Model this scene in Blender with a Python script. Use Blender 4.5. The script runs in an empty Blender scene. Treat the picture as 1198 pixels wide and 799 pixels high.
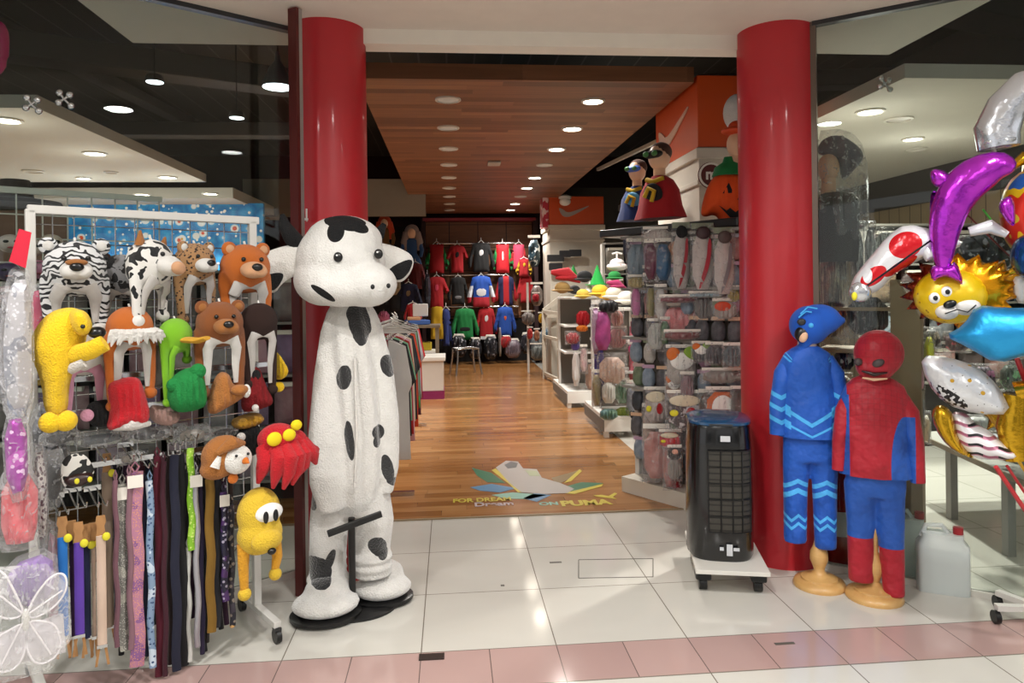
import bpy, math, random
import numpy as np
from mathutils import Vector, Matrix, Euler
C = bpy.context.scene.collection
PI = math.pi
random.seed(7)
# ---------------------------------------------------------------- camera geometry
FPX, PX0, PY0, PHI, CAMH = 836.0, 599.0, 337.0, 0.013, 1.6
TH = math.atan(72/836.0)
FWD = Vector((math.sin(TH), math.cos(TH), 0)); RGT = Vector((math.cos(TH), -math.sin(TH), 0)); UPV = Vector((0, 0, 1))
EYE = Vector((0, 0, CAMH))
def ray(px, py):
    vx, vy = px-PX0, PY0-py
    tx = vx*math.cos(PHI)+vy*math.sin(PHI); ty = -vx*math.sin(PHI)+vy*math.cos(PHI)
    return FWD+RGT*(tx/FPX)+UPV*(ty/FPX)
def at(px, py, d): return EYE+ray(px, py)*d
def onz(px, py, z=0.0):
    r = ray(px, py); return EYE+r*((z-CAMH)/r.z)
def ony(px, py, Y):
    r = ray(px, py); return EYE+r*(Y/r.y)
def onx(px, py, X):
    r = ray(px, py); return EYE+r*(X/r.x)
def onp(px, py, p0, n, off=0.0):
    p0 = Vector(p0); n = Vector(n).normalized(); p = p0+n*off
    r = ray(px, py); return EYE+r*((p-EYE).dot(n)/r.dot(n))
def dep(p): return (Vector(p)-EYE).dot(FWD)
def face_cam(p): return -math.atan2(p[0], p[1])
# ---------------------------------------------------------------- materials
def lin(c):
    if isinstance(c, str):
        c = c.lstrip('#'); c = c if len(c) == 6 else ''.join(q*2 for q in c); c = [int(c[i:i+2], 16)/255 for i in (0, 2, 4)]
        c = [x/12.92 if x <= .04045 else ((x+.055)/1.055)**2.4 for x in c]
    return (c[0], c[1], c[2], 1.0)
class E:
    def __init__(s, nt, v): s.nt = nt; s.v = v
    def op(s, o, *a):
        n = s.nt.nodes.new('ShaderNodeMath'); n.operation = o
        for i, q in enumerate((s,)+a):
            q = q.v if isinstance(q, E) else q
            if isinstance(q, (int, float)): n.inputs[i].default_value = q
            else: s.nt.links.new(q, n.inputs[i])
        return E(s.nt, n.outputs[0])
    def __add__(s, o): return s.op('ADD', o)
    def __radd__(s, o): return s.op('ADD', o)
    def __sub__(s, o): return s.op('SUBTRACT', o)
    def __rsub__(s, o): return E(s.nt, float(o)).op('SUBTRACT', s)
    def __mul__(s, o): return s.op('MULTIPLY', o)
    def __rmul__(s, o): return s.op('MULTIPLY', o)
    def __truediv__(s, o): return s.op('DIVIDE', o)
    def __lt__(s, o): return s.op('LESS_THAN', o)
    def __gt__(s, o): return s.op('GREATER_THAN', o)
    def abs(s): return s.op('ABSOLUTE')
    def floor(s): return s.op('FLOOR')
    def fract(s): return s.op('FRACT')
    def sin(s): return s.op('SINE')
    def sqrt(s): return s.op('SQRT')
    def max(s, o): return s.op('MAXIMUM', o)
    def min(s, o): return s.op('MINIMUM', o)
    def mod(s, o): return s.op('FLOORED_MODULO', o)
class T:
    def __init__(s, m):
        s.m = m; s.nt = m.node_tree; s.b = s.nt.nodes['Principled BSDF']
        tc = s.nt.nodes.new('ShaderNodeTexCoord'); s.co = tc.outputs['Object']
        sp = s.nt.nodes.new('ShaderNodeSeparateXYZ'); s.nt.links.new(s.co, sp.inputs[0])
        s.x, s.y, s.z = [E(s.nt, o) for o in sp.outputs]
    def vec(s, x, y, z):
        n = s.nt.nodes.new('ShaderNodeCombineXYZ')
        for i, q in enumerate((x, y, z)):
            if isinstance(q, E): s.nt.links.new(q.v, n.inputs[i])
            else: n.inputs[i].default_value = q
        return n.outputs[0]
    def noise(s, scale, detail=2, vec=None, dist=0):
        n = s.nt.nodes.new('ShaderNodeTexNoise'); n.inputs['Scale'].default_value = scale; n.inputs['Detail'].default_value = detail
        n.inputs['Distortion'].default_value = dist
        s.nt.links.new(vec or s.co, n.inputs['Vector']); return E(s.nt, n.outputs['Fac'])
    def vor(s, scale, vec=None, feature='F1', out='Distance'):
        n = s.nt.nodes.new('ShaderNodeTexVoronoi'); n.feature = feature; n.inputs['Scale'].default_value = scale
        s.nt.links.new(vec or s.co, n.inputs['Vector'])
        return E(s.nt, n.outputs[out]) if out == 'Distance' else n.outputs[out]
    def white(s, vec):
        n = s.nt.nodes.new('ShaderNodeTexWhiteNoise'); s.nt.links.new(vec, n.inputs['Vector']); return E(s.nt, n.outputs['Value'])
    def mix(s, f, a, b):
        n = s.nt.nodes.new('ShaderNodeMix'); n.data_type = 'RGBA'
        if isinstance(f, E): s.nt.links.new(f.v, n.inputs[0])
        else: n.inputs[0].default_value = f
        for k, q in ((6, a), (7, b)):
            if isinstance(q, (str, tuple, list)): n.inputs[k].default_value = lin(q)
            else: s.nt.links.new(q, n.inputs[k])
        return n.outputs[2]
    def ramp(s, f, stops):
        n = s.nt.nodes.new('ShaderNodeValToRGB'); n.color_ramp.interpolation = 'CONSTANT' if stops[0] == 'c' else 'LINEAR'
        st = [q for q in stops if q != 'c']; el = n.color_ramp.elements
        while len(el) < len(st): el.new(.5)
        for e, (p, c) in zip(el, st): e.position = p; e.color = lin(c)
        s.nt.links.new(f.v, n.inputs[0]); return n.outputs[0]
    def bump(s, h, strength=.3, dist=.01):
        n = s.nt.nodes.new('ShaderNodeBump'); n.inputs['Strength'].default_value = strength; n.inputs['Distance'].default_value = dist
        s.nt.links.new(h.v, n.inputs['Height']); s.nt.links.new(n.outputs[0], s.b.inputs['Normal'])
    def ell(s, cx, cz, rx, rz, ang=0, n=None, amp=.25):        # 1 inside an ellipse in the x-z plane
        dx, dz = s.x-cx, s.z-cz; c, q = math.cos(ang), math.sin(ang)
        a = (dx*c+dz*q)/rx; b = (dz*c-dx*q)/rz
        r = a*a+b*b
        if n is not None: r = r+(n-.5)*amp*4
        return r < 1.0
MATS = {}
def mat(name, col, rough=.6, metal=0., fn=None, bump=None, sheen=0, emit=None, spec=None, coat=0, trans=0, ior=None):
    if name in MATS: return MATS[name]
    m = bpy.data.materials.new(name); m.use_nodes = True; MATS[name] = m
    t = T(m); b = t.b
    c = fn(t) if fn else t.mix((t.noise(9, 2)-.5)*.5+.25, col, tuple(x*.82 for x in lin(col)[:3]))
    t.nt.links.new(c, b.inputs['Base Color'])
    b.inputs['Roughness'].default_value = rough; b.inputs['Metallic'].default_value = metal
    if sheen: b.inputs['Sheen Weight'].default_value = sheen; b.inputs['Sheen Roughness'].default_value = .5
    if spec is not None: b.inputs['Specular IOR Level'].default_value = spec
    if coat: b.inputs['Coat Weight'].default_value = coat; b.inputs['Coat Roughness'].default_value = .08
    if trans: b.inputs['Transmission Weight'].default_value = trans
    if ior: b.inputs['IOR'].default_value = ior
    if bump: t.bump(t.noise(bump[0], 3) if len(bump) < 4 else t.noise(bump[0], 2)*.5+t.noise(bump[3], 4)*.5, bump[1], bump[2])
    if emit: b.inputs['Emission Color'].default_value = lin(emit[0]); b.inputs['Emission Strength'].default_value = emit[1]
    return m
def fab(name, col, s=60): return mat(name, col, .85, sheen=.1, bump=(s, .35, .004))
def plush(name, col, fn=None): return mat(name, col, .95, sheen=.12 if sum(lin(col)[:3]) > .35 else 0, bump=(22, .55, .05, 160), fn=fn)
def foil(name, col, fn=None, rough=.2): return mat(name, col, rough, metal=.8, bump=(7, .35, .03, 16), fn=fn)
def plas(name, col, rough=.35): return mat(name, col, rough)
def film(name, col='#ffffff', op=.35, rough=.1, bs=25):   # clear plastic film: part see-through, part glossy
    if name in MATS: return MATS[name]
    m = bpy.data.materials.new(name); m.use_nodes = True; MATS[name] = m; t = T(m); nt = t.nt
    tr = nt.nodes.new('ShaderNodeBsdfTransparent'); mx = nt.nodes.new('ShaderNodeMixShader'); out = nt.nodes['Material Output']
    t.b.inputs['Base Color'].default_value = lin(col); t.b.inputs['Roughness'].default_value = rough
    lw = nt.nodes.new('ShaderNodeLayerWeight'); lw.inputs[0].default_value = .35
    if bs:
        h = t.noise(bs, 3, dist=1.2); t.bump(h, .9, .03)
        f = (E(nt, lw.outputs[1])*.3+op*.25)+(h > .6)*.22
    else: f = E(nt, lw.outputs[1])*.35+op
    nt.links.new(f.min(1).v, mx.inputs[0]); nt.links.new(tr.outputs[0], mx.inputs[1]); nt.links.new(t.b.outputs[0], mx.inputs[2])
    nt.links.new(mx.outputs[0], out.inputs[0]); return m
def glass(name, tint='#f4f8f6', base=.05):
    if name in MATS: return MATS[name]
    m = bpy.data.materials.new(name); m.use_nodes = True; MATS[name] = m; nt = m.node_tree; nt.nodes.clear()
    out = nt.nodes.new('ShaderNodeOutputMaterial'); tr = nt.nodes.new('ShaderNodeBsdfTransparent'); gl = nt.nodes.new('ShaderNodeBsdfGlossy')
    gl.inputs['Roughness'].default_value = .0; tr.inputs[0].default_value = lin(tint); mx = nt.nodes.new('ShaderNodeMixShader')
    fr = nt.nodes.new('ShaderNodeFresnel'); fr.inputs[0].default_value = 1.5
    e = E(nt, fr.outputs[0])*.6+base; nt.links.new(e.v, mx.inputs[0]); nt.links.new(tr.outputs[0], mx.inputs[1]); nt.links.new(gl.outputs[0], mx.inputs[2])
    nt.links.new(mx.outputs[0], out.inputs[0]); return m
# ---------------------------------------------------------------- mesh builder
def rotm(rx=0, ry=0, rz=0): return Euler((rx, ry, rz)).to_matrix().to_4x4()
class MB:
    def __init__(s): s.v = []; s.f = []; s.m = []
    def add(s, vs, fs, mi=0, M=None):
        o = len(s.v)
        for p in vs:
            p = Vector(p); s.v.append(tuple(M @ p if M else p))
        for f in fs: s.f.append(tuple(i+o for i in f)); s.m.append(mi)
        return s
    def box(s, c, sz, mi=0, M=None, rz=0):
        x, y, z = sz[0]/2, sz[1]/2, sz[2]/2
        L = Matrix.Translation(c) @ rotm(0, 0, rz)
        L = M @ L if M else L
        return s.add([(a*x, b*y, d*z) for a in (-1, 1) for b in (-1, 1) for d in (-1, 1)], [(0, 1, 3, 2), (4, 6, 7, 5), (0, 4, 5, 1), (2, 3, 7, 6), (0, 2, 6, 4), (1, 5, 7, 3)], mi, L)
    def ell(s, c, r, mi=0, R=None, seg=18, ring=12, M=None):
        if isinstance(r, (int, float)): r = (r, r, r)
        L = Matrix.Translation(c) @ (R or Matrix.Identity(4)) @ Matrix.Diagonal((r[0], r[1], r[2], 1))
        L = M @ L if M else L
        vs = [(0, 0, 1)]+[(math.sin(PI*i/ring)*math.cos(2*PI*j/seg), math.sin(PI*i/ring)*math.sin(2*PI*j/seg), math.cos(PI*i/ring)) for i in range(1, ring) for j in range(seg)]+[(0, 0, -1)]
        fs = [(0, 1+j, 1+(j+1) % seg) for j in range(seg)]
        for i in range(ring-2):
            for j in range(seg):
                a = 1+i*seg+j; b = 1+i*seg+(j+1) % seg; fs.append((a, a+seg, b+seg, b))
        n = len(vs)-1; o = 1+(ring-2)*seg
        fs += [(n, o+(j+1) % seg, o+j) for j in range(seg)]
        return s.add(vs, fs, mi, L)
    def loft(s, rings, mi=0, caps=True, closed=True, M=None):
        n = len(rings[0]); vs = [p for r in rings for p in r]; fs = []
        for i in range(len(rings)-1):
            for j in range(n if closed else n-1):
                a = i*n+j; b = i*n+(j+1) % n; fs.append((a, b, b+n, a+n))
        if caps and closed: fs += [tuple(reversed(range(n))), tuple(range((len(rings)-1)*n, len(rings)*n))]
        return s.add(vs, fs, mi, M)
    def tube(s, pts, r, mi=0, seg=10, flat=1.0, M=None, up=(0, 1, 0), caps=True):   # flat squeezes along `up`
        pts = [Vector(p) for p in pts]; n = len(pts)
        if isinstance(r, (int, float)): r = [r]*n
        rings = []
        for i in range(n):
            t = (pts[min(i+1, n-1)]-pts[max(i-1, 0)]).normalized(); u = Vector(up)
            if abs(t.dot(u)) > .95: u = Vector((1, 0, 0)) if abs(t.x) < .9 else Vector((0, 0, 1))
            a = t.cross(u).normalized(); b = a.cross(t).normalized()
            rings.append([pts[i]+a*(r[i]*math.cos(2*PI*k/seg))+b*(r[i]*flat*math.sin(2*PI*k/seg)) for k in range(seg)])
        return s.loft(rings, mi, caps, M=M)
    def cyl(s, p0, p1, r0, r1=None, mi=0, seg=16): return s.tube([p0, p1], [r0, r0 if r1 is None else r1], mi, seg)
    def bar(s, p0, p1, w, h=None, mi=0):
        return s.tube([p0, p1], [w*.7071, w*.7071], mi, 4, flat=(h or w)/w) if False else s._bar(p0, p1, w, h or w, mi)
    def _bar(s, p0, p1, w, h, mi):
        p0, p1 = Vector(p0), Vector(p1); t = (p1-p0).normalized(); u = Vector((0, 0, 1))
        if abs(t.z) > .95: u = Vector((0, 1, 0))
        a = t.cross(u).normalized(); b = a.cross(t).normalized()
        R = lambda p: [p+a*w/2+b*h/2, p-a*w/2+b*h/2, p-a*w/2-b*h/2, p+a*w/2-b*h/2]
        return s.loft([R(p0), R(p1)], mi)
    def lathe(s, prof, c=(0, 0, 0), mi=0, seg=28, caps=True):
        return s.loft([[(c[0]+r*math.cos(2*PI*k/seg), c[1]+r*math.sin(2*PI*k/seg), c[2]+z) for k in range(seg)] for r, z in prof], mi, caps)
    def poly(s, pts, th, mi=0, M=None, top=None):   # outline in x-z, front toward -y
        n = len(pts); vs = [(x, -th/2, z) for x, z in pts]+[(x, th/2, z) for x, z in pts]
        s.add(vs, [tuple(range(n))], mi if top is None else top, M)
        s.add(vs, [tuple(reversed(range(n, 2*n)))]+[(i, i+n, (i+1) % n+n, (i+1) % n) for i in range(n)], mi, M)
        return s
    def puff(s, pts, th, n=30, mi=0, M=None, R=None, back=1.0, p=2.0, hf=None, wr=0):   # inflated outline (x-z), thickness along y
        vs, fs, d, bnd = gridfill(pts, n)
        Rm = R or d.max()+1e-6; q = np.clip(d/Rm, 0, 1); h = th*(1-(1-q)**p)**(1/p)
        if wr: h = h*(1+wr*np.sin(vs[:, 0]*40/(np.ptp(vs[:, 0])+.01)+2*np.sin(vs[:, 1]*7)))
        h0 = hf(vs[:, 0], vs[:, 1]) if hf else 0*h
        N = len(vs)
        V = [(a, b0-c, z) for (a, z), c, b0 in zip(vs, h, h0)]
        if back: V += [(a, b0+c*back, z) for (a, z), c, b0 in zip(vs, h, h0)]
        bm = {i: (i if i in bnd else i+N) for i in range(N)}
        F = [tuple(f) for f in fs]
        if back: F += [tuple(bm[i] for i in reversed(f)) for f in fs]
        return s.add(V, F, mi, M)
    def build(s, name, mats, parent=None, smooth=True, remesh=0, sm=0, loc=None, rot=None, scale=None, bevel=0, subs=0):
        me = bpy.data.meshes.new(name); me.from_pydata(s.v, [], s.f)
        if not isinstance(mats, (list, tuple)): mats = [mats]
        for m in mats: me.materials.append(m)
        me.polygons.foreach_set('material_index', s.m if len(s.m) == len(me.polygons) else [0]*len(me.polygons))
        if smooth: me.polygons.foreach_set('use_smooth', [True]*len(me.polygons))
        me.update(); me.validate()
        import bmesh
        b = bmesh.new(); b.from_mesh(me); bmesh.ops.delete(b, geom=[v for v in b.verts if not v.link_faces], context='VERTS')
        if not remesh and bevel >= 0: bmesh.ops.recalc_face_normals(b, faces=b.faces)
        b.to_mesh(me); b.free()
        o = bpy.data.objects.new(name, me); C.objects.link(o)
        if parent: o.parent = parent
        if loc is not None: o.location = loc
        if rot is not None: o.rotation_euler = rot if isinstance(rot, (tuple, list)) else (0, 0, rot)
        if scale is not None: o.scale = scale if isinstance(scale, (tuple, list)) else (scale,)*3
        if remesh:
            k = o.modifiers.new('r', 'REMESH'); k.mode = 'VOXEL'; k.voxel_size = remesh; k.use_smooth_shade = True
        if sm: k = o.modifiers.new('s', 'SMOOTH'); k.iterations = sm; k.factor = .6
        if bevel > 0: k = o.modifiers.new('b', 'BEVEL'); k.width = bevel; k.segments = 2; k.limit_method = 'ANGLE'
        if subs: k = o.modifiers.new('u', 'SUBSURF'); k.levels = subs; k.render_levels = subs
        if smooth and not remesh and bevel <= 0:
            try: me.set_sharp_from_angle(angle=math.radians(50))
            except Exception: pass
        return o
def gridfill(pts, n):
    P = np.array(pts, float); mn, mx = P.min(0), P.max(0); st = max(mx-mn)/n
    nx = max(2, int(math.ceil((mx[0]-mn[0])/st))); nz = max(2, int(math.ceil((mx[1]-mn[1])/st)))
    X = np.linspace(mn[0], mx[0], nx+1); Z = np.linspace(mn[1], mx[1], nz+1)
    def inside(q):
        r = np.zeros(len(q), bool)
        for i in range(len(P)):
            a, b = P[i], P[(i+1) % len(P)]
            c = ((a[1] > q[:, 1]) != (b[1] > q[:, 1]))
            with np.errstate(divide='ignore', invalid='ignore'):
                xx = (b[0]-a[0])*(q[:, 1]-a[1])/(b[1]-a[1]+1e-12)+a[0]
            r ^= c & (q[:, 0] < xx)
        return r
    cc = np.array([((X[i]+X[i+1])/2, (Z[j]+Z[j+1])/2) for j in range(nz) for i in range(nx)])
    ins = inside(cc); vid = {}; vs = []; fs = []; cnt = {}
    for k in np.nonzero(ins)[0]:
        j, i = divmod(int(k), nx); f = []
        for a, b in ((i, j), (i+1, j), (i+1, j+1), (i, j+1)):
            if (a, b) not in vid: vid[(a, b)] = len(vs); vs.append((X[a], Z[b]))
            f.append(vid[(a, b)]); cnt[f[-1]] = cnt.get(f[-1], 0)+1
        fs.append(f)
    if not vs: vs = [tuple(p) for p in P[:3]]; return np.array(vs), [[0, 1, 2]], np.zeros(3), {0, 1, 2}
    vs = np.array(vs); bnd = {i for i, c in cnt.items() if c < 4}
    def near(q):
        best = np.full(len(q), 1e9); bp = np.zeros_like(q)
        for i in range(len(P)):
            a, b = P[i], P[(i+1) % len(P)]; ab = b-a; t = np.clip(((q-a)@ab)/(ab@ab+1e-12), 0, 1)
            pr = a+t[:, None]*ab; dd = np.hypot(*(q-pr).T); k = dd < best; best[k] = dd[k]; bp[k] = pr[k]
        return best, bp
    d, npnt = near(vs); bi = np.array(sorted(bnd)); vs[bi] = npnt[bi]; d[bi] = 0
    used = set()
    for i in range(len(P)):
        a, b, c = P[i-1], P[i], P[(i+1) % len(P)]; u, w = a-b, c-b
        if (u@w)/(np.hypot(*u)*np.hypot(*w)+1e-12) > -.75:
            dd = np.hypot(*(vs[bi]-b).T); k = int(bi[dd.argmin()])
            if dd.min() < st*1.3 and k not in used: vs[k] = b; used.add(k)
    ins2 = ~inside(vs); 
    return vs, fs, d, bnd
# ---------------------------------------------------------------- things
def tag(o, label=None, cat=None, group=None, kind=None):
    if label: o['label'] = label
    if cat: o['category'] = cat
    if group: o['group'] = group
    if kind: o['kind'] = kind
    return o
def thing(name, label, cat, loc=(0, 0, 0), rz=0, group=None, scale=1, rot=None):
    o = bpy.data.objects.new(name, None); C.objects.link(o); o.location = loc; o.rotation_euler = rot or (0, 0, rz); o.scale = (scale,)*3
    o.empty_display_size = .05
    return tag(o, label, cat, group)
def struct(name, mb, m, smooth=False, **k): return tag(mb.build(name, m, smooth=smooth, **k), kind='structure')
def kids(o): return [c for c in list(o.children)]
def dup(root, loc=None, rz=None, label=None, scale=None, mats=None):
    r = root.copy(); C.objects.link(r)
    if loc is not None: r.location = loc
    if rz is not None: r.rotation_euler = (0, 0, rz)
    if scale is not None: r.scale = (scale,)*3
    if label: r['label'] = label
    for ch in kids(root):
        c = ch.copy(); C.objects.link(c); c.parent = r
        for g in kids(ch):
            d = g.copy(); C.objects.link(d); d.parent = c
    return r
def txt(name, s, size, m, parent, loc, rot=(PI/2, 0, 0), ext=.001, align='CENTER', shear=0, sx=1, bold=0):
    cu = bpy.data.curves.new(name, 'FONT'); cu.body = s; cu.size = size; cu.extrude = ext; cu.align_x = align; cu.align_y = 'CENTER'; cu.shear = shear; cu.offset = bold
    cu.materials.append(m); q = bpy.data.objects.new(name+'_curve', cu); C.objects.link(q); bpy.context.view_layer.update()
    me = bpy.data.meshes.new_from_object(q.evaluated_get(bpy.context.evaluated_depsgraph_get())); bpy.data.objects.remove(q); o = bpy.data.objects.new(name, me); C.objects.link(o); o.parent = parent; o.location = loc; o.rotation_euler = rot; o.scale = (sx, 1, 1); return o
def disc(cx, cz, rx, rz=None, n=20, a0=0): return [(cx+rx*math.cos(2*PI*i/n+a0), cz+(rz or rx)*math.sin(2*PI*i/n+a0)) for i in range(n)]
def smooth_poly(pts, it=2):
    for _ in range(it):
        q = []
        for i in range(len(pts)):
            a, b = pts[i], pts[(i+1) % len(pts)]
            q += [(a[0]*.75+b[0]*.25, a[1]*.75+b[1]*.25), (a[0]*.25+b[0]*.75, a[1]*.25+b[1]*.75)]
        pts = q
    return pts
SWOOSH = smooth_poly([(-.5, .1), (-.42, -.12), (-.3, -.2), (-.1, -.17), (.55, .2), (-.08, -.04), (-.26, -.06), (-.34, .02)], 2)
# common materials
WHITE = plas('white_paint', '#e8e6e0'); BLACK = plas('black_plastic', '#0c0c0d'); CHROME = mat('chrome', '#c8c8c8', .2, 1.0)
DARK = plas('dark_grey', '#2a2a2c'); NOSE = plas('nose_black', '#0b0b0c', .3); EYEW = plas('eye_white', '#f0f0ee', .3)
CLEAR = film('clear_film'); HAZE = film('hazy_film', '#e8e8e8', .5); SKIN = mat('mannequin_skin', '#e3b896', .45)
WOODP = mat('pale_wood', '#d6ab6d', .35, fn=lambda t: t.mix(t.noise(6, 3, t.vec(t.x*1, t.y*1, t.z*6), 1), '#b98547', '#dfb878'), coat=.3)
# ================================================================ camera, world
cam = bpy.data.cameras.new('camera'); co = bpy.data.objects.new('camera', cam); C.objects.link(co)
cx = RGT*math.cos(PHI)-UPV*math.sin(PHI); cy = RGT*math.sin(PHI)+UPV*math.cos(PHI); cz = -FWD
co.matrix_world = Matrix(((cx.x, cy.x, cz.x, 0), (cx.y, cy.y, cz.y, 0), (cx.z, cy.z, cz.z, CAMH), (0, 0, 0, 1)))
cam.sensor_width = 36; cam.lens = FPX/1198*36; cam.shift_y = -(399.5-PY0)/1198; cam.clip_start = .05
bpy.context.scene.camera = co
sc = bpy.context.scene
sc.view_settings.view_transform = 'Standard'; sc.view_settings.look = 'None'; sc.view_settings.exposure = 0.08; sc.view_settings.gamma = 1; sc.view_settings.use_curve_mapping = False
w = bpy.data.worlds.new('mall'); sc.world = w; w.use_nodes = True
w.node_tree.nodes['Background'].inputs[0].default_value = lin('#fbfbfd'); w.node_tree.nodes['Background'].inputs[1].default_value = 1.0
# ================================================================ floors
def tilefn(t):
    gx = ((t.x+.149)/.6); gy = ((t.y-3.17)/.6)
    jx = (gx.fract()-.5).abs() > .4955; jy = (gy.fract()-.5).abs() > .4955
    pid = t.white(t.vec(gx.floor(), gy.floor(), 0))
    n = t.noise(.9, 3, t.vec(t.x+pid*7, t.y*2.5, pid*9), 1.2)
    base = t.mix(n, '#c3c0b7', '#d2d0c8'); base = t.mix(pid*.25, base, '#bdb9b0')
    px = (((t.x+.149)/.3).fract()-.5).abs() > .4925
    inp = (t.y > 2.872)*(t.y < 3.17)
    pn = t.white(t.vec(((t.x+.149)/.3).floor(), 3, 0))
    pk = t.mix(pn*.6+t.noise(4, 3)*.4, '#b79b95', '#a98d88')
    pk = t.mix(px, pk, '#6d5f5a'); c = t.mix(inp, base, pk)
    j = jx.max(jy)*(1-inp); j = j.max(((t.y-2.872).abs() < .004)); j = j.max(((t.y-3.17).abs() < .003))
    c = t.mix(j, c, '#7d766c')
    t.nt.links.new((t.noise(3, 4)*.08+.05).v, t.b.inputs['Roughness']); return c
FT = mat('floor_tile', '#ccc', .1, fn=tilefn, spec=.6)
struct('floor', MB().box((0, 6, -.05), (22, 26, .1)), FT)
def woodfn(t):
    row = (t.y/.11).floor(); off = t.white(t.vec(row, 1, 0))*3; col = ((t.x+off)/1.1).floor(); pid = t.white(t.vec(row, col, 5))
    g = t.noise(1, 5, t.vec(t.x*1.6+pid*30, t.y*26+pid*9, 0), .8)
    c = t.ramp(pid*.38+g*.62, [(0, '#6a4324'), (.35, '#86592f'), (.6, '#9c6e42'), (1, '#bd9664')])
    j = ((t.y/.11).fract() > .97).max(((t.x+off)/1.1).fract() > .996)
    return t.mix(j*.35, c, '#2e190c')
FW = mat('floor_wood', '#8b5a30', .22, fn=woodfn, spec=.5)
struct('floor_wood', MB().box((-1.6, 10.35, .002), (6.7, 10.7, .006)), FW)
struct('trim_threshold', MB().box((-1.6, 4.995, .004), (6.7, .02, .008)), plas('brass_strip', '#8d7a5c', .35))
# ================================================================ entrance soffit
SOF = mat('soffit_paint', '#dcd0c4', .8); SOFI = mat('soffit_inner', '#c9c6bd', .8); DK = mat('plenum_dark', '#2c2c2c', .95)
GL = Vector((-.858, 4.13, 0)); GLd = Vector((-math.cos(math.radians(35)), -math.sin(math.radians(35)), 0))
GR = Vector((2.06, 3.88, 0)); GRd = Vector((math.cos(math.radians(37)), -math.sin(math.radians(37)), 0))
def slab(poly, z0, z1): 
    n = len(poly); return MB().add([(x, y, z0) for x, y in poly]+[(x, y, z1) for x, y in poly], [tuple(reversed(range(n))), tuple(range(n, 2*n))]+[(i, (i+1) % n, (i+1) % n+n, i+n) for i in range(n)])
eL = GL+GLd*6; eR = GR+GRd*6
struct('ceiling_mall', slab([(eL.x, eL.y), (eL.x, -3.5), (eR.x, -3.5), (eR.x, eR.y), (GR.x, GR.y), (GR.x-.05, 4.1), (GL.x+.05, 4.15), (GL.x, GL.y)], 3.08, 3.2), SOF)
struct('ceiling_entrance', slab([(-1.86, 3.0), (2.86, 3.0), (2.86, 4.42), (-1.86, 4.42)], 3.085, 3.16), SOFI)
struct('trim_header', MB().box((.6, 4.17, 3.04), (2.9, .14, .09)), mat('header_paint', '#e6ddd0', .7))
struct('trim_channel_left', MB().bar((GL.x, GL.y, 3.07), (eL.x, eL.y, 3.07), .05, .03), DARK)
struct('trim_channel_right', MB().bar((GR.x, GR.y, 3.07), (eR.x, eR.y, 3.07), .05, .03), DARK)
# columns
ALU = mat('aluminium', '#a9a9a6', .35, .7)
RED = mat('column_red', '#b81f29', .42, spec=.5, coat=.15)
for nm, cxx, cyy, r in (('trim_column_left', -.68, 4.15, .213), ('trim_column_right', 1.926, 4.06, .219)):
    struct(nm, MB().lathe([(r, 0), (r, 3.12)], (cxx, cyy, 0), seg=64), RED, smooth=True)
jq = at(348, 400, 3.72); struct('trim_jamb_left_2', MB().box((jq.x, jq.y, 1.54), (.058, .02, 3.06), rz=-.6), mat('jamb_red_reflect', '#5e2422', .25, .3)); jq = at(355.5, 400, 3.73)  # dark red reflection on the jamb is put into the strip's colour
struct('trim_jamb_left_3', MB().box((jq.x, jq.y, 1.54), (.008, .025, 3.06), rz=-.6), ALU)
# glass walls with base track and jamb
GM = glass('shop_glass', '#eef3f0', .0); 
for nm, a, d in (('left', GL, GLd), ('right', GR, GRd)):
    b = a+d*5.2; n = Vector((-d.y, d.x, 0))
    struct('window_glass_'+nm, MB().bar((a.x, a.y, 1.555), (b.x, b.y, 1.555), .01, 3.05), GM)
    struct('trim_track_'+nm, MB().bar((a.x, a.y, .015), (b.x, b.y, .015), .05, .03), mat('track_white', '#c9c6bd', .4))
    struct('trim_jamb_'+nm, MB().box((a.x, a.y, 1.55), (.035, .035, 3.06), rz=math.atan2(d.y, d.x)), mat('jamb', '#6b5c52', .35, .4))
    q = a+d*1.42
    struct('trim_joint_'+nm, MB().box((q.x, q.y, 1.55), (.012, .014, 3.05), rz=math.atan2(d.y, d.x)), mat('joint', '#b9bdbb', .3))
# ================================================================ shop shell
struct('wall_back', MB().box((0, 15.75, 2.25), (14, .1, 4.7)), mat('back_red', '#26090b', .8))
struct('wall_left', MB().box((-6.9, 9, 2.2), (.1, 14, 4.6)), mat('wall_grey', '#4a4644', .8))
def slatfn(t): return t.mix(((t.y/.22).fract() > .94), t.mix(t.noise(2), '#9c8b70', '#8a7a62'), '#4f463a')
struct('wall_right', MB().box((6.0, 8.5, 1.3), (.1, 14, 2.6)), mat('slat_wall', '#998866', .7, fn=slatfn))
struct('wall_right_upper', MB().box((5.95, 8.5, 3.6), (.14, 14, 2.0)), mat('slate_band', '#3c3a38', .8))
def duct(t): return t.mix(((t.x/.35).fract() > .93), t.mix(t.noise(1.5, 3), '#2b2c2c', '#3c3c3b'), '#4c4b4a')
struct('ceiling_shop', MB().box((0, 9.5, 4.55), (14, 12.6, .1)), mat('dark_deck', '#1b1b1b', .95, fn=duct))
struct('wall_upper_left', MB().box((-4.5, 3.4, 3.85), (6, .1, 1.4)), DK); struct('wall_upper_right', MB().box((5, 3.2, 3.85), (4.4, .1, 1.4)), DK)
struct('wall_upper_middle', MB().box((.6, 4.45, 3.95), (5, .06, 1.5)), DK)
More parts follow.
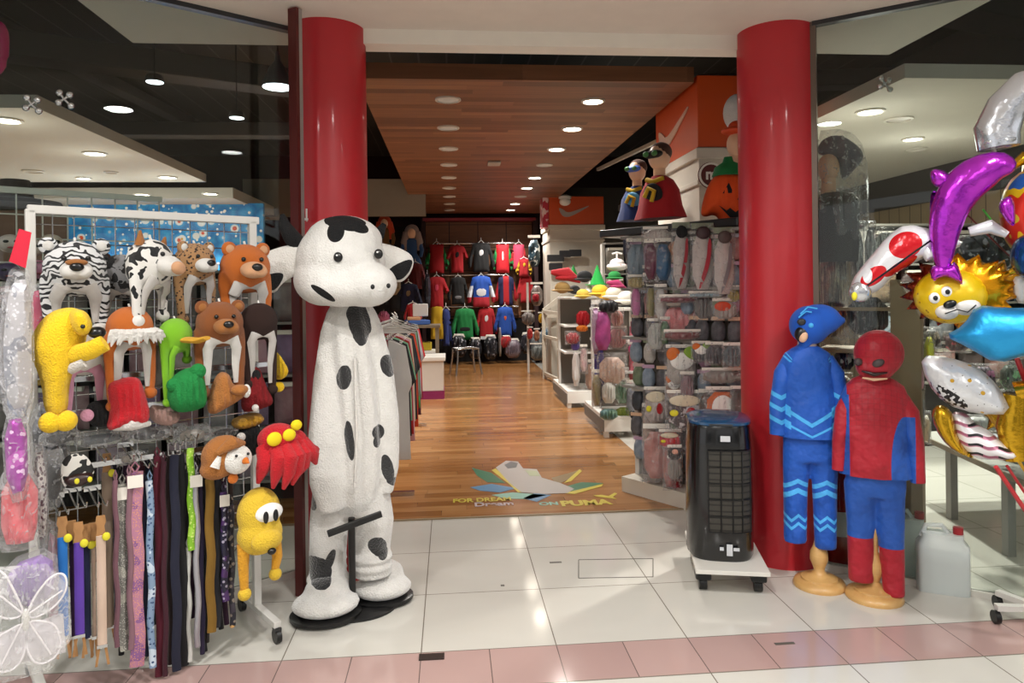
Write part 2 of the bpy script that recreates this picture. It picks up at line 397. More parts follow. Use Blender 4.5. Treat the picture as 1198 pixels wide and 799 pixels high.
# wooden dropped ceiling
def wceil(t):
    row = (t.y/.12).floor(); off = t.white(t.vec(row, 2, 0))*4; col = ((t.x+off)/1.3).floor(); pid = t.white(t.vec(row, col, 5))
    g = t.noise(1, 4, t.vec(t.x*1.5+pid*30, t.y*22+t.z*22+pid*9, 0), .6)
    c = t.ramp(pid*.5+g*.5, [(0, '#4a2f1e'), (.4, '#70482f'), (.7, '#8a5d40'), (1, '#a87a56')])
    return t.mix(((t.y/.12).fract() > .96)*.6, c, '#1c0c06')
struct('ceiling_wood', MB().box((.62, 10.35, 3.26), (2.62, 9.75, .12)), mat('ceiling_wood_planks', '#6d3a20', .45, fn=wceil))
# plenum ducts and hangers
DUCT = mat('duct_grey', '#4a4a4a', .7)
for k, (x0, y0, x1, y1, z, wd) in enumerate([(-6.5, 6.2, -1.5, 8.6, 4.0, .35), (-6.5, 9.6, -1.2, 9.6, 3.7, .25), (2.4, 5.2, 5.8, 6.2, 4.0, .4), (2.6, 8, 5.8, 7.5, 3.9, .25), (-2, 4.9, 5, 4.9, 4.3, .2), (-4.8, 5.2, -4.2, 12, 4.35, .2)]):
    o = MB().bar((x0, y0, z), (x1, y1, z), wd, wd*.7).build('air_duct', DUCT, smooth=False, bevel=.01)
    tag(o, ['wide grey air duct crossing the dark void above the left display', 'thin grey duct above the patterned wall', 'wide grey duct in the void above the right window', 'thin grey duct over the slatted wall', 'narrow grey duct just behind the entrance header', 'grey duct running towards the back above the left ceiling panel'][k], 'duct')
# white ceiling panels over the side areas
WP = mat('panel_white', '#b9b5ab', .8); WPF = mat('panel_edge', '#85827b', .8)
struct('ceiling_panel_left', slab([(-6.8, 5.66), (-3.08, 5.66), (-3.08, 9.4), (-6.8, 9.4)], 3.0, 3.1), WP)
struct('ceiling_panel_left_back', slab([(-6.8, 9.9), (-2.9, 9.9), (-2.9, 13), (-6.8, 13)], 2.86, 3.0), WP)
struct('ceiling_panel_right', slab([(3.11, 4.63), (5.85, 4.63), (5.85, 13), (3.11, 13)], 3.0, 3.1), WP)
struct('trim_bulkhead_left', MB().box((-1.9, 12.2, 3.15), (3.0, .1, .62)), mat('bulkhead', '#847d70', .8))
struct('trim_bulkhead_right', MB().box((4.1, 13.9, 2.9), (4.4, .1, 1.3)), mat('bulkhead2', '#5b564d', .8))
# blue patterned wall at the far left
def bluefn(t):
    v = t.vec(t.x*1, 0, t.z); base = t.ramp(t.vor(5.2, v), [(0, '#e9eef2'), (.28, '#dfe9f2'), (.33, '#2a9fe6'), (.6, '#1272bf'), (1, '#3aa9e2')])
    col = t.vor(5.2, v, out='Color'); sp = t.nt.nodes.new('ShaderNodeSeparateXYZ'); t.nt.links.new(col, sp.inputs[0]); r = E(t.nt, sp.outputs[0])
    d = t.vor(5.2, v); base = t.mix((d < .17)*(r > .55), base, '#d4532c'); base = t.mix((d < .12)*(r < .3), base, '#e2b13a')
    d2 = t.vor(11, v); return t.mix((d2 < .22), base, '#f4f6f6')
p0, p1 = ony(78, 260, 10.6), ony(308, 260, 10.6)
struct('wall_patterned', MB().box(((p0.x+p1.x)/2, 10.65, 1.9), (p1.x-p0.x, .08, 1.95)), mat('blue_pattern', '#38c', .5, fn=bluefn))
struct('wall_mid_left', MB().box((-4.9, 10.8, 1.4), (4, .08, 2.8)), mat('mid_wall', '#6b5a50', .8))
# ================================================================ lights
LAMP = mat('lamp_lit', '#ffffff', .5, emit=('#fff3e0', 26)); LAMPD = mat('lamp_dim', '#9c948a', .4, emit=('#fff3e0', .12)); RIM = plas('lamp_rim', '#c7c2b8', .4)
def downlight(x, y, z, label, group, lit=1, r=.075, power=28, name='downlight', spread=2.3, side=0):
    t = thing(name, label, 'ceiling light', (x, y, z), group=group)
    MB().lathe([(r, .0), (r*1.28, 0), (r*1.28, -.012), (r*1.05, -.016), (r, -.004)]).build('rim', RIM, t)
    MB().lathe([(.0001, -.006), (r, -.006), (r, -.002)]).build('diffuser', LAMP if lit else LAMPD, t)
    if lit:
        L = bpy.data.lights.new('downlight_lamp', 'SPOT'); L.energy = power; L.color = (1, .95, .88); L.spot_size = spread; L.spot_blend = .6; L.shadow_soft_size = .06
        o = bpy.data.objects.new('lamp', L); C.objects.link(o); o.parent = t; o.location = (0, 0, -.03)
        if side:
            L = bpy.data.lights.new('panel_fill_added', 'POINT'); L.energy = side; L.color = (1, .96, .9); L.shadow_soft_size = .12  # fill light added below the fixture to brighten the ceiling panel
            o = bpy.data.objects.new('fill_added', L); C.objects.link(o); o.parent = t; o.location = (0, 0, -.4)
    return t
ords = ['first', 'second', 'third', 'fourth', 'fifth', 'sixth', 'seventh', 'eighth', 'ninth']
for i in range(9):
    y = 6.05+i*1.06
    downlight(-.0+.0, y, 3.2, 'unlit round recessed light, %s from the entrance in the left row of the wooden ceiling' % ords[i], 'lights in the wooden ceiling', 0, .085)
    downlight(1.24, y, 3.2, 'round recessed light, %s from the entrance in the right row of the wooden ceiling' % ords[i], 'lights in the wooden ceiling', i in (1, 2, 4, 5, 7, 8, 0), .085 if i != 0 else .08, 190 if i else 50)
s = onz(578, 190, 3.2); o = MB().box((0, 0, 0), (.16, .22, .03)).build('air_sensor', plas('sensor', '#a9a29a', .5), loc=(s.x, s.y, 3.185), bevel=.008); tag(o, 'small square vent fitting in the wooden ceiling', 'ceiling vent')
k = 0
for px, py, z, lit, r, lab in [(8, 140, 3, 1, .09, 'bright downlight at the front left corner of the white ceiling panel'), (111, 179, 3, 1, .09, 'brightest downlight in the middle of the left white panel'), (196, 207, 3, 1, .09, 'bright downlight near the tip of the left white panel'), (98, 208, 3, 1, .07, 'small lit downlight at the back of the left white panel'), (39, 200, 3, 0, .09, 'unlit downlight on the left white panel'), (130, 201, 3, 0, .06, 'tiny unlit downlight beside the brightest one'),
        (68, 227, 2.86, 1, .08, 'lit downlight on the rear panel, above the left end of the patterned wall'), (166, 227, 2.86, 1, .08, 'lit downlight on the rear panel, above the middle of the patterned wall'), (246, 226, 2.86, 1, .08, 'lit downlight on the rear panel, above the right end of the patterned wall'),
        (1018, 130, 3, 1, .09, 'bright downlight in the right white ceiling panel'), (1068, 162, 3, 1, .08, 'second bright downlight further in on the right white panel'), (1051, 139, 3, 0, .09, 'unlit downlight between the two bright ones on the right panel'), (1072, 174, 3, 0, .08, 'unlit downlight just behind the far bright one on the right panel')]:
    p = onz(px, py, z); downlight(p.x, p.y, z, lab, 'lights in the white side panels', lit, r, 380 if z < 2.9 else (480 if px > 1000 else 230), side=6)
# lamp reflections in the left glass, built as glowing pendants behind it
def pendant(px, py, Y, r, lab, zt=4.5, cone=0):
    p = ony(px, py, Y); t = thing('reflected_lamp', lab, 'lamp reflection', p, group='lamp reflections built as pendants in the left void')
    if cone: MB().lathe([(r, 0), (r*.98, .02), (r*.55, .16), (r*.2, .22), (r*.12, .3)]).build('shade', plas('lamp_shade', '#55575a', .4), t)
    else: MB().lathe([(r, 0), (r*1.1, .01), (r*.9, .06), (.02, .07)]).build('shade', DARK, t)
    MB().lathe([(.0001, -.003), (r*.95, -.003), (r*.95, .004)]).build('diffuser', mat('lamp_reflected', '#fff', .5, emit=('#eaf4ff', 5)), t)
    MB().cyl((0, 0, .06), (0, 0, zt-p.z), .006, seg=6).build('cord', DARK, t)
pendant(181, 96, 6.6, .075, 'round lamp reflection built as a pendant high over the white ceiling panel'); pendant(277, 138, 7.6, .075, 'lower small round lamp reflection built as a pendant nearer the red column'); pendant(325, 102, 6.2, .13, 'large bell-shaped lamp reflection built as a pendant beside the red column', cone=1)
# mall ceiling lamps above and behind the camera
for i, (x, y) in enumerate([(-1.6, 1.6), (.2, 1.9), (2.0, 1.6), (-2.4, -.4), (.2, -.6), (2.8, -.4)]):
    t = thing('mall_downlight', 'round ceiling light of the mall corridor', 'ceiling light', (x, y, 3.08), group='mall corridor lights')
    MB().lathe([(.1, 0), (.12, 0), (.12, -.02), (.1, -.02)]).build('frame', RIM, t)
    MB().lathe([(.0001, -.014), (.1, -.014), (.1, -.01)]).build('diffuser', mat('mall_lamp', '#fff', .5, emit=('#fff4e6', 12)), t)
    L = bpy.data.lights.new('mall_lamp', 'AREA'); L.energy = 38; L.shape = 'DISK'; L.size = .2; L.color = (1, .98, .95)
    o = bpy.data.objects.new('lamp', L); C.objects.link(o); o.parent = t; o.location = (0, 0, -.03); L.spread = 2.8
# unseen opposite side of the mall corridor, added to give dark reflections
struct('wall_mall_added', MB().box((-5.4, -5.6, 1.5), (1.2, .2, 3.1)).box((-1.6, -5.6, 1.5), (.6, .2, 3.1)).box((2.6, -5.6, 1.5), (.6, .2, 3.1)).box((6.4, -5.6, 1.5), (1.4, .2, 3.1)).box((.5, -5.6, 2.9), (13, .25, .5)), mat('mall_wall_added', '#8c8478', .6))
struct('window_mall_added', MB().box((-3.4, -5.6, 1.2), (2.6, .05, 1.9)).box((.5, -5.6, .9), (3.0, .05, 1.4)).box((4.4, -5.6, 1.2), (2.6, .05, 1.9)), mat('mall_added_dark', '#22252a', .2))
# small ceiling track, camera dome on far pillar
a, b = ony(775, 180, 9.5), ony(700, 235, 12)
o = MB().bar((a.x, a.y, 3.6), (b.x, b.y, 3.6), .05, .05).build('light_track', WHITE, smooth=False); tag(o, 'white lighting track slanting beside the wooden ceiling', 'light track')
# ================================================================ display rack at the front left
RK0 = Vector((-1.67, 3.01, 0)); RK1 = Vector((-.93, 3.54, 0)); RU = (RK1-RK0).normalized(); RN = Vector((RU.y, -RU.x, 0)); RA = math.atan2(RU.y, RU.x); RL = (RK1-RK0).length
def rk(px, py, off=0.0): return onp(px, py, RK0, RN, off)
t = thing('display_rack', 'white wheeled metal display rack with wire grid, full of plush hats and belts', 'display rack', RK0, RA)
RW = mat('rack_white', '#d3d1cb', .4)
topz = 1.94
MB().box((0, 0, topz/2+.04), (.035, .035, topz-.08)).build('post', RW, t, smooth=False, bevel=.004)
MB().box((RL-.02, 0, topz/2+.04), (.035, .035, topz-.08)).build('post', RW, t, smooth=False, bevel=.004)
MB().box((RL/2, 0, topz), (RL+.02, .035, .035)).build('top_bar', RW, t, smooth=False, bevel=.004)
g = MB()
for i in range(1, 12): g.cyl((RL*i/12, .0, .35), (RL*i/12, .0, topz), .0025, seg=5)
for i in range(20): g.cyl((0, .003, .4+i*.078), (RL, .003, .4+i*.078), .0025, seg=5)
g.build('wire_grid', CHROME, t)
for x in (0, RL-.02):
    f = MB().box((x, -.02, .085), (.035, .46, .03)).build('foot', RW, t, smooth=False, bevel=.004)
    for y in (-.24, .2):
        c = thing('caster', None, None, (x, y, 0)); c.parent = t
        MB().cyl((-.012, 0, .033), (.012, 0, .033), .033, seg=18).build('wheel', BLACK, c)
        MB().box((0, 0, .06), (.03, .035, .02)).build('fork', DARK, c, smooth=False)
for z, off, ln in ((1.26, .14, RL), (1.14, .22, RL*.85), (.92, .18, RL)):
    MB().bar((0, -off, z), (ln, -off, z), .012, .02).build('hang_rail', CHROME, t, smooth=False)
    for x in (.02, ln-.03): MB().bar((x, 0, z), (x, -off, z), .01, .015).build('rail_bracket', CHROME, t, smooth=False)
# --- plush fur materials
def striped(t):
    n = t.noise(2.4, 1); a = (t.z*2.0+t.x.abs()*.55+n*1.3)*2.3
    return t.mix((a.fract() < .42), '#e6e6e6', '#17181c')
def cowfur(t): return t.mix((t.noise(2.6, 1, dist=.4) > .56), '#ece9e3', '#0e0e10')
def cowfur2(t): return t.mix((t.noise(3.4, 1, dist=.4) > .53), '#8f8f91', '#1c1c1e')
def leo(t): return t.mix((t.vor(7, feature='F1') < .36)*(t.noise(8) > .42), '#b08457', '#2b1a10')
F_TIG = plush('fur_stripes', '#fff', striped); F_COW = plush('fur_cow', '#fff', cowfur); F_COW2 = plush('fur_grey_cow', '#fff', cowfur2); F_LEO = plush('fur_leopard', '#b08457', leo)
F_OR = plush('fur_orange', '#c9691b'); F_TAN = plush('fur_tan', '#a86a2f'); F_BR = plush('fur_brown', '#8e4f1d'); F_DB = plush('fur_dark_brown', '#2d1710'); F_W = plush('fur_white', '#e9e6e0')
F_YE = plush('fur_yellow', '#efc414'); F_YO = plush('fur_soft_yellow', '#e2bd33'); F_LI = plush('fur_lime', '#84c81c'); F_GR = plush('fur_green', '#17813c'); F_RED = plush('fur_red', '#c2101f'); F_DR = plush('fur_dark_red', '#7c0d14')
F_BK = plush('fur_black', '#121214'); F_PK = plush('fur_pink', '#d99bb4'); F_LIN = plush('lining_white', '#cfcac4'); F_GY = plush('fur_grey', '#8d8580'); F_PEACH = plush('fur_peach', '#dda77c'); F_BEAK = plush('beak_yellow', '#e3a712')
HATS = 'plush animal hats on the display rack'
def hat(nm, label, px, py, wpx, fur, L=2.6, off=.16, yaw=0, lining=F_LIN, muz=None, ear=None, nose=NOSE, ears='round', eye=1, paw=None, tilt=0, flaps=(1, 1), face='front', sq=1.0, msz=1.0, out=.8, muzz=-.12, brim=None, ez=.3, earpos=(.68, .72)):
    p = rk(px, py, off); s = wpx/2*dep(p)/FPX
    t = thing(nm, label, 'plush hat', p, group=HATS, scale=s, rot=(0, tilt, RA-.12+yaw))
    h = MB(); h.ell((0, 0, 0), (1, .82, .95)); h.ell((0, .05, -.35), (.98, .72, .7))
    Ls = [(L if isinstance(L, (int, float)) else L[0]), (L if isinstance(L, (int, float)) else L[1])]
    lin_ = MB(); ends = []
    for i, sx in enumerate((-1, 1)):
        if not flaps[i]: continue
        l = Ls[i]; P = [(sx*.72, .05, -.3), (sx*(out-.02), 0, -.9), (sx*out, -.06, -l*.6), (sx*(out-.05), -.1, -l)]
        h.tube(P, [.36, .33, .27, .24], seg=12, flat=.6)
        lin_.tube([(sx*.1, -.42, -.62), (sx*.45, -.44, -.72), (sx*.6, -.32, -1.1), (sx*(out-.22), -.22, -l*.65), (sx*(out-.2), -.2, -l*.93)], [.24, .26, .22, .16, .1], seg=10, flat=.45)
        ends.append((sx*(out-.05), -.12, -l-.12))
    hood = h.build('hood', fur, t, remesh=.075, sm=4)
    if lin_.v: lin_.build('lining', lining, t)
    MB().ell((0, -.25, -.62), (.62, .3, .3)).build('inner_hood', lining, t)
    if face == 'front':
        MB().ell((0, -.8, muzz), (.52*msz, .42, .34*msz)).ell((-.2*msz, -.95, muzz-.06), (.3*msz, .3, .26*msz)).ell((.2*msz, -.95, muzz-.06), (.3*msz, .3, .26*msz)).build('muzzle', muz or fur, t, remesh=.06, sm=3)
        if nose: MB().ell((0, -1.2, muzz+.1), (.22, .13, .15)).build('nose', nose, t)
        if eye:
            for sx in (-1, 1): MB().ell((sx*.36, -.74, ez), .09).build('eye', NOSE, t)
    for sx in (-1, 1):
        a, b = earpos
        if ears == 'round': MB().ell((sx*a, -.1, b), (.3, .16, .3)).ell((sx*a, -.2, b), (.18, .1, .18), 1).build('ear', [ear or fur, muz or fur], t)
        elif ears == 'long': MB().tube([(sx*.75, -.1, .5), (sx*1.1, -.2, .2), (sx*1.2, -.2, -.5)], [.14, .26, .18], flat=.4).build('ear', ear or fur, t)
        elif ears == 'point': MB().tube([(sx*a, 0, b-.1), (sx*(a+.1), -.05, b+.45)], [.3, .05], flat=.5).build('ear', ear or fur, t)
    for e in ends:
        MB().ell(e, (.3, .24, .26)).build('paw', paw or fur, t)
    MB().cyl((0, 0, .9), (0, .1, 1.05), .05, seg=8).build('loop', RW, t)
    return t
h = hat('tiger_hat', 'black and white striped tiger hat with orange nose bridge and tan forehead', 88, 313, 66, F_TIG, (1.9, 2.1), muz=F_W, off=.14, earpos=(.8, .75), paw=F_W)
MB().ell((0, -1.08, .14), (.34, .16, .12)).build('nose_bridge', F_TAN, h)
hat('cow_hat', 'grey and black patched plush cow hat, half hidden behind the white cow hat', 142, 322, 52, F_COW2, 1.9, off=.08, face='back', ears='round', ear=F_DB, flaps=(1, 1))
h = hat('cow_hat', 'white plush cow hat with black patches and a pink muzzle, head turned right', 176, 308, 60, F_COW, (2.2, 1.9), muz=F_W, off=.24, nose=None, yaw=.85, eye=1, ears='point', ear=F_TAN, paw=F_COW, msz=1.2, tilt=.1)
MB().ell((-.1, -1.25, -.22), (.38, .2, .26)).build('snout', F_PEACH, h)
hat('leopard_hat', 'leopard spotted hat with white muzzle, between the white cow and the orange bear hats', 228, 308, 50, F_LEO, (2.5, 2.2), muz=F_W, yaw=.45, off=.15)
hat('bear_hat', 'bright orange plush bear hat with rounded ears at the top right of the rack', 287, 313, 58, F_OR, (1.7, 2.0), muz=F_PEACH, yaw=.15, off=.15, paw=F_OR)
h = hat('fox_hat', 'orange hat with a bushy white brow, its long flaps hanging to the red hat', 152, 383, 52, F_OR, (3.3, 2.9), muz=F_W, yaw=.3, off=.27, face='back', ears=None, out=.85, paw=F_OR)
b = MB()
for i in range(26):
    a = -1+2*i/25; b.tube([(a*.9, -.75+.3*abs(a), -.15), (a*1.1, -1.0+.25*abs(a), -.35-.1*math.sin(i*2.3)), (a*1.25+.05*math.sin(i), -1.0+.25*abs(a), -.62-.14*math.sin(i*1.7))], [.16, .15, .02], seg=6)
b.build('fluffy_brow', F_W, h)
h = hat('duck_hat', 'lime green plush hat with a long yellow beak', 205, 392, 42, F_LI, (3.5, 1.3), yaw=.7, off=.25, face='back', ears=None, paw=F_LI, lining=F_LI)
MB().tube([(0, -.6, -.25), (0, -1.5, -.3), (0, -2.1, -.15)], [.45, .42, .3], flat=.4, up=(0, 0, 1)).build('beak', F_BEAK, h)
hat('bear_hat', 'brown plush bear hat with black nose and open white lined flaps', 257, 378, 54, F_BR, 2.8, muz=F_TAN, yaw=.1, off=.28, lining=F_W, paw=F_BR, earpos=(.75, .7))
h = hat('monkey_hat', 'shaggy dark brown hat with long dark flaps, right of the brown bear hat', 303, 375, 44, F_DB, (3.2, 3.6), muz=F_BR, yaw=.2, off=.26, face='back', ears=None, out=.7, paw=F_DB)
hat('rabbit_hat', 'white and pink plush hat with pompom ended flaps, behind the yellow dog hat', 98, 412, 52, F_W, (2.8, 2.6), off=.2, face='back', ears=None, lining=F_PK, paw=F_W)
# yellow floppy dog hat, seen from the side
p = rk(80, 405, .34); s = dep(p)/FPX
t = thing('dog_hat', 'canary yellow plush dog hat seen from the side, black nose pointing right', 'plush hat', p, RA-.1, HATS)
def L2(pts, cx, cy): return [((x-cx)*s, (cy-y)*s) for x, y in pts]
MB().puff(smooth_poly(L2([(62, 363), (88, 358), (100, 372), (99, 400), (88, 425), (80, 450), (79, 486), (56, 488), (53, 440), (40, 408), (46, 385)], 80, 405)), .085, 30).build('hood', F_YE, t, loc=(0, 0, 0))
MB().puff(smooth_poly(L2([(80, 362), (96, 362), (104, 378), (101, 392), (88, 393), (80, 380)], 80, 405)), .07, 20).build('head', F_YE, t, loc=(0, -.06, 0))
MB().ell((27*s, -.09, 16*s), (.03, .03, .022)).build('nose', NOSE, t); MB().ell((12*s, -.13, 24*s), .008).build('eye', NOSE, t)
MB().tube([(2*s, -.05, -10*s), (20*s, -.1, -4*s), (34*s, -.12, 4*s)], [.035, .034, .03], flat=.7).build('flap', F_YE, t)
MB().tube([(0*s, -.05, -26*s), (14*s, -.09, -18*s)], [.02, .018], flat=.6).build('flap_lining', F_LIN, t)
for x in (-19, -4): MB().ell((x*s, -.04, -85*s), (.038, .035, .038)).build('paw', F_YE, t)
# hats hanging with their backs to the shopper
def lump(nm, label, px, py, poly, fur, th=.07, off=.3, yaw=0, extra=(), parts=()):
    p = rk(px, py, off); s = dep(p)/FPX; t = thing(nm, label, 'plush hat', p, RA-.12+yaw, HATS)
    MB().puff(smooth_poly([((x-px)*s, (py-y)*s) for x, y in poly]), th, 30, wr=.06).build('hood', fur, t)
    for (nm2, x, y, r, m, dy) in parts:
        r = (r, r) if isinstance(r, (int, float)) else r
        MB().ell(((x-px)*s, -dy, (py-y)*s), (r[0]*s, r[0]*s*.8, r[1]*s)).build(nm2, m, t)
    return t, s
t, s = lump('plain_hat', 'bright red plush hat hanging upside down below the orange hat', 152, 470, [(132, 443), (160, 440), (166, 452), (176, 498), (150, 500), (126, 502), (132, 480), (128, 452)], F_RED)
MB().tube([(-18*s, -.02, -28*s), (0, -.05, -25*s), (20*s, -.02, -27*s)], [.01, .022, .01]).build('lining', F_LIN, t)
lump('cat_hat', 'black plush hat squashed behind the bright red one', 116, 484, [(104, 470), (126, 466), (136, 480), (130, 500), (110, 500), (102, 486)], F_BK, off=.22, parts=(('pompom', 103, 482, 7, F_PK, .06),))
lump('frog_hat', 'deep green plush hat with two bumps on top', 218, 456, [(206, 436), (224, 428), (238, 440), (242, 476), (226, 482), (206, 482), (196, 468), (198, 448)], F_GR, th=.09, parts=(('bump', 229, 434, 9, F_GR, .04), ('bump', 203, 448, 8, F_GR, .04)))
lump('deer_hat', 'tan plush hat with a white tipped tail, between green and dark red hats', 262, 456, [(254, 434), (268, 436), (272, 452), (284, 452), (288, 464), (268, 476), (246, 486), (242, 470)], F_TAN, th=.07, parts=(('tail_tip', 286, 459, (5, 8), F_W, .02), ('ear', 275, 455, (10, 6), F_TAN, .07)))
lump('ladybird_hat', 'dark red plush hat with a black patch, at the right edge of the rack', 300, 456, [(288, 430), (304, 428), (310, 450), (322, 474), (302, 480), (282, 482), (284, 455)], F_DR, off=.24, parts=(('patch', 297, 438, (5, 7), F_BK, .05), ('pompom', 294, 474, 4, F_W, .07)))
lump('chick_hat', 'yellow plush hat sticking out at the far right of the rack', 326, 436, [(322, 408), (330, 420), (338, 436), (326, 446), (320, 440)], F_YE, off=.12, parts=(('paw', 325, 452, 6, F_YE, .02),))
lump('mouse_hat', 'black plush hat with a white pompom behind the red octopus hat', 292, 512, [(280, 498), (300, 492), (306, 510), (300, 535), (284, 530), (278, 512)], F_BK, off=.2, parts=(('pompom', 279, 507, 5, F_W, .06),))
lump('grey_hat', 'grey velvety hat flap hanging under the lime green beak', 184, 430, [(174, 402), (194, 405), (190, 455), (176, 452)], F_GY, th=.03, off=.18)
lump('lilac_hat', 'dusty pink plush hat tucked between the bright red and the green hat', 190, 482, [(172, 468), (196, 474), (212, 488), (200, 500), (178, 494)], plush('fur_dusty', '#b08d84'), off=.2)
lump('gold_hat', 'mustard yellow plush hat peeking out under the tan and dark red hats', 287, 494, [(272, 488), (302, 482), (310, 494), (290, 502), (272, 500)], plush('fur_mustard', '#b4851c'), off=.2)
# owl/penguin hat
p = rk(262, 533, .34); t = thing('eagle_hat', 'tan plush hat with a round white bird face and orange beak', 'plush hat', p, RA+.1, HATS); s = dep(p)/FPX
MB().ell((0, 0, 0), (26*s, 22*s, 24*s)).ell((-10*s, 0, -14*s), (18*s, 16*s, 12*s)).build('hood', F_TAN, t, remesh=.008, sm=4)
MB().tube([(-16*s, -18*s, 8*s), (0, -24*s, 19*s), (16*s, -16*s, 14*s)], [.012, .03, .012]).build('brim', F_TAN, t)
MB().ell((8*s, -17*s, -3*s), (17*s, 13*s, 17*s)).build('face', F_W, t)
MB().tube([(11*s, -31*s, -3*s), (12*s, -38*s, -5*s)], [.016, .002]).build('beak', plush('beak_orange', '#d2711f'), t)
for x in (1, 15): MB().ell((x*s, -30*s, 4*s), .006).build('eye', NOSE, t)
MB().tube([(-13*s, -18*s, 4*s), (-19*s, -18*s, -8*s)], [.01, .022], flat=.5).build('ear', F_W, t)
MB().ell((4*s, -14*s, -25*s), (6*s, 4*s, 6*s)).build('foot', plush('beak_orange', '#d2711f'), t)
# octopus
p = rk(325, 515, .36); t = thing('octopus_hat', 'red plush octopus hat with yellow eyes and dangling tentacles', 'plush hat', p, RA+.05, HATS); s = dep(p)/FPX
MB().ell((0, 0, 2*s), (24*s, 20*s, 18*s)).ell((20*s, 0, -4*s), (16*s, 14*s, 14*s)).build('hood', F_RED, t, remesh=.008, sm=4)
for i, (x0, x1, x2, z2, y) in enumerate([(-18, -24, -27, -44, -.02), (-8, -12, -14, -50, -.06), (2, 0, -4, -52, -.08), (12, 12, 8, -50, -.07), (22, 24, 16, -46, -.04), (26, 38, 44, -34, -.03), (30, 44, 47, -30, .01), (20, 30, 34, -44, .03)]):
    MB().tube([(x0*s, y*.5, -6*s), ((x0+x1)/2*s, y-.03, -18*s), (x1*s, y-.02, z2*.65*s), (x2*s, y, z2*s)], [.034, .036, .028, .008], seg=10).build('tentacle', F_RED, t)
EY = mat('felt_yellow', '#e6cf18', .9)
for x, z, r in ((-13, 6, 9), (5, 8, 8), (17, 17, 7)):
    MB().ell((x*s, -19*s if x < 10 else -13*s, z*s), (r*s, 4*s, r*s*.9)).build('eye', EY, t)
# yellow character-less hat with big eyes
p = rk(303, 606, .36); s = dep(p)/FPX; t = thing('dog_hat', 'pale yellow plush hat with two large black pupils and long flaps, under the red octopus', 'plush hat', p, RA+.1, HATS)
MB().ell((0, 0, 6*s), (26*s, 20*s, 30*s)).ell((0, -2*s, -18*s), (27*s, 20*s, 24*s)).build('hood', F_YO, t, remesh=.009, sm=4)
for sx in (-1, 1):
    MB().tube([(sx*19*s, 0, -25*s), (sx*21*s, -.01, -50*s), (sx*(20 if sx < 0 else 18)*s, -.01, (-78 if sx < 0 else -64)*s)], [8*s, 6.5*s, 5*s], flat=.7).build('flap', plush('fur_amber', '#d99b22'), t)
    MB().ell((sx*(20 if sx < 0 else 18)*s, -.01, (-82 if sx < 0 else -70)*s), 7.5*s).build('paw', F_YO, t)
MB().ell((4*s, -17*s, 9*s), (17*s, 6*s, 11*s)).build('eye_white', EYEW, t)
for x in (-3, 9): MB().ell((x*s, -23*s, 6*s), (3.3*s, 1.5*s, 7*s)).build('pupil', NOSE, t)
MB().ell((0, -18*s, -22*s), (19*s, 10*s, 13*s)).build('muzzle', F_YO, t)
MB().ell((2*s, -26*s, -33*s), (5*s, 4*s, 4*s)).build('nose', NOSE, t)
# ---------------------------------------------------------------- belts, braces and ribbons
TAN = mat('leather_tan', '#a97b4b', .6); CARD = mat('tag_card', '#e6e1d6', .8); LEM = mat('sticker_yellow', '#d9cf2c', .7)
def glit(name, a, b, c, sc=170, met=.3):
    return mat(name, a, .35, metal=met, fn=lambda t: t.mix((t.vor(sc) < .3), t.mix((t.noise(12) > .55), a, b), c))
def strap(nm, label, cat, px, y0, y1, wpx, m, off=.16, top='loop', end=None, grp='belts and ribbons hanging on the rack', th=.012, card=None, wav=0):
    y1 = y1+(10 if px > 130 and y1 > 700 else 4); p = rk(px, y0, off); s = dep(p)/FPX; q = rk(px, y1, off); L = p.z-q.z; w = wpx*s
    t = thing(nm, label, cat, p, RA-.2, grp)
    n = 12; P = [(math.sin(i*1.3+px)*.004*wav, math.sin(i*.9+px)*.004, -L*i/n) for i in range(n+1)]
    MB().tube(P, [w*.55]*(n+1), seg=8, flat=th/w*1.2 if w > th else .8).build('strap', m, t)
    if top == 'clip':
        MB().poly([(-.016, 0), (.016, 0), (.012, .035), (.018, .05), (.014, .075), (-.014, .075), (-.018, .05), (-.012, .035)], .01).build('leather_tab', TAN, t, smooth=False)
        MB().ell((.018, -.014, -.004), (.014, .006, .016)).build('sticker', LEM, t)
    elif top == 'buckle':
        MB().tube([(-w*.7, 0, 0), (w*.7, 0, 0), (w*.7, 0, w*1.6), (-w*.7, 0, w*1.6), (-w*.7, 0, 0)], .003, seg=6).build('buckle', CHROME, t)
    else:
        MB().tube([(0, 0, -.005), (w*.3, -.003, .02), (0, 0, .04), (-w*.3, .003, .02), (0, 0, -.005)], .004, seg=6).build('loop', m, t)
    if card: MB().poly([(-card, -.05), (card, -.05), (card, .0), (-card, .0)], .002).build('price_tag', CARD, t, smooth=False, loc=(0, -.02, -.01))
    if end == 'tabs':
        for sx in (-1, 1): MB().bar((sx*w*.35, 0, -L), (sx*w*.7, 0, -L-.075), .009, .006).build('leather_end', TAN, t, smooth=False)
        MB().bar((-w*.6, -.002, -L), (w*.6, -.002, -L), .012, .012).build('clip', CHROME, t, smooth=False)
    if end == 'bead': MB().ell((0, 0, -L), .012).build('bead', WOODP, t)
    return t
SB, SP, SN, SBe = fab('elastic_blue', '#1c6fbe'), fab('elastic_purple', '#5b38a0'), fab('elastic_navy', '#131a3d'), fab('elastic_beige', '#cdb3a0')
strap('braces', 'bright blue braces with tan leather tabs, outermost on the left', 'braces', 73, 628, 742, 9, SB, .3, 'clip', 'tabs')
strap('braces', 'violet braces with tan leather tabs', 'braces', 92, 634, 740, 9, SP, .3, 'clip', 'tabs')
strap('braces', 'dark plum braces half hidden beside the violet pair', 'braces', 84, 632, 742, 5, fab('elastic_plum', '#32153c'), .25, 'clip', 'tabs')
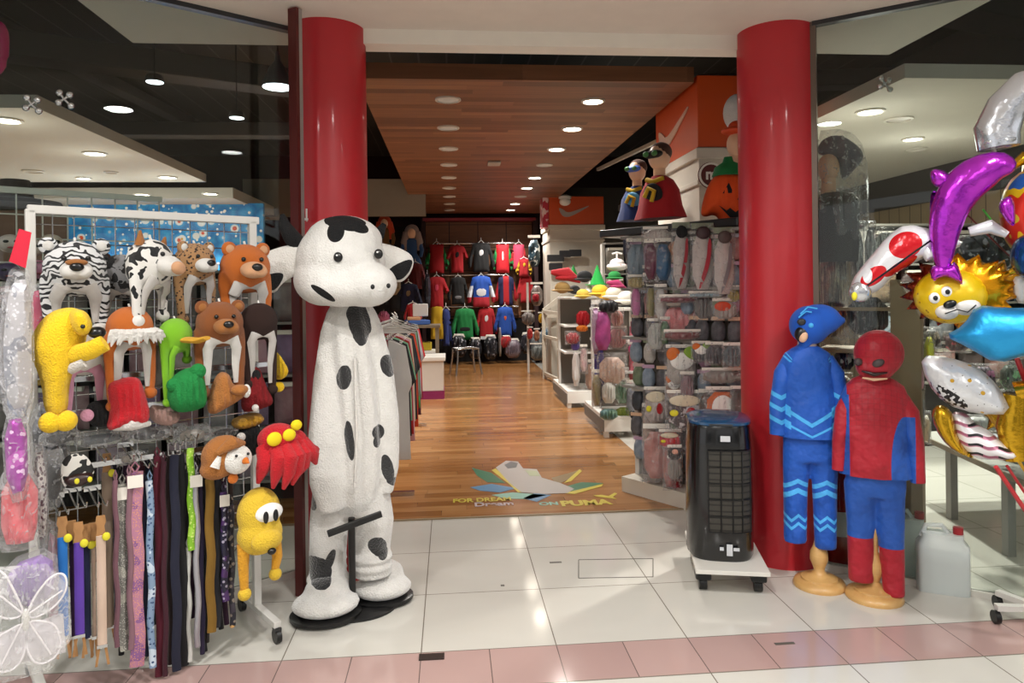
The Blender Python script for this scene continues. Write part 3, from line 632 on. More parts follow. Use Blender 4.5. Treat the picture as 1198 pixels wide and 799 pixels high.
strap('braces', 'navy blue braces between the violet and the beige pair', 'braces', 101, 636, 742, 7, SN, .25, 'clip', 'tabs')
strap('braces', 'wide pale beige braces with tan leather tabs', 'braces', 118, 626, 752, 9, SBe, .3, 'clip', 'tabs')
strap('braces', 'thin beige braces directly left of the wide beige pair', 'braces', 109, 634, 742, 4, SBe, .25, 'clip', 'tabs')
strap('braces', 'grey brown braces hanging from the upper hook behind the beige ones', 'braces', 125, 552, 730, 10, fab('elastic_taupe', '#8a7766'), .14, 'clip', 'tabs')
rows = [(135, 562, 748, 5, fab('ribbon_mauve', '#7b5560'), 'thin mauve ribbon belt left of the silver sequin one', 'loop'),
 (143, 566, 752, 10, glit('sequin_silver', '#8c8a85', '#b9b7ad', '#e4e2da'), 'silver grey sequin belt in clear wrap', 'loop'),
 (158, 552, 770, 14, glit('sequin_pink', '#b77e97', '#8d5f92', '#e5a56a'), 'wide pink and gold sequin belt with a white price tag', 'loop'),
 (169, 566, 758, 5, fab('belt_ink', '#1b2038'), 'thin ink blue belt right of the pink sequin one', 'loop'),
 (175, 562, 772, 7, glit('rope_blue', '#7f97b4', '#c4d2e0', '#3e567d', 60, .1), 'pale blue and white twisted rope belt', 'loop'),
 (184, 534, 782, 8, fab('belt_maroon', '#5a0f26'), 'maroon cloth belt, the widest of the dark red ones', 'loop'),
 (191, 540, 782, 5, fab('belt_wine', '#3a0a1d'), 'narrow wine red belt beside the maroon one', 'loop'),
 (197, 535, 768, 5, fab('belt_brownish', '#2a1c1a'), 'narrow dark brown belt right of the wine red one', 'loop'),
 (204, 532, 776, 9, fab('belt_navy', '#12152c'), 'broad midnight blue belt with a chrome buckle', 'buckle'),
 (212, 530, 770, 8, fab('belt_black', '#0e0e10'), 'broad black belt with a chrome buckle', 'buckle'),
 (223, 524, 640, 7, glit('sequin_lime', '#7fb52a', '#9dcc45', '#cbe27d', 80, .1), 'lime green glitter braid hanging to half height', 'buckle'),
 (220, 640, 764, 5, fab('cord_white', '#c9c9c2'), 'long white cord hanging below the lime green braid', 'loop'),
 (229, 552, 748, 6, mat('vinyl_silver', '#aaa9b0', .25, .6), 'shiny silver vinyl belt with a square white tag', 'loop'),
 (235, 552, 756, 5, fab('belt_violet', '#241a38'), 'dark violet belt right of the shiny silver one', 'loop'),
 (245, 560, 730, 9, fab('belt_gold', '#7d5c18'), 'mustard gold cloth belt under the bird faced hat', 'loop'),
 (252, 556, 724, 7, fab('belt_slate', '#23242b'), 'slate black belt right of the mustard gold one', 'loop'),
 (262, 575, 700, 7, glit('tie_pattern', '#1d1a34', '#4a2a63', '#a8a2b8', 50, 0), 'navy patterned necktie in front of the metal post', 'loop'),
 (270, 590, 722, 6, glit('tie_check', '#20202a', '#3f3946', '#8f8478', 40, 0), 'grey checked cord with a wooden bead at its end', 'loop'),
 (151, 556, 750, 6, fab('belt_rose', '#85606b'), 'dusty rose belt between the two sequin belts', 'loop'),
 (241, 552, 742, 4, BLACK, 'thin black leather belt left of the mustard gold one', 'loop')]
for i, (x, y0, y1, wd, m, lab, tp) in enumerate(rows):
    strap('hanging_belt', lab, 'belt', x, y0, y1, wd, m, .2 if i % 2 else .23, tp, 'bead' if x == 270 else None, card={158: .028, 229: .024, 143: .02, 262: .02}.get(x), wav=1)
for i in range(22):
    x = 134+i*6.4; cs = [('dark blue', '#151a33'), ('black', '#0d0d0f'), ('plum', '#30122c'), ('deep brown', '#2a1810'), ('charcoal', '#26262a'), ('wine', '#3d0c18')][i % 6]
    strap('hanging_belt', '%s belt in the rear row, number %s from the taupe braces' % (cs[0], ['one', 'two', 'three', 'four', 'five', 'six', 'seven', 'eight', 'nine', 'ten', 'eleven', 'twelve', 'thirteen', 'fourteen', 'fifteen', 'sixteen', 'seventeen', 'eighteen', 'nineteen', 'twenty', 'twenty-one', 'twenty-two'][i]), 'belt', x, 548+6*math.sin(i*2), 735+22*math.sin(i*1.7)-(25 if i > 18 else 0), 5.5, fab('rear_'+cs[0].replace(' ', '_'), cs[1]), .1+.02*(i % 2), 'loop', None, wav=1)
# chrome display hooks above the straps
hk = [(73, 600, .3, 'in front of the blue braces'), (94, 592, .3, 'over the violet braces'), (118, 590, .3, 'over the beige braces'), (126, 538, .2, 'holding the taupe braces'), (158, 536, .25, 'over the pink sequin belt'), (176, 545, .25, 'over the rope belt'), (206, 520, .25, 'over the midnight blue belt'), (224, 512, .25, 'over the lime green braid'), (246, 545, .25, 'over the gold belt'), (262, 560, .25, 'over the patterned necktie')]
for px, py, off, lab in hk:
    p = rk(px, py, off); o = MB()
    for dx in (-.014, .014): o.tube([(dx, .16, .03), (dx, .0, .0), (dx, -.03, .0), (dx, -.045, .02)], .0032, seg=6)
    o.bar((-.03, .16, .03), (.03, .16, .03), .008, .02)
    tag(o.build('display_hook', CHROME, loc=p, rot=RA), 'double chrome display hook '+lab, 'hook', 'chrome hooks on the rack')
# crumpled clear bags lying over the upper rail
for i, (px, py, wd, hh) in enumerate([(70, 512, 44, 20), (120, 512, 60, 22), (175, 508, 54, 20), (225, 508, 44, 26), (150, 536, 30, 18), (62, 560, 26, 80), (262, 505, 36, 16)]):
    p = rk(px, py, .18+.02*(i % 2)); s = dep(p)/FPX
    t = thing('plastic_bag', ['crumpled clear bag left of the rail', 'crumpled clear bag above the taupe braces', 'crumpled clear bag above the rope belt', 'crumpled clear bag above the lime green braid', 'small clear bag on the hook of the pink sequin belt', 'smoky clear bag hanging beside the mask card', 'clear bag under the tan hat'][i], 'plastic bag', p, RA-.1, 'clear bags among the belts')
    MB().puff(smooth_poly([(-wd/2*s, -hh/2*s), (wd/2*s, -hh/2*s*.8), (wd/2*s*.9, hh/2*s), (0, hh/2*s*.8), (-wd/2*s*.9, hh/2*s)], 1), .03, 18, wr=.3).build('film', HAZE, t)
    MB().puff(smooth_poly([(-wd*.3*s, -hh*.3*s), (wd*.3*s, -hh*.3*s), (wd*.3*s, hh*.2*s), (-wd*.3*s, hh*.2*s)], 1), .015, 10).build('contents', [DARK, plas('steel_blue', '#4b565c'), DARK, plas('beige_stuff', '#9c9488'), plas('beige_stuff', '#9c9488'), DARK, DARK][i], t)
# mask card at the left
p = rk(88, 552, .3); s = dep(p)/FPX; t = thing('party_mask', 'white and black printed half mask card with brown muzzle and yellow nostrils', 'party mask', p, RA-.1)
MB().puff(smooth_poly([(-14*s, 20*s), (8*s, 22*s), (18*s, 6*s), (20*s, -8*s), (0, -20*s), (-14*s, -16*s)]), .012, 20).build('mask', mat('mask_cow', '#fff', .5, fn=lambda t: t.mix((t.noise(30, 1) > .52), '#d9d6cf', '#111')), t)
MB().puff(smooth_poly([(-12*s, -2*s), (16*s, 0), (20*s, -10*s), (4*s, -20*s), (-12*s, -14*s)]), .03, 16).build('muzzle', plas('muzzle_brown', '#2c1512'), t)
for x in (1, 14): MB().ell((x*s, -.032, -9*s), (2.6*s, .006, 3.4*s)).build('nostril', LEM, t)
# ---------------------------------------------------------------- wrapped goods at the far left
CL2 = film('clear_crinkle', '#f1f1f4', .32)
def wrapped(nm, label, cat, px, py, poly, m, off=.25, th=.03, wrap=1, grp='bagged costumes at the far left', inner=.8, header=None):
    p = rk(px, py, off); s = dep(p)/FPX; t = thing(nm, label, cat, p, RA-.1, grp); P = [((x-px)*s, (py-y)*s) for x, y in poly]
    MB().puff(smooth_poly([(x*inner, z*inner) for x, z in P], 1), th*.6, 22, wr=.25).build('contents', m, t)
    if wrap: MB().puff(smooth_poly(P, 1), th, 22, wr=.3).build('bag', CL2, t)
    if header: MB().poly([((x-px)*s, (py-y)*s) for x, y in header[0]], .004).build('header_card', header[1], t, smooth=False, loc=(0, -th*.4, 0))
    return t
t = wrapped('toy_sword', 'long clear wrapped toy sword with a red and white header card', 'toy sword', 24, 400, [(16, 310), (36, 308), (38, 400), (36, 496), (8, 498), (2, 420), (8, 340)], glit('sword_white', '#b9b6b9', '#8e8f98', '#dddbe0', 60, .2), .4, .04, grp=None,
        header=([(14, 306), (24, 268), (36, 272), (30, 314)], mat('card_red', '#c41432', .5, fn=lambda t: t.mix((t.z.abs()*0+(t.z-.235).abs() < .022), '#c41432', '#e8b9bd'))))
wrapped('fairy_wand', 'blue grey wrapped bundle under the toy sword', 'wrapped bundle', 22, 450, [(8, 420), (36, 420), (34, 500), (8, 500)], mat('blue_foil', '#7888ad', .3, .3), .35, .04)
wrapped('costume_pack', 'magenta glitter costume pack in clear film at the left edge', 'costume pack', 16, 535, [(4, 480), (32, 478), (34, 585), (8, 590)], glit('mag_glitter', '#a01f9c', '#c654bd', '#f0c9ee', 40, .4), .4, .05)
wrapped('costume_pack', 'coral red floral costume pack in clear film', 'costume pack', 30, 600, [(2, 540), (46, 545), (44, 640), (26, 645), (0, 640)], mat('coral', '#d03a52', .5, fn=lambda t: t.mix(t.noise(30), '#c01a3a', '#e87f80')), .36, .05)
wrapped('costume_pack', 'dark wine pack with white lace trim right of the coral one', 'costume pack', 48, 570, [(38, 510), (54, 520), (56, 640), (42, 650)], mat('lace', '#fff', .7, fn=lambda t: t.mix((t.vor(70) < .45), '#c9c2bd', '#4a1f31')), .3, .05)
wrapped('costume_pack', 'lilac tulle skirt pack above the white fairy wings', 'costume pack', 40, 680, [(10, 650), (62, 640), (66, 700), (40, 720), (6, 700)], mat('tulle', '#8a62b4', .7, fn=lambda t: t.mix(t.noise(25), '#6f479c', '#b291cf')), .34, .06)
wrapped('costume_pack', 'pale pink costume pack between the lilac skirt and the blue braces', 'costume pack', 62, 690, [(54, 600), (72, 620), (74, 740), (58, 780)], mat('pale_pink', '#c79aa6', .7), .26, .04)
wrapped('costume_pack', 'red and purple pack just left of the striped tiger hat', 'costume pack', 44, 370, [(36, 335), (52, 330), (52, 400), (38, 405)], mat('redpurple', '#b02050', .5, fn=lambda t: t.mix(t.noise(14), '#8a1e50', '#d4506a')), .08, .03)
wrapped('costume_pack', 'yellow and clear pack behind the yellow dog hat', 'costume pack', 42, 410, [(36, 380), (50, 380), (50, 430), (38, 430)], mat('yel_pack', '#d3b323', .5), .06, .03)
wrapped('costume_pack', 'black and silver pack below the yellow dog hat', 'costume pack', 56, 520, [(36, 470), (76, 470), (80, 560), (40, 560)], mat('blk_pack', '#222', .3, fn=lambda t: t.mix((t.noise(20) > .56), '#1d1c1f', '#6b6b70')), .1, .05)
wrapped('costume_pack', 'grey and purple pack left edge beneath the toy sword', 'costume pack', 6, 420, [(0, 330), (14, 330), (14, 480), (-4, 480)], mat('gp_pack', '#777', .4, fn=lambda t: t.mix(t.noise(16), '#8d8a8d', '#3d3345')), .2, .04)
# fairy wings
p = rk(30, 720, .42); s = dep(p)/FPX; t = thing('fairy_wings', 'translucent white fairy wings in a clear bag at the bottom left corner', 'fairy wings', p, RA-.1)
WG = film('wing_organza', '#f3eef2', .16, .5, bs=0); WGR = mat('wing_rim', '#eee9ec', .6)
for k, P in enumerate([[(0, 0), (10, 22), (26, 40), (38, 38), (40, 20), (28, 2), (8, -6)], [(0, -6), (14, -8), (30, -18), (34, -50), (12, -60), (0, -40)], [(0, 0), (-8, 24), (-20, 56), (-34, 58), (-36, 20), (-20, 0)], [(0, -6), (-14, -10), (-34, -20), (-34, -50), (-12, -58), (0, -40)]]):
    Q = smooth_poly([(x*s*1.05, z*s*1.05) for x, z in P]); wg = MB().puff(Q, .006, 20).build('wing', WG, t, loc=(0, -.01*(k % 2), 0))
    MB().tube([(x, 0, z) for x, z in Q+Q[:1]], .0035, seg=6).build('wing_wire', WGR, wg)
    MB().tube([(0, -.004, 0)]+[(Q[len(Q)//2][0]*q, -.006, Q[len(Q)//2][1]*q) for q in (.4, .9)], .003, seg=6).build('wing_vein', WGR, wg)
MB().ell((0, -.01, -4*s), (.012, .01, .04)).build('centre_knot', F_W, t)
MB().puff(smooth_poly([(-46*s, -72*s), (46*s, -72*s), (44*s, 52*s), (-46*s, 66*s)], 1), .05, 26, wr=.3).build('bag', CLEAR, t); MB().puff([(-40*s, -62*s), (40*s, -62*s), (38*s, -14*s), (-40*s, -20*s)], .02, 12).build('backing', mat('tissue', '#d9d4d6', .8), t, loc=(0, .05, 0))
# ================================================================ cow costume on its stand
CP = Vector((-.50, 3.717, 0)); K = 1/228.0
def cX(px): return (px-410)*K
def cZ(py): return (705-py)*K
WF = (.5, .045)
def cowbody(t):
    n = t.noise(14, 2); m = None
    for cx_, cy_, rx, rz, a in [(417, 378, 12, 24, .1), (412, 368, 9, 12, 0), (399, 438, 8, 15, -.1), (449, 428, 9, 13, .2), (404, 508, 5, 22, .1), (436, 502, 7, 8, .3), (434, 512, 4, 7, 0), (446, 545, 7, 16, .2), (456, 562, 12, 5, -.3), (369, 656, 13, 16, .5), (359, 652, 11, 7, 0), (381, 645, 5, 12, -.4), (434, 634, 12, 10, -.7), (440, 642, 6, 7, 0), (362, 580, 5, 10, 0)]:
        e = t.ell(cX(cx_), cZ(cy_), rx*K, rz*K, a, n, .22); m = e if m is None else m.max(e)
    t.nt.links.new((1-m*0).v, t.b.inputs['Sheen Weight'])
    return t.mix(m*(t.y < .06), t.mix(t.noise(20, 3), '#cfcdc8', '#e6e4df'), '#0c0c0e')
M_COW = mat('cow_plush', '#e8e6e0', .95, fn=cowbody, bump=(6, .5, .05, 120))
t = thing('cow_costume', 'life-size white plush cow costume with black patches and huge head, beside the red column', 'costume', CP, -math.atan2(CP.x, CP.y)+.02)
def ring(cx_, cy_, z, rx, ry, n=40, wr=0, ph=0, fr=9): return [(cx_+rx*(1+wr*math.sin(fr*a+ph+z*5))*math.cos(a), cy_+ry*(1+wr*math.sin(fr*a+ph+z*5))*math.sin(a), z) for a in [2*PI*k/n for k in range(n)]]
b = MB()
b.loft([ring(cX(x), 0, cZ(y), rx*K, ry, 48, wr) for x, y, rx, ry, wr in [(408, 352, 20, .07, 0), (408, 366, 28, .10, .04), (409, 385, 34, .13, .07), (409, 420, 37, .15, .10), (410, 470, 39, .16, .12), (410, 520, 39, .16, .12), (407, 560, 38, .15, .09), (406, 585, 33, .13, .05), (405, 600, 27, .1, .02)]])
# arms as wide empty sleeves
b.tube([(cX(386), -.02, cZ(385)), (cX(382), -.08, cZ(440)), (cX(379), -.11, cZ(500)), (cX(380), -.12, cZ(555)), (cX(383), -.12, cZ(588))], [.055, .075, .088, .09, .06], seg=16, flat=.75)
b.tube([(cX(432), -.02, cZ(385)), (cX(442), -.05, cZ(430)), (cX(447), -.07, cZ(490)), (cX(448), -.08, cZ(545)), (cX(446), -.08, cZ(575))], [.05, .058, .062, .052, .028], seg=16, flat=.8)
# legs
for x0, x1, x2, yb, y0, sgn in ((386, 380, 378, 700, -.02, -1), (425, 432, 428, 680, .0, 1)):
    P = [(cX(x0), 0, cZ(560)), (cX(x1), -.01, cZ(610)), (cX(x2), -.0, cZ(650)), (cX(x2), -.02, cZ(yb-22)), (cX(x2), -.02, cZ(yb-8))]
    b.tube(P, [.1, .098, .092, .092, .105], seg=18)
    for j, zz in enumerate((yb-30, yb-20)): b.ell((cX(x2), -.03, cZ(zz)), (.108, .108, .03))
b.build('body', M_COW, t, remesh=.011, sm=3)
def foot_y(py): return 0
FTS = [(376, .0, -.14, .165, .135), (440, 0, -.02, .15, .12)]
for (x, _, y, rx, ry) in FTS:
    f = MB().ell((cX(x), y, .075), (rx, ry, .055)).ell((cX(x)+.01, y+.06, .12), (rx*.7, ry*.7, .07)).build('foot', M_COW, t, remesh=.012, sm=4)
    MB().lathe([(.9, 0), (1, .012), (1, .03), (.92, .036)], seg=32).build('sole', BLACK, f, loc=(cX(x), y, .003), scale=(rx*1.04, ry*1.04, .9))
MB().lathe([(0.001, .0), (1, .0), (1, .012), (.9, .02), (.001, .022)], seg=40).build('stand_base', mat('stand_black', '#141415', .4), t, loc=(cX(410), -.06, 0), scale=(.2, .17, 1))
MB().cyl((cX(405), -.1, .01), (cX(405), -.14, cZ(596)), .017).build('stand_pole', BLACK, t)
MB().bar((cX(379), -.2, cZ(607)), (cX(438), -.17, cZ(592)), .022, .03).build('crossbar', BLACK, t, smooth=False, bevel=.003)
# zip seam down the front
MB().tube([(cX(411), -.155, cZ(415)), (cX(411), -.165, cZ(440)), (cX(412), -.185, cZ(500)), (cX(409), -.175, cZ(560))], .006, seg=8).build('zip_placket', F_W, t)
MB().tube([(cX(392), -.1, cZ(352)), (cX(408), -.13, cZ(349)), (cX(428), -.1, cZ(350))], [.015, .024, .018], seg=10).build('collar', F_W, t)
# head
HC = Vector((cX(396), -.1, cZ(312)))
def cowhead(t):
    m = t.ell(cX(402), cZ(266), 22*K, 10*K, -.12, t.noise(14, 2), .2).max(t.ell(cX(392), cZ(277), 9*K, 12*K, -.2)).max(t.ell(cX(414), cZ(270), 14*K, 7*K, -.4))
    mo = (t.ell(cX(378), cZ(343), 15*K, 3.6*K, -.62))*(t.y < -.1)
    return t.mix(m*(t.y < .2), t.mix(mo, t.mix(t.noise(16, 3), '#d6d4d0', '#e9e8e4'), '#111'), '#0d0d0f')
hm = mat('cow_head_plush', '#eee', .95, fn=cowhead, bump=(8, .5, .04, 120))
h = MB()
h.ell((cX(397), -.1, cZ(306)), (.222, .225, .195)); h.ell((cX(401), -.1, cZ(284)), (.19, .19, .125)); h.ell((cX(379), -.12, cZ(328)), (.15, .2, .13)); h.ell((cX(424), -.22, cZ(334)), (.15, .14, .112)); h.ell((cX(398), -.2, cZ(336)), (.2, .15, .1))
hd = h.build('head', hm, t, remesh=.011, sm=8)
for x, y in ((394, 305), (437, 301)):
    yy = -.325 if x < 400 else -.27
    MB().ell((cX(x), yy, cZ(y)), (.021, .012, .024)).build('eye', NOSE, hd); MB().ell((cX(x)-.006, yy-.012, cZ(y)+.008), .0045).build('glint', EYEW, hd)
for x, y in ((429, 337), (446, 336)): MB().ell((cX(x), -.385 if x < 440 else -.355, cZ(y)), (.01, .008, .012)).build('nostril', NOSE, hd)
MB().tube([(cX(351), -.1, cZ(288)), (cX(344), -.13, cZ(280)), (cX(337), -.14, cZ(268)), (cX(335), -.13, cZ(256))], [.042, .04, .03, .012], seg=14).build('horn', F_BK, hd)
MB().tube([(cX(431), -.0, cZ(280)), (cX(442), .02, cZ(274)), (cX(448), .02, cZ(262))], [.035, .032, .012], seg=14).build('horn', F_BK, hd)
EL = smooth_poly([(cX(366), cZ(286)), (cX(335), cZ(290)), (cX(310), cZ(300)), (cX(306), cZ(332)), (cX(324), cZ(346)), (cX(336), cZ(328)), (cX(362), cZ(318))])
er = MB().puff(EL, .03, 26).build('ear', F_W, hd, loc=(0, -.12, 0))
MB().puff(smooth_poly([(cX(309), cZ(324)), (cX(338), cZ(318)), (cX(332), cZ(334)), (cX(322), cZ(342))]), .008, 14).build('ear_lining', F_BK, er, loc=(0, -.03, 0))
ER = smooth_poly([(cX(434), cZ(284)), (cX(462), cZ(290)), (cX(482), cZ(302)), (cX(477), cZ(322)), (cX(464), cZ(334)), (cX(450), cZ(326)), (cX(438), cZ(306))])
er = MB().puff(ER, .03, 26).build('ear', F_W, hd, loc=(0, -.06, 0))
MB().puff(smooth_poly([(cX(450), cZ(315)), (cX(480), cZ(302)), (cX(475), cZ(320)), (cX(463), cZ(331)), (cX(451), cZ(325))]), .008, 16).build('ear_lining', F_BK, er, loc=(0, -.03, 0))
# ================================================================ children's costumes on wooden stands
def stand(t, top, r=.13):
    MB().lathe([(.001, 0), (r, 0), (r*1.02, .012), (r*.95, .03), (r*.72, .038), (r*.7, .048), (r*.5, .055), (r*.3, .065), (.026, .085), (.032, .105), (.046, .14), (.044, .18), (.028, .215), (.022, .24), (.022, top)], seg=36).build('wooden_stand', WOODP, t)
# blue
BP = Vector((1.93, 3.64, 0)); t = thing('blue_costume', 'bright blue child costume with light blue zigzag bands and pointed hood on wooden stand', 'costume', BP, -math.atan2(BP.x, BP.y)+.12)
stand(t, 1.15)
kb = 3.80/836
def bX(px): return (px-951)*kb
def bZ(py): return (690-py)*kb
def chev(t, cxp, bands, slope, col='#3fa7ea', base='#0f55bd', side=None):
    m = None
    for z, h, amp in bands:
        d = (t.x-bX(cxp)).abs()*slope; 
        e = ((t.z-bZ(z)-d*amp).abs() < h*kb); m = e if m is None else m.max(e)
    return m
def blueshirt(t):
    d = (t.x-bX(943)).abs(); zig = ((t.x-bX(919)).abs() < .035)*.03
    m = ((t.z-d*.62-bZ(500)).abs() < (.011+((d > .1)*(d < .135))*.016)).max((t.z-d*.5-bZ(513)).abs() < (.006+((d > .1)*(d < .135))*.014))
    sh = (t.z > bZ(428))*(((t.z-d*.9-bZ(447)).abs() < .006).max(((t.z-d*1.2-bZ(449)).abs() < .004)))*(d > .09)
    return t.mix(m.max(sh)*(t.y < .02), t.mix(t.noise(9, 3), '#0d4cae', '#155fc7'), '#46aef0')
def bluesleeve(t):
    m = None
    for z in (470, 484, 499):
        d = ((t.x-bX(911)).abs()).min((t.x-bX(978)).abs()); e = (t.z-bZ(z)-d*.5).abs() < .012; m = e if m is None else m.max(e)
    return t.mix(m*(t.y < .03), t.mix(t.noise(9, 3), '#0d4cae', '#155fc7'), '#46aef0')
def bluepants(t):
    m = None
    for cxp in (928, 959):
        d = (t.x-bX(cxp)).abs()
        inx = d < bX(967)-bX(951)
        for z, h, s in ((566, .012, -.55), (577, .014, -.55), (613, .009, .9), (622, .009, .9)):
            zz = (d-.035).abs()*s if s > 0 else d*s*-1*-1
            e = ((t.z-bZ(z)-zz).abs() < h)*inx; m = e if m is None else m.max(e)
    return t.mix(m*(t.y < .02), t.mix(t.noise(9, 3), '#0c47a3', '#135ac0'), '#4aaef0')
BS = dict(rough=.6, sheen=.1, bump=(7, .8, .06))
def rx_ring(cx_, cz_, rx, ry, n=32, wr=.0): return ring(bX(cx_), 0, bZ(cz_), rx*kb, ry, n, wr, fr=7)
MB().loft([rx_ring(*q) for q in [(941, 410, 11, .05), (941, 413, 17, .06), (941, 419, 25, .07), (940, 430, 30, .083), (941, 455, 30, .085), (941, 480, 31, .088), (942, 500, 33, .092), (942, 516, 35, .095)]], caps=True).build('shirt', mat('blue_shirt', '#00f', fn=blueshirt, **BS), t)
bs = mat('blue_sleeve', '#00f', fn=bluesleeve, **BS)
MB().tube([(bX(922), 0, bZ(424)), (bX(914), -.01, bZ(442)), (bX(908), -.02, bZ(480)), (bX(907), -.03, bZ(514))], [.034, .046, .045, .042], seg=16).build('sleeve', bs, t)
MB().tube([(bX(962), 0, bZ(424)), (bX(971), -.01, bZ(442)), (bX(978), -.02, bZ(480)), (bX(980), -.03, bZ(512))], [.034, .044, .036, .03], seg=16).build('sleeve', bs, t)
bp = mat('blue_trousers', '#00f', fn=bluepants, **BS)
MB().loft([ring(bX(943), 0, bZ(y), rx*kb, .07) for y, rx in ((512, 30), (530, 30), (545, 29))]).tube([(bX(928), 0, bZ(530)), (bX(926), 0, bZ(580)), (bX(925), -.01, bZ(640))], [.07, .062, .058], seg=20, flat=.9).tube([(bX(959), 0, bZ(530)), (bX(958), 0, bZ(580)), (bX(958), -.01, bZ(645))], [.07, .062, .055], seg=20, flat=.9).build('trousers', bp, t, remesh=.01, sm=4)
MB().cyl((bX(941), 0, bZ(420)), (bX(941), 0, bZ(396)), .05, .045).build('neck', mat('mannequin_cloth', '#cdbcae', .7), t)
hb = fab('hood_blue', '#0f55bd'); 
hd = MB().ell((bX(944), 0, bZ(386)), (.105, .11, .105)).ell((bX(955), .02, bZ(380)), (.11, .1, .085)).tube([(bX(950), 0, bZ(383)), (bX(970), 0, bZ(381)), (bX(984), 0, bZ(380))], [.1, .055, .006], flat=1).tube([(bX(938), 0, bZ(402)), (bX(944), 0, bZ(408))], [.07, .07], seg=14).build('hood', hb, t, remesh=.01, sm=4)
MB().ell((bX(934), -.075, bZ(395)), (.037, .03, .045), R=rotm(0, .3, 0)).build('face_opening', NOSE, hd); MB().ell((bX(935), -.09, bZ(398)), (.022, .02, .032), R=rotm(0, .3, 0)).build('mannequin_face', SKIN, hd)
LB = fab('light_blue_trim', '#46aef0')
for P in ([(932, 372), (940, 364), (950, 366)], [(930, 376), (938, 369), (944, 370)]): MB().tube([(bX(x), -.1, bZ(y)) for x, y in P], .004, seg=6).build('trim', LB, hd)
MB().ell((bX(933), -.1, bZ(381)), (.022, .012, .018)).build('goggle', DARK, hd); MB().ell((bX(943), -.105, bZ(385)), (.013, .01, .013)).build('ear_stud', LB, hd)
# red and blue
RP = Vector((2.13, 3.47, 0)); t = thing('red_costume', 'red and blue child costume with full red hood, right-hand one on a wooden stand', 'costume', RP, -math.atan2(RP.x, RP.y)+.1)
stand(t, 1.05, .135); kr = 3.64/836
def rX(px): return (px-1028)*kr
def rZ(py): return (700-py)*kr
RC = lambda t: t.mix(t.noise(9, 3), '#96091e', '#b5142b')
BC = lambda t: t.mix(t.noise(9, 3), '#11459c', '#1c5bb8')
def redshirt(t):
    g = (((t.x*38).fract() < .07).max((t.z*38+t.x*t.x*60).fract() < .07))*(t.z > rZ(500))
    r = t.mix(g*.5, RC(t), '#5a0614')
    m = t.ell(rX(1060), rZ(545), 15*kr, 60*kr, .0).max(((t.x > rX(1048))*(t.z < rZ(520))*(t.x < rX(1068)))).max((t.x < rX(1003))*(t.z < rZ(462))).max((t.x < rX(1001))*(t.z < rZ(450)))
    return t.mix(m, r, BC(t))
RS = dict(rough=.55, sheen=.1, bump=(7, .8, .06))
MB().loft([ring(rX(cx_), 0, rZ(cz_), rx*kr, ry, 36, wr) for cx_, cz_, rx, ry, wr in [(1030, 440, 14, .05, 0), (1030, 444, 22, .065, 0), (1031, 452, 31, .08, 0), (1031, 470, 38, .09, .01), (1031, 500, 37, .095, .02), (1031, 530, 37, .1, .03), (1033, 556, 40, .1, .04)]]).build('shirt', mat('red_blue_shirt', '#f00', fn=redshirt, **RS), t)
def slv(t): return t.mix((t.x > rX(1061))*(t.x < rX(1071)+t.z*0)*(t.z < rZ(485)), RC(t), BC(t))
rs = mat('red_sleeve', '#f00', fn=slv, **RS)
MB().tube([(rX(1008), 0, rZ(458)), (rX(999), -.01, rZ(482)), (rX(993), -.02, rZ(515)), (rX(991), -.02, rZ(552))], [.036, .045, .035, .03], seg=16).build('sleeve', rs, t)
MB().tube([(rX(1054), 0, rZ(458)), (rX(1066), -.01, rZ(482)), (rX(1072), -.02, rZ(520)), (rX(1074), -.02, rZ(560))], [.036, .048, .04, .034], seg=16).build('sleeve', rs, t)
def rpants(t): return t.mix((t.z < rZ(628)+(t.x > rX(1030))*(-.04)), BC(t), RC(t))
MB().loft([ring(rX(1031), 0, rZ(y), rx*kr, .075) for y, rx in ((552, 32), (570, 32), (580, 31))]).tube([(rX(1014), 0, rZ(565)), (rX(1014), -.01, rZ(620)), (rX(1014), -.02, rZ(681))], [.075, .063, .06], seg=20, flat=.85).tube([(rX(1045), 0, rZ(565)), (rX(1046), -.01, rZ(625)), (rX(1048), -.03, rZ(693))], [.075, .062, .05], seg=20, flat=.85).build('trousers', mat('red_blue_trousers', '#00f', fn=rpants, **RS), t, remesh=.01, sm=4)
def rhood(t): return t.mix((((t.x*30).fract() < .06).max((t.z*30).fract() < .06))*.4, RC(t), '#5a0614')
hd = MB().ell((rX(1036), 0, rZ(414)), (.118, .115, .12)).ell((rX(1032), -.02, rZ(428)), (.095, .09, .08)).tube([(rX(1034), 0, rZ(430)), (rX(1034), 0, rZ(440))], [.065, .06], seg=18).build('hood', mat('red_hood', '#f00', fn=rhood, **RS), t, remesh=.01, sm=4)
GRY = plas('mesh_grey', '#4b3f40', .5)
for x, y, r, a in ((1033, 423, .03, -.5), (1013, 423, .02, .3)): MB().ell((rX(x), -.104 if x > 1020 else -.075, rZ(y)), (r, .018, .02), R=rotm(0, a, 0)).build('eye_mesh', GRY, hd)
MB().tube([(rX(1016), -.09, rZ(433)), (rX(1028), -.115, rZ(436)), (rX(1042), -.1, rZ(434))], [.004, .011, .004], seg=8).build('mouth_slit', plas('slit_dark', '#2a1214'), hd)
MB().tube([(rX(1017), -.085, rZ(441)), (rX(1028), -.11, rZ(442)), (rX(1042), -.09, rZ(441))], [.004, .008, .004], seg=8).build('chin_gap', SKIN, hd)
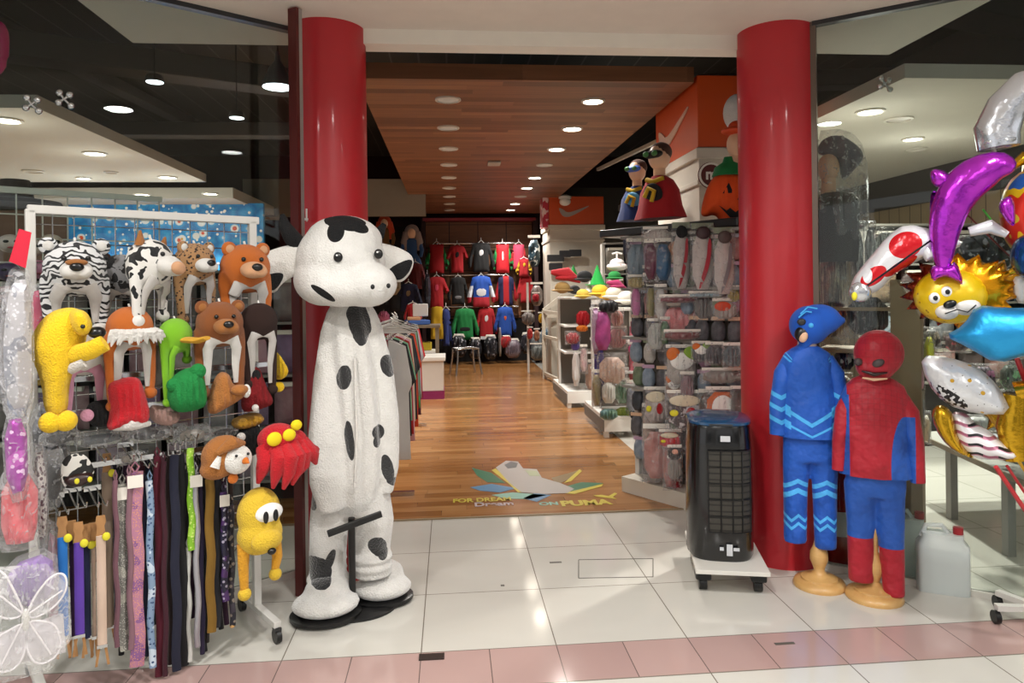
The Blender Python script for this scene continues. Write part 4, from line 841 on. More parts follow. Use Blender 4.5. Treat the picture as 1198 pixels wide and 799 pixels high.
# ================================================================ air cooler on a board with casters
q = Vector((1.47, 3.86, 0)); ca = -.28
t = thing('dolly_board', 'white board on black casters carrying the air cooler', 'dolly', q+Vector((.02, -.02, 0)), ca+.05)
MB().box((0, 0, .125), (.37, .6, .022)).build('board', mat('laminate', '#dedbd2', .35), t, smooth=False, bevel=.002)
for x in (-.14, .14):
    for y in (-.2, .22):
        c = MB().box((x, y, .085), (.08, .1, .05)).build('caster_block', BLACK, t, smooth=False, bevel=.01)
        MB().cyl((x-.02, y, .033), (x+.02, y, .033), .033, seg=20).build('wheel', BLACK, c)
t = thing('air_cooler', 'black rounded portable air cooler with grey grid front and blue top', 'air cooler', q+Vector((0, 0, .136)), ca)
def sq(rx, ry, z, n=48, p=3.2, cy_=0): return [(rx*abs(math.cos(a))**(2/p)*(1 if math.cos(a) >= 0 else -1), cy_+ry*abs(math.sin(a))**(2/p)*(1 if math.sin(a) >= 0 else -1), z) for a in [2*PI*k/n for k in range(n)]]
GB = mat('gloss_black', '#0b0b0c', .22, coat=.3)
MB().loft([sq(.165, .19, .0), sq(.175, .2, .02), sq(.178, .205, .3), sq(.172, .2, .6), sq(.165, .195, .7), sq(.16, .19, .715)]).build('body', GB, t)
tp = MB().loft([sq(.16, .19, .715), sq(.17, .2, .722), sq(.168, .198, .735), sq(.14, .17, .748), sq(.08, .1, .752)]).build('top_panel', mat('blue_top', '#1c4468', .15, coat=.5), t)
MB().puff([(-.06, .0), (.06, 0), (.06, .01), (-.06, .01)], .002, 6).build('handle', DARK, tp, loc=(0, -.2, .72))
def gridfn(t): return t.mix((t.z*30).fract() < .25, '#35322c', '#16150f')
g = MB(); rw = []
for j in range(8):
    z = .16+.43*j/7; rw.append([(x, -.206*(1-abs(x/.178)**3.2)**(1/3.2)-.002, z) for x in np.linspace(-.07, .15, 12)])
g.loft(rw, closed=False, caps=False)
gr = g.build('grille', mat('cooler_mesh', '#3a372f', .55, fn=gridfn), t)
g = MB()
for j in range(6):
    z = .16+.43*j/5; g.tube([(x, -.206*(1-abs(x/.178)**3.2)**(1/3.2)-.005, z) for x in np.linspace(-.07, .15, 10)], .0035, seg=6)
for x in (-.07, -.005, .055, .105, .15):
    y = -.206*(1-abs(x/.178)**3.2)**(1/3.2)-.005; g.cyl((x, y, .16), (x, y, .59), .0035, seg=6)
g.build('grille_bars', BLACK, gr)
lb = plas('label_white', '#c9ccd0')
for x, z, w_, h_ in ((.02, .655, .05, .03), (.035, .07, .03, .06), (-.005, .075, .02, .018), (.07, .075, .03, .016)):
    MB().box((x, -.21, z), (w_, .004, h_)).build('sticker', lb, t, smooth=False)
# ================================================================ behind the right glass: extinguishers, cans
def ext(px, py, lab, h=.5):
    p = onz(px, py, 0); t = thing('fire_extinguisher', lab, 'fire extinguisher', (p.x, p.y, 0), group='fire extinguishers behind the glass', rz=-.5)
    MB().lathe([(.001, 0), (.075, 0), (.08, .02), (.08, h-.12), (.06, h-.05), (.025, h-.01), (.025, h+.02), (.001, h+.02)]).build('cylinder', mat('ext_red', '#8e1414', .25, coat=.3), t)
    MB().box((0, 0, h+.035), (.04, .1, .015)).box((0, -.02, h+.06), (.03, .12, .012)).build('valve_handle', BLACK, t, smooth=False)
    MB().tube([(.03, 0, h), (.1, 0, h-.02), (.105, 0, h-.2), (.09, 0, .15)], .012, seg=8).build('hose', BLACK, t)
    MB().loft([[(.0815*math.sin(a), -.0815*math.cos(a), z) for a in np.linspace(-.8, .8, 10)] for z in (.16, .3)], closed=False, caps=False).build('label', lb, t)
    return t
ext(983, 655, 'taller red fire extinguisher behind the glass, between the two child costumes', .62); ext(1003, 648, 'red fire extinguisher directly behind the red and blue costume', .5)
CAN = film('can_plastic', '#dfe6e4', .62, .3, bs=0)
def can(px, py, lab, w_=.2, h=.27, rz=-.5):
    p = onz(px, py, 0); t = thing('jerry_can', lab, 'jerry can', (p.x, p.y, 0), rz, 'jerry cans behind the right glass')
    MB().loft([sq(w_/2, .07, z, 32, 5) if z < h*.85 else sq(w_/2*.8, .05, z, 32, 4) for z in (0, .01, h*.5, h*.8, h*.9, h)]).build('body', CAN, t)
    MB().loft([sq(w_/2*.96, .066, z, 32, 5) for z in (.006, h*.62)]).build('liquid', film('can_liquid', '#c3d1cd', .6, .2, bs=0), t)
    MB().tube([(-w_*.4, 0, h*.9), (-w_*.3, 0, h*1.1), (0, 0, h*1.12), (w_*.12, 0, h*.98)], .013, seg=8).build('handle', CAN, t)
    MB().cyl((w_*.3, 0, h), (w_*.3, 0, h+.035), .024).build('cap', plas('cap_red', '#a32028'), t)
can(1103, 690, 'translucent jerry can with red cap standing behind the right glass', .24, .3); can(1062, 668, 'second jerry can with red cap, mostly hidden by the red and blue costume', .2, .3)
# ================================================================ balloon stand at the right edge
BD = 3.05
def bpt(px, py, d=BD): return at(px, py, d)
def bthing(nm, lab, px, py, d=BD, grp='foil balloons on sticks'):
    p = bpt(px, py, d); t = thing(nm, lab, 'balloon', p, face_cam(p), grp); s = d/FPX
    return t, s
def pl(pts, px, py, s, it=2):
    q = [((x-px)*s, (py-y)*s) for x, y in pts]; return smooth_poly(q, it) if it else q
MAGF = foil('foil_magenta', '#b01fc0', lambda t: t.mix(t.noise(5, 3, t.vec(t.x*3, 0, t.z)), '#8a14b0', '#d648dc')); GOLD = foil('foil_gold', '#c79a20'); SILV = foil('foil_silver', '#c9ccd2'); BLUF = foil('foil_blue', '#2f9ddb', rough=.4)
# dolphin
t, s = bthing('dolphin_balloon', 'large shiny magenta dolphin shaped foil balloon', 1140, 250, 2.95)
Q = lambda x, y: ((x-1140)*s, (250-y)*s)
pts = [(1108, 318), (1108, 290), (1110, 262), (1117, 235), (1132, 212), (1152, 199), (1170, 194), (1180, 203)]
rad = [7, 13, 18, 22, 24, 22, 16, 7]
bd = MB().tube([(Q(x, y)[0], 0, Q(x, y)[1]) for x, y in pts], [r*s for r in rad], seg=20, flat=.85).build('body', MAGF, t, subs=1)
MB().puff(pl([(1098, 218), (1094, 192), (1112, 196), (1122, 214)], 1140, 250, s), .03, 16).build('dorsal_fin', MAGF, t)
MB().puff(pl([(1160, 240), (1178, 228), (1180, 268), (1172, 264)], 1140, 250, s), .03, 16).build('flipper', MAGF, t)
MB().puff(pl([(1102, 308), (1112, 312), (1122, 304), (1130, 336), (1118, 326), (1108, 322), (1096, 330), (1094, 312)], 1140, 250, s, 1), .03, 18).build('tail', MAGF, t)
MB().puff(pl([(1098, 300), (1094, 230), (1100, 215), (1108, 235), (1108, 300)], 1140, 250, s), .02, 18).build('belly_seam', foil('foil_purple', '#6a1186'), t)
# race car balloon
t, s = bthing('car_balloon', 'red and white racing car shaped foil balloon tilted upwards', 1042, 305, 3.15)
P = [(1003, 344), (998, 330), (1020, 300), (1040, 275), (1058, 262), (1090, 272), (1088, 296), (1060, 312), (1044, 322), (1030, 340), (1015, 345)]
def carf(tt):
    sx = lambda p: (p-1042)*s
    m = tt.ell((1057-1042)*s, (305-288)*s, 17*s, 15*s, .4).max(tt.ell((1024-1042)*s, (305-323)*s, 9*s, 16*s, -.9)).max(tt.ell((1052-1042)*s, (305-312)*s, 20*s, 5*s, .6))
    w_ = tt.ell((1018-1042)*s, (305-322)*s, 5*s, 9*s, 0)
    k = ((tt.z*.8-tt.x*.62+(1-0)*.030).abs() < .004)
    return tt.mix(k, tt.mix(m*(1-w_), '#d9dadf', '#c3131f'), '#15151a')
MB().puff(pl(P, 1042, 305, s, 1), .075, 34).build('body', mat('car_foil', '#fff', .25, metal=.25, fn=carf, bump=(10, .5, .03)), t)
for x, y, r in ((1010, 341, 12), (1004, 344, 10)):
    MB().ell(((x-1042)*s, -.05, (305-y)*s), (r*s, .03, r*s)).build('wheel', SILV, t); break
MB().ell(((1004-1042)*s, -.08, (305-346)*s), (3*s, .01, 5*s)).build('hub_spot', LEM, t)
MB().tube([((x-1042)*s, -.03, (305-y)*s) for x, y in ((1066, 272), (1080, 300), (1110, 286))], [.02, .03, .015], seg=10).build('wing', mat('foil_white', '#d9dadf', .25, metal=.2), t)
MB().tube([((x-1042)*s, 0, (305-y)*s) for x, y in ((1120, 275), (1140, 270), (1155, 280))], [.02, .03, .015], seg=10).build('wing_tip', mat('foil_white', '#d9dadf', .25), t)
# lion
t, s = bthing('lion_balloon', 'yellow lion face foil balloon with orange spiky mane', 1122, 335, 3.08)
mane = MB(); 
pm = []
for i in range(36):
    a = 2*PI*i/36; r = (62 if i % 2 else 49); pm.append((1121+r*math.cos(a)*1.0, 340-r*.72*math.sin(a)))
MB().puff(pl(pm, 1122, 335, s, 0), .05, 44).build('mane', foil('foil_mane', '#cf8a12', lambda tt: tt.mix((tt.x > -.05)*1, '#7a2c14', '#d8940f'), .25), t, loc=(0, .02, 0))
def lionf(tt): return tt.mix((tt.vor(34) < .16)*((tt.x*tt.x+tt.z*tt.z).sqrt() > .13), '#d9b512', '#8a5a10')
MB().puff([(q[0], q[1]) for q in pl(disc(1113, 346, 38, 33), 1122, 335, s, 0)], .095, 30).build('face', mat('lion_face', '#dab', .3, metal=.2, fn=lionf), t, loc=(0, -.01, 0))
X = lambda x, y, yy: ((x-1122)*s, yy, (335-y)*s)
for x, y in ((1098, 348), (1110, 341)):
    e = MB().ell(X(x, y, -.098), (6*s, .014, 6.5*s)).build('eye', EYEW, t); MB().ell(X(x+1, y, -.113), (2.5*s, .004, 3*s)).build('pupil', NOSE, e)
MB().ell(X(1110, 364, -.085), (12*s, .035, 9*s)).ell(X(1128, 358, -.075), (15*s, .035, 10*s)).build('muzzle', mat('foil_cream', '#d5d2cd', .3), t)
MB().ell(X(1113, 355, -.118), (7*s, .012, 4.5*s), R=rotm(0, -.35, 0)).build('nose', NOSE, t)
MB().tube([X(1108, 366, -.125), X(1120, 361, -.125), X(1130, 364, -.118), X(1138, 356, -.105)], .0025, seg=6).build('mouth_line', NOSE, t)
# blue star
t, s = bthing('star_balloon', 'matt sky blue star shaped foil balloon', 1160, 390, 2.85)
MB().puff(pl([(1112, 394), (1132, 382), (1146, 356), (1170, 360), (1205, 360), (1225, 330), (1228, 368), (1262, 384), (1232, 400), (1225, 440), (1198, 412), (1164, 426), (1138, 408)], 1160, 390, s, 1), .09, 40).build('body', BLUF, t)
# white printed balloon
t, s = bthing('round_balloon', 'white round foil balloon with gold stars and black print, seen edge on', 1128, 450, 3.0)
def starf(tt):
    a = tt.mix((tt.vor(14) < .12), '#d4d6da', '#c79a2a'); a = tt.mix((tt.vor(38) < .09), a, '#22242a')
    m = (tt.ell((1108-1128)*s, (450-462)*s, 26*s, 9*s, -.5))*(tt.noise(60, 0) > .47)
    return tt.mix(m, a, '#15161a')
MB().puff(pl([(1083, 417), (1112, 418), (1142, 428), (1162, 450), (1174, 481), (1140, 484), (1108, 474), (1090, 450)], 1128, 450, s, 1), .08, 30).build('body', mat('foil_print', '#ddd', .28, metal=.3, fn=starf, bump=(12, .5, .03)), t)
# crescent and layered balloon
t, s = bthing('moon_balloon', 'gold crescent foil balloon beside white layered balloon', 1115, 505, 3.02)
MB().puff(pl([(1096, 476), (1108, 474), (1116, 486), (1118, 505), (1126, 524), (1138, 535), (1118, 530), (1102, 514), (1093, 492)], 1115, 505, s, 1), .05, 26).build('body', GOLD, t)
t, s = bthing('layered_balloon', 'white cake tier foil balloon with pink and black scalloped bands', 1150, 510, 3.0)
def tier(tt): 
    f = ((tt.z*26+tt.x*3+(tt.x*90).sin()*.1)).fract()
    return tt.mix((f < .28), tt.mix((f > .9), '#dcdadd', '#b98296'), tt.mix(((tt.x*60).sin() > 0)*1, '#1b1b1f', '#9a5870'))
MB().puff(pl([(1118, 484), (1134, 484), (1142, 496), (1158, 504), (1168, 516), (1186, 528), (1176, 536), (1140, 538), (1124, 526), (1118, 504)], 1150, 510, s, 1), .06, 30).build('body', mat('foil_tier', '#fff', .3, metal=.2, fn=tier), t)
# silver and gold digits
t, s = bthing('digit_balloon', 'silver foil number balloon at the top right corner', 1180, 135, 2.9)
MB().tube([((x-1180)*s, 0, (135-y)*s) for x, y in ((1170, 172), (1168, 150), (1178, 125), (1196, 108), (1222, 104))], [.075, .082, .075, .08, .08], seg=18, flat=.8).build('body', SILV, t)
MB().puff(pl([(1152, 174), (1190, 172), (1188, 158), (1154, 158)], 1180, 135, s, 1), .06, 14).build('foot', SILV, t)
t, s = bthing('digit_balloon', 'gold foil number balloon at the right edge below the blue star', 1192, 500, 2.95)
MB().tube([((x-1192)*s, 0, (500-y)*s) for x, y in ((1190, 462), (1186, 500), (1192, 538))], [.05, .06, .055], seg=18, flat=.8).tube([((x-1192)*s, 0, (500-y)*s) for x, y in ((1190, 460), (1215, 452), (1225, 500))], [.05, .06, .055], seg=18, flat=.8).build('body', GOLD, t)
t, s = bthing('star_balloon', 'small gold star foil balloon behind the gold number balloon', 1168, 488, 3.2)
MB().puff(pl([(1168+(20 if i % 2 else 10)*math.cos(i*PI/5+.3), 488+(20 if i % 2 else 10)*math.sin(i*PI/5+.3)) for i in range(10)], 1168, 488, s, 0), .03, 24).build('body', GOLD, t)
# round colourful balloons at edge
def multi(tt): return tt.ramp(tt.noise(5, 2), ['c', (0, '#1d56a8'), (.42, '#d8b218'), (.5, '#c52a18'), (.6, '#b9a21a'), (.7, '#3f8a3c')])
t, s = bthing('round_balloon', 'yellow and red round party balloon at the upper right edge', 1205, 250, 3.05)
MB().puff([((x)*s, z*s) for x, z in disc(0, 0, 30, 52)], .12, 28).build('body', mat('multi_foil', '#fc0', .3, metal=.3, fn=multi), t)
MB().tube([(-24*s, -.02, 50*s), (-6*s, 0, 66*s), (0, 0, 52*s)], [.01, .03, .03], seg=8).build('corner', GOLD, t)
t, s = bthing('round_balloon', 'dark blue clear balloon under the yellow and red one', 1203, 300, 2.9)
MB().puff([((x)*s, z*s) for x, z in disc(0, 0, 18, 26)], .08, 22).build('body', foil('foil_navy', '#23518c'), t)
t, s = bthing('cup_balloon', 'white printed balloon with a yellow frilled top near the blue star', 1190, 340, 3.0)
MB().puff(pl([(1184, 324), (1200, 322), (1200, 356), (1188, 354)], 1190, 340, s, 1), .04, 18).build('body', mat('foil_cream', '#d5d2cd', .3), t)
MB().tube([((x-1190)*s, -.01, (340-y)*s) for x, y in ((1178, 322), (1188, 316), (1200, 319))], [.01, .018, .016], seg=8).build('frill', GOLD, t)
t, s = bthing('leaf_balloon', 'crumpled amber foil balloon with pointed tips behind the lion', 1160, 330, 3.2)
pm = [(1160+(34 if i % 2 else 22)*math.cos(i*PI/8), 330+(28 if i % 2 else 20)*math.sin(i*PI/8)) for i in range(16)]
MB().puff(pl(pm, 1160, 330, s, 0), .06, 34).build('body', foil('foil_amber', '#d2901c', rough=.25), t)
# sticks
def stick(a, b, d, m, lab, r=.0045):
    p0, p1 = at(a[0], a[1], d), at(b[0], b[1], d+.05); t = MB().cyl(p0, p1, r, seg=8).build('balloon_stick', m); tag(t, lab, 'stick', 'coloured balloon sticks')
stick((1150, 245), (1196, 305), 3.1, plas('stick_green', '#4fb84a'), 'green balloon stick behind the magenta dolphin')
stick((1120, 240), (1202, 320), 3.14, plas('stick_maroon', '#6b2a2a'), 'maroon balloon stick crossing under the magenta dolphin', .004)
stick((1165, 546), (1215, 620), 2.9, plas('stick_red', '#b8232c'), 'upper red stick at the lower right edge', .009)
stick((1178, 545), (1216, 602), 2.95, plas('stick_red', '#b8232c'), 'thinner red stick below the gold number balloon', .006)
stick((1155, 482), (1205, 560), 3.1, plas('stick_yellow', '#d8a51c'), 'yellow stick beneath the white printed balloon', .007)
stick((1190, 420), (1212, 480), 2.95, plas('stick_red', '#b8232c'), 'short red stick under the blue star', .01)
stick((1163, 170), (1163, 186), 2.95, WHITE, 'white stick between the silver number and the dolphin', .008)
stick((1088, 300), (1150, 372), 3.2, plas('stick_white', '#c9c5bf'), 'pale stick hidden behind the lion balloon', .005)
# stand
p = onz(1195, 735, 0); t = thing('balloon_stand', 'white balloon stand base on black casters at the right edge', 'stand', (p.x+.12, p.y+.02, 0), -.2)
for a in (PI, PI/2+.55, -.3, -PI/2):
    e = (math.cos(a)*.2, math.sin(a)*.2, .075); MB().bar((0, 0, .075), e, .035, .025).build('base_arm', RW, t, smooth=False)
    c = MB().cyl((e[0]-.012, e[1], .03), (e[0]+.012, e[1], .03), .03, seg=18).build('wheel', BLACK, t)
MB().cyl((0, 0, .07), (0, 0, 2.2), .016).build('pole', RW, t)
# ================================================================ back wall of the shop: wooden bay with rails and costumes
YB = 15.3
def sc_at(Y): return Y/FPX*1.0
def sp(px, py, Y): return ony(px, py, Y)
a, b = sp(498, 262, 15.6), sp(622, 262, 15.6)
BW = mat('bay_wood', '#8a5a38', .5, fn=lambda t: t.mix(((t.x/.62).fract() > .97).max((t.z/.5).fract() > .97), t.mix(t.noise(3, 3, t.vec(t.x, 0, t.z*8)), '#5f3c24', '#85583a'), '#22140c'))
struct('wall_bay', MB().box(((a.x+b.x)/2, 15.62, 2.0), (b.x-a.x, .06, 2.1)), BW)
struct('wall_bay_lower', MB().box(((a.x+b.x)/2, 15.64, .6), (b.x-a.x, .06, 1.2)), mat('bay_dark', '#14100f', .8))
struct('trim_bay_light', MB().box(((a.x+b.x)/2, 15.4, 3.08), (b.x-a.x+.1, .3, .06)), mat('bay_red', '#8c2a38', .5))
for x in (a.x-.05, b.x+.05): struct('trim_bay_side', MB().box((x, 15.45, 1.55), (.08, .35, 3.1)), mat('bay_side', '#2d1518', .6))
for k, (py, lab) in enumerate(((285, 'top'), (322, 'middle'), (359, 'lowest'))):
    p = sp(512 if k == 0 else 518, py, 15.35); q = sp(606 if k != 1 else 590, py-.5, 15.35)
    o = MB().cyl(p, q, .025, seg=10); o.bar(p, p+Vector((0, .25, 0)), .03); o.bar(q, q+Vector((0, .25, 0)), .03)
    tag(o.build('clothes_rail', CHROME), lab+' chrome clothes rail on the back wall', 'clothes rail')
SH = [(-.16, .24), (-.07, .27), (.07, .27), (.16, .24), (.27, .02), (.2, -.03), (.14, .1), (.14, -.27), (-.14, -.27), (-.14, .1), (-.2, -.03), (-.27, .02)]
SHL = [(-.16, .24), (-.07, .27), (.07, .27), (.16, .24), (.26, -.1), (.24, -.2), (.19, -.18), (.14, .1), (.15, -.27), (-.15, -.27), (-.14, .1), (-.19, -.18), (-.24, -.2), (-.26, -.1)]
PNT = [(-.12, .3), (.12, .3), (.14, -.3), (.04, -.3), (0, .05), (-.04, -.3), (-.14, -.3)]
def shirt(label, px, py, wpx, hpx, Y, m, sleeve=None, logo=None, long=1, legs=None, cat='shirt', nm='costume_shirt', grp='costumes on the back wall', rz=0, belt=None):
    p = sp(px, py, Y); s = Y/FPX; t = thing(nm, label, cat, p, rz, grp); kx, kz = wpx*1.12*s/.54, hpx*1.08*s/.54
    P = [(x*kx, z*kz) for x, z in (SHL if long else SH)]
    if sleeve:
        MB().puff([(-.15*kx, .25*kz), (.15*kx, .25*kz), (.15*kx, -.27*kz), (-.15*kx, -.27*kz)], .06, 14, wr=.1).build('body', m, t)
        for sx in (-1, 1): MB().puff([(sx*.13*kx, .25*kz), (sx*.27*kx, -.1*kz), (sx*.2*kx, -.22*kz), (sx*.12*kx, .08*kz)], .04, 10).build('sleeve', sleeve, t)
    else: MB().puff(P, .06, 22, wr=.1).build('body', m, t)
    if logo: MB().puff(smooth_poly([(x*kx, z*kz) for x, z in logo[1]], 1), .006, 10).build('print', logo[0], t, loc=(0, -.062, 0))
    if belt: MB().box((0, -.05, -.25*kz), (.28*kx, .03, .05*kz)).build('belt', belt, t, smooth=False)
    if legs: MB().puff([(x*kx, z*kz-.5*kz) for x, z in PNT], .05, 16).build('trousers', legs, t)
    MB().tube([(-.08, 0, .25*kz), (0, 0, .31*kz), (.08, 0, .25*kz)], .008, seg=6).tube([(0, 0, .31*kz), (0, 0, .36*kz)], .006, seg=6).build('hanger', WHITE, t)
    return t
cR, cG, cB, cK, cW, cY, cPK, cN, cO = [fab('cloth_'+n, c, 20) for n, c in (('red', '#a3121c'), ('green', '#127a3c'), ('blue', '#1a4aa3'), ('black', '#101012'), ('white', '#cfcfd2'), ('yellow', '#c9a21c'), ('pink', '#c93d5a'), ('navy', '#171c3c'), ('orange', '#c8571a'))]
em = [(-.035, .13), (.035, .14), (.045, .06), (.0, .02), (-.04, .04)]
shirt('red vest with bright green sleeves, first on the top rail', 511, 302, 26, 32, YB, cR, cG)
shirt('dark red shirt with short sleeves hanging beside the green sleeved vest', 535, 303, 24, 30, YB, cR, None, (cK, em), 0)
shirt('black sweatshirt with a small white print on the top rail', 563, 301, 30, 32, YB-.05, cK, None, (cW, em))
shirt('red waistcoat with green sleeves on the top rail, right of the black sweatshirt', 588, 302, 24, 32, YB, mat('cloth_bright_red', '#c41826', .8), cG, (cW, [(-.02, .12), (.02, .12), (.02, -.05), (-.02, -.05)]))
shirt('pinkish red shirt, last on the top rail', 607, 300, 20, 28, YB, cPK, cR)
shirt('small yellow and red costume hanging below the pinkish red shirt', 613, 313, 18, 20, YB-.1, cR, cY, (cY, em), 0)
shirt('dark red and gold costume with yellow trousers hanging to the left of the middle rail', 511, 342, 26, 34, YB-.1, cR, None, (cPK, em), 0, legs=cY)
shirt('black costume top on the middle rail', 536, 340, 24, 30, YB, cK, None, (plas('print_grey', '#77777a'), [(-.08, -.1), (.08, -.1), (.07, -.16), (-.07, -.16)]))
shirt('blue sweatshirt with white shoulders and red hem, centre of the middle rail', 563, 341, 31, 34, YB-.05, mat('cloth_tri', '#00f', .8, fn=lambda t: t.mix((t.z < -.12), t.mix((t.x.abs() > .17)*(t.z < .12), '#1d4ca6', '#cfd2d8'), '#a8202e')), None, (cW, [(-.09, .05), (.09, .05), (.08, -.08), (-.08, -.08)]))
shirt('red and navy costume top, right half of the middle rail', 592, 340, 25, 32, YB, mat('cloth_rn', '#00f', .8, fn=lambda t: t.mix((t.x.abs() < .06).max(t.x.abs() > .17), '#1a1f46', '#a3121c')))
shirt('red shirt at the far right end of the middle rail', 615, 338, 20, 30, YB, cR)
shirt('green sweatshirt on the lowest rail', 544, 379, 31, 34, YB-.05, cG, None, (cK, [(-.09, -.05), (.09, -.05), (.09, -.12), (-.09, -.12)]))
shirt('red sweatshirt with a pale curved print on the lowest rail', 569, 378, 25, 34, YB, cR, None, (cW, em), belt=cW)
shirt('royal blue sweatshirt with a small orange badge on the lowest rail', 591, 376, 25, 32, YB-.05, cB, None, (cO, [(-.04, .1), (.04, .1), (0, .0)]))
shirt('blue costume hanging low between the gold trousers and the green sweatshirt', 522, 383, 12, 40, YB-.1, fab('cloth_slate', '#2c3a78'), None)
# dark bagged goods at the foot of the bay
bagk = glit('bag_dark', '#26262a', '#3a3a40', '#8f8f96', 14, .1)
for i, (px, py, w_, h_, col) in enumerate([(537, 405, 18, 26, bagk), (556, 408, 16, 24, bagk), (574, 407, 17, 28, bagk), (592, 400, 14, 14, cR), (600, 408, 20, 22, mat('bag_mix', '#555', .4, fn=lambda t: t.mix(t.noise(9), '#3a3a44', '#a08e9a'))), (616, 402, 14, 24, bagk), (628, 405, 20, 30, mat('bag_grey', '#6b7073', .3)), (585, 400, 4, 34, WHITE)]):
    p = sp(px, py, YB-.2); s = (YB-.2)/FPX; t = thing('packed_costume', ['dark packed costume under the green sweatshirt, nearest the stool', 'dark packed costume between stool and red sweatshirt', 'dark glossy pack under the red sweatshirt', 'small red pack under the royal blue sweatshirt', 'pink and grey pack under the royal blue sweatshirt', 'dark pack near the right end of the bay floor', 'grey plastic pack at the right corner of the bay', 'thin white strip hanging between the red and royal blue sweatshirts'][i], 'packed costume', p, 0, 'packs at the foot of the back wall')
    MB().puff(smooth_poly([(-w_/2*s, -h_/2*s), (w_/2*s, -h_/2*s), (w_/2*s*.9, h_/2*s), (-w_/2*s*.9, h_/2*s)], 1), .12, 14, wr=.25).build('contents', col, t)
    if i < 7: MB().puff([(-w_*.4*s, h_*.4*s), (w_*.4*s, h_*.4*s), (w_*.3*s, h_*.56*s), (-w_*.3*s, h_*.56*s)], .02, 6).build('header_card', CARD, t)
# ---------------------------------------------------------------- dolls, costumes and clutter left of the bay
struct('wall_dark_left', MB().box((-2.2, 14.4, 1.4), (3.1, .1, 2.9)), mat('dark_wall', '#171214', .9))
def wigdoll(label, px, py, hpx, Y, hair, dress, skirt=1):
    p = sp(px, py, Y); s = Y/FPX*hpx/60; t = thing('dressed_mannequin', label, 'mannequin', p, 0, 'dressed mannequins on the dark shelf')
    MB().ell((0, 0, 22*s), (7*s, 7*s, 9*s)).build('head', SKIN, t)
    hr = MB().ell((0, 3*s, 25*s), (11*s, 8*s, 11*s)); hr.tube([(-8*s, 1*s, 24*s), (-11*s, 0, 8*s), (-9*s, 0, -4*s)], [5*s, 6*s, 2*s]); hr.tube([(8*s, 1*s, 24*s), (11*s, 0, 8*s), (9*s, 0, -4*s)], [5*s, 6*s, 2*s]); hr.build('wig', hair, t)
    MB().loft([ring(0, 0, z*s, rx*s, ry*s, 18) for z, rx, ry in ((15, 3, 3), (11, 11, 6), (0, 9, 6), (-8, 7, 5), (-18, 13 if skirt else 9, 8), (-34, 17 if skirt else 9, 9))]).build('dress', dress, t)
    for sx in (-1, 1): MB().tube([(sx*11*s, 0, 9*s), (sx*15*s, -2*s, -4*s), (sx*13*s, -4*s, -14*s)], [4*s, 3.2*s, 2.4*s]).build('sleeve', dress, t)
wigdoll('mannequin with a big curly orange wig on the dark upper shelf', 450, 277, 42, 13.6, fab('wig_orange', '#b9401c'), fab('dress_gold', '#6b4a20'))
wigdoll('mannequin in a blue dress with pale hair on the dark upper shelf', 482, 290, 46, 13.6, fab('wig_pale', '#8d7d78'), fab('dress_blue', '#2b4f7c'))
shirt('dark red jacket hanging below the blue dress', 486, 323, 24, 28, 13.4, fab('jacket_red', '#5f1418'), None, None, 1, grp='costumes beside the cow', cat='jacket')
shirt('navy hooded costume with a tan front', 478, 348, 30, 30, 12.8, cN, None, (fab('cloth_tan', '#7c6a50'), em), 1, grp='costumes beside the cow', cat='costume')
shirt('black outfit hanging left of the navy hooded costume', 462, 345, 20, 34, 12.8, cK, None, None, 1, grp='costumes beside the cow', cat='costume')
shirt('wine red top behind the folded blue item on the table', 483, 366, 20, 20, 12.4, cR, None, None, 1, grp='costumes beside the cow', cat='costume')
for i, (px, py, w_, h_, c, lab) in enumerate([(458, 330, 22, 30, '#8f7c5e', 'beige plush bundle behind the cow ear'), (449, 372, 14, 16, '#b4607c', 'small pink pack beside the cow head'), (462, 384, 9, 30, '#a7a7a9', 'thin silver pack next to the pink one'), (448, 392, 12, 22, '#8a2030', 'dark pink pack under the small pink one'), (471, 392, 12, 22, '#2a2326', 'black pack left of the display table'), (440, 300, 14, 26, '#232a3d', 'dark blue pack under the orange wig'), (468, 312, 12, 22, '#1f1a1c', 'black pack under the two mannequins'), (500, 340, 8, 40, '#1b1d2b', 'narrow midnight blue pack beside the gold trousers'), (440, 345, 14, 26, '#6b5a4a', 'brown pack by the cow cheek')]):
    p = sp(px, py, 12.6); s = 12.6/FPX; t = thing('hanging_pack', lab, 'packed costume', p, 0, 'packs hanging beside the cow')
    MB().puff(smooth_poly([(-w_/2*s, -h_/2*s), (w_/2*s, -h_/2*s), (w_/2*s*.9, h_/2*s), (-w_/2*s*.9, h_/2*s)], 1), .1, 14, wr=.3).build('contents', mat('pk'+c, c, .5, bump=(10, .6, .1)), t)
    MB().tube([(0, 0, h_*.48*s), (0, 0, h_*.6*s)], .01, seg=6).build('hook', CHROME, t)
# display table with folded goods, counter box, acrylic stool
p = onz(488, 468, 0); q = onz(520, 467, 0); CBX = (p.x+q.x)/2; wdt = q.x-p.x
t = thing('counter_box', 'white display counter with a magenta plinth on the wooden floor', 'counter', (CBX-.1, p.y+.3, 0))
MB().box((0, 0, .06), (wdt+.2, .6, .12)).build('plinth', plas('magenta_plinth', '#7d1f4f'), t, smooth=False)
MB().box((0, 0, .34), (wdt+.18, .58, .44)).build('body', mat('counter_white', '#c9c2b8', .5), t, smooth=False, bevel=.01)
MB().box((0, 0, .585), (wdt+.24, .64, .06)).build('top', mat('counter_top', '#d9d6cf', .4), t, smooth=False, bevel=.01)
p = sp(492, 380, 11.4); t = thing('display_table', 'wooden legged display table behind the white counter', 'table', (p.x+.02, 11.4, 0))
for x in (-.28, .24):
    for y in (-.2, .2): MB().box((x, y, .5), (.05, .05, 1.0)).build('leg', mat('wood_grey', '#7b6c58', .6), t, smooth=False)
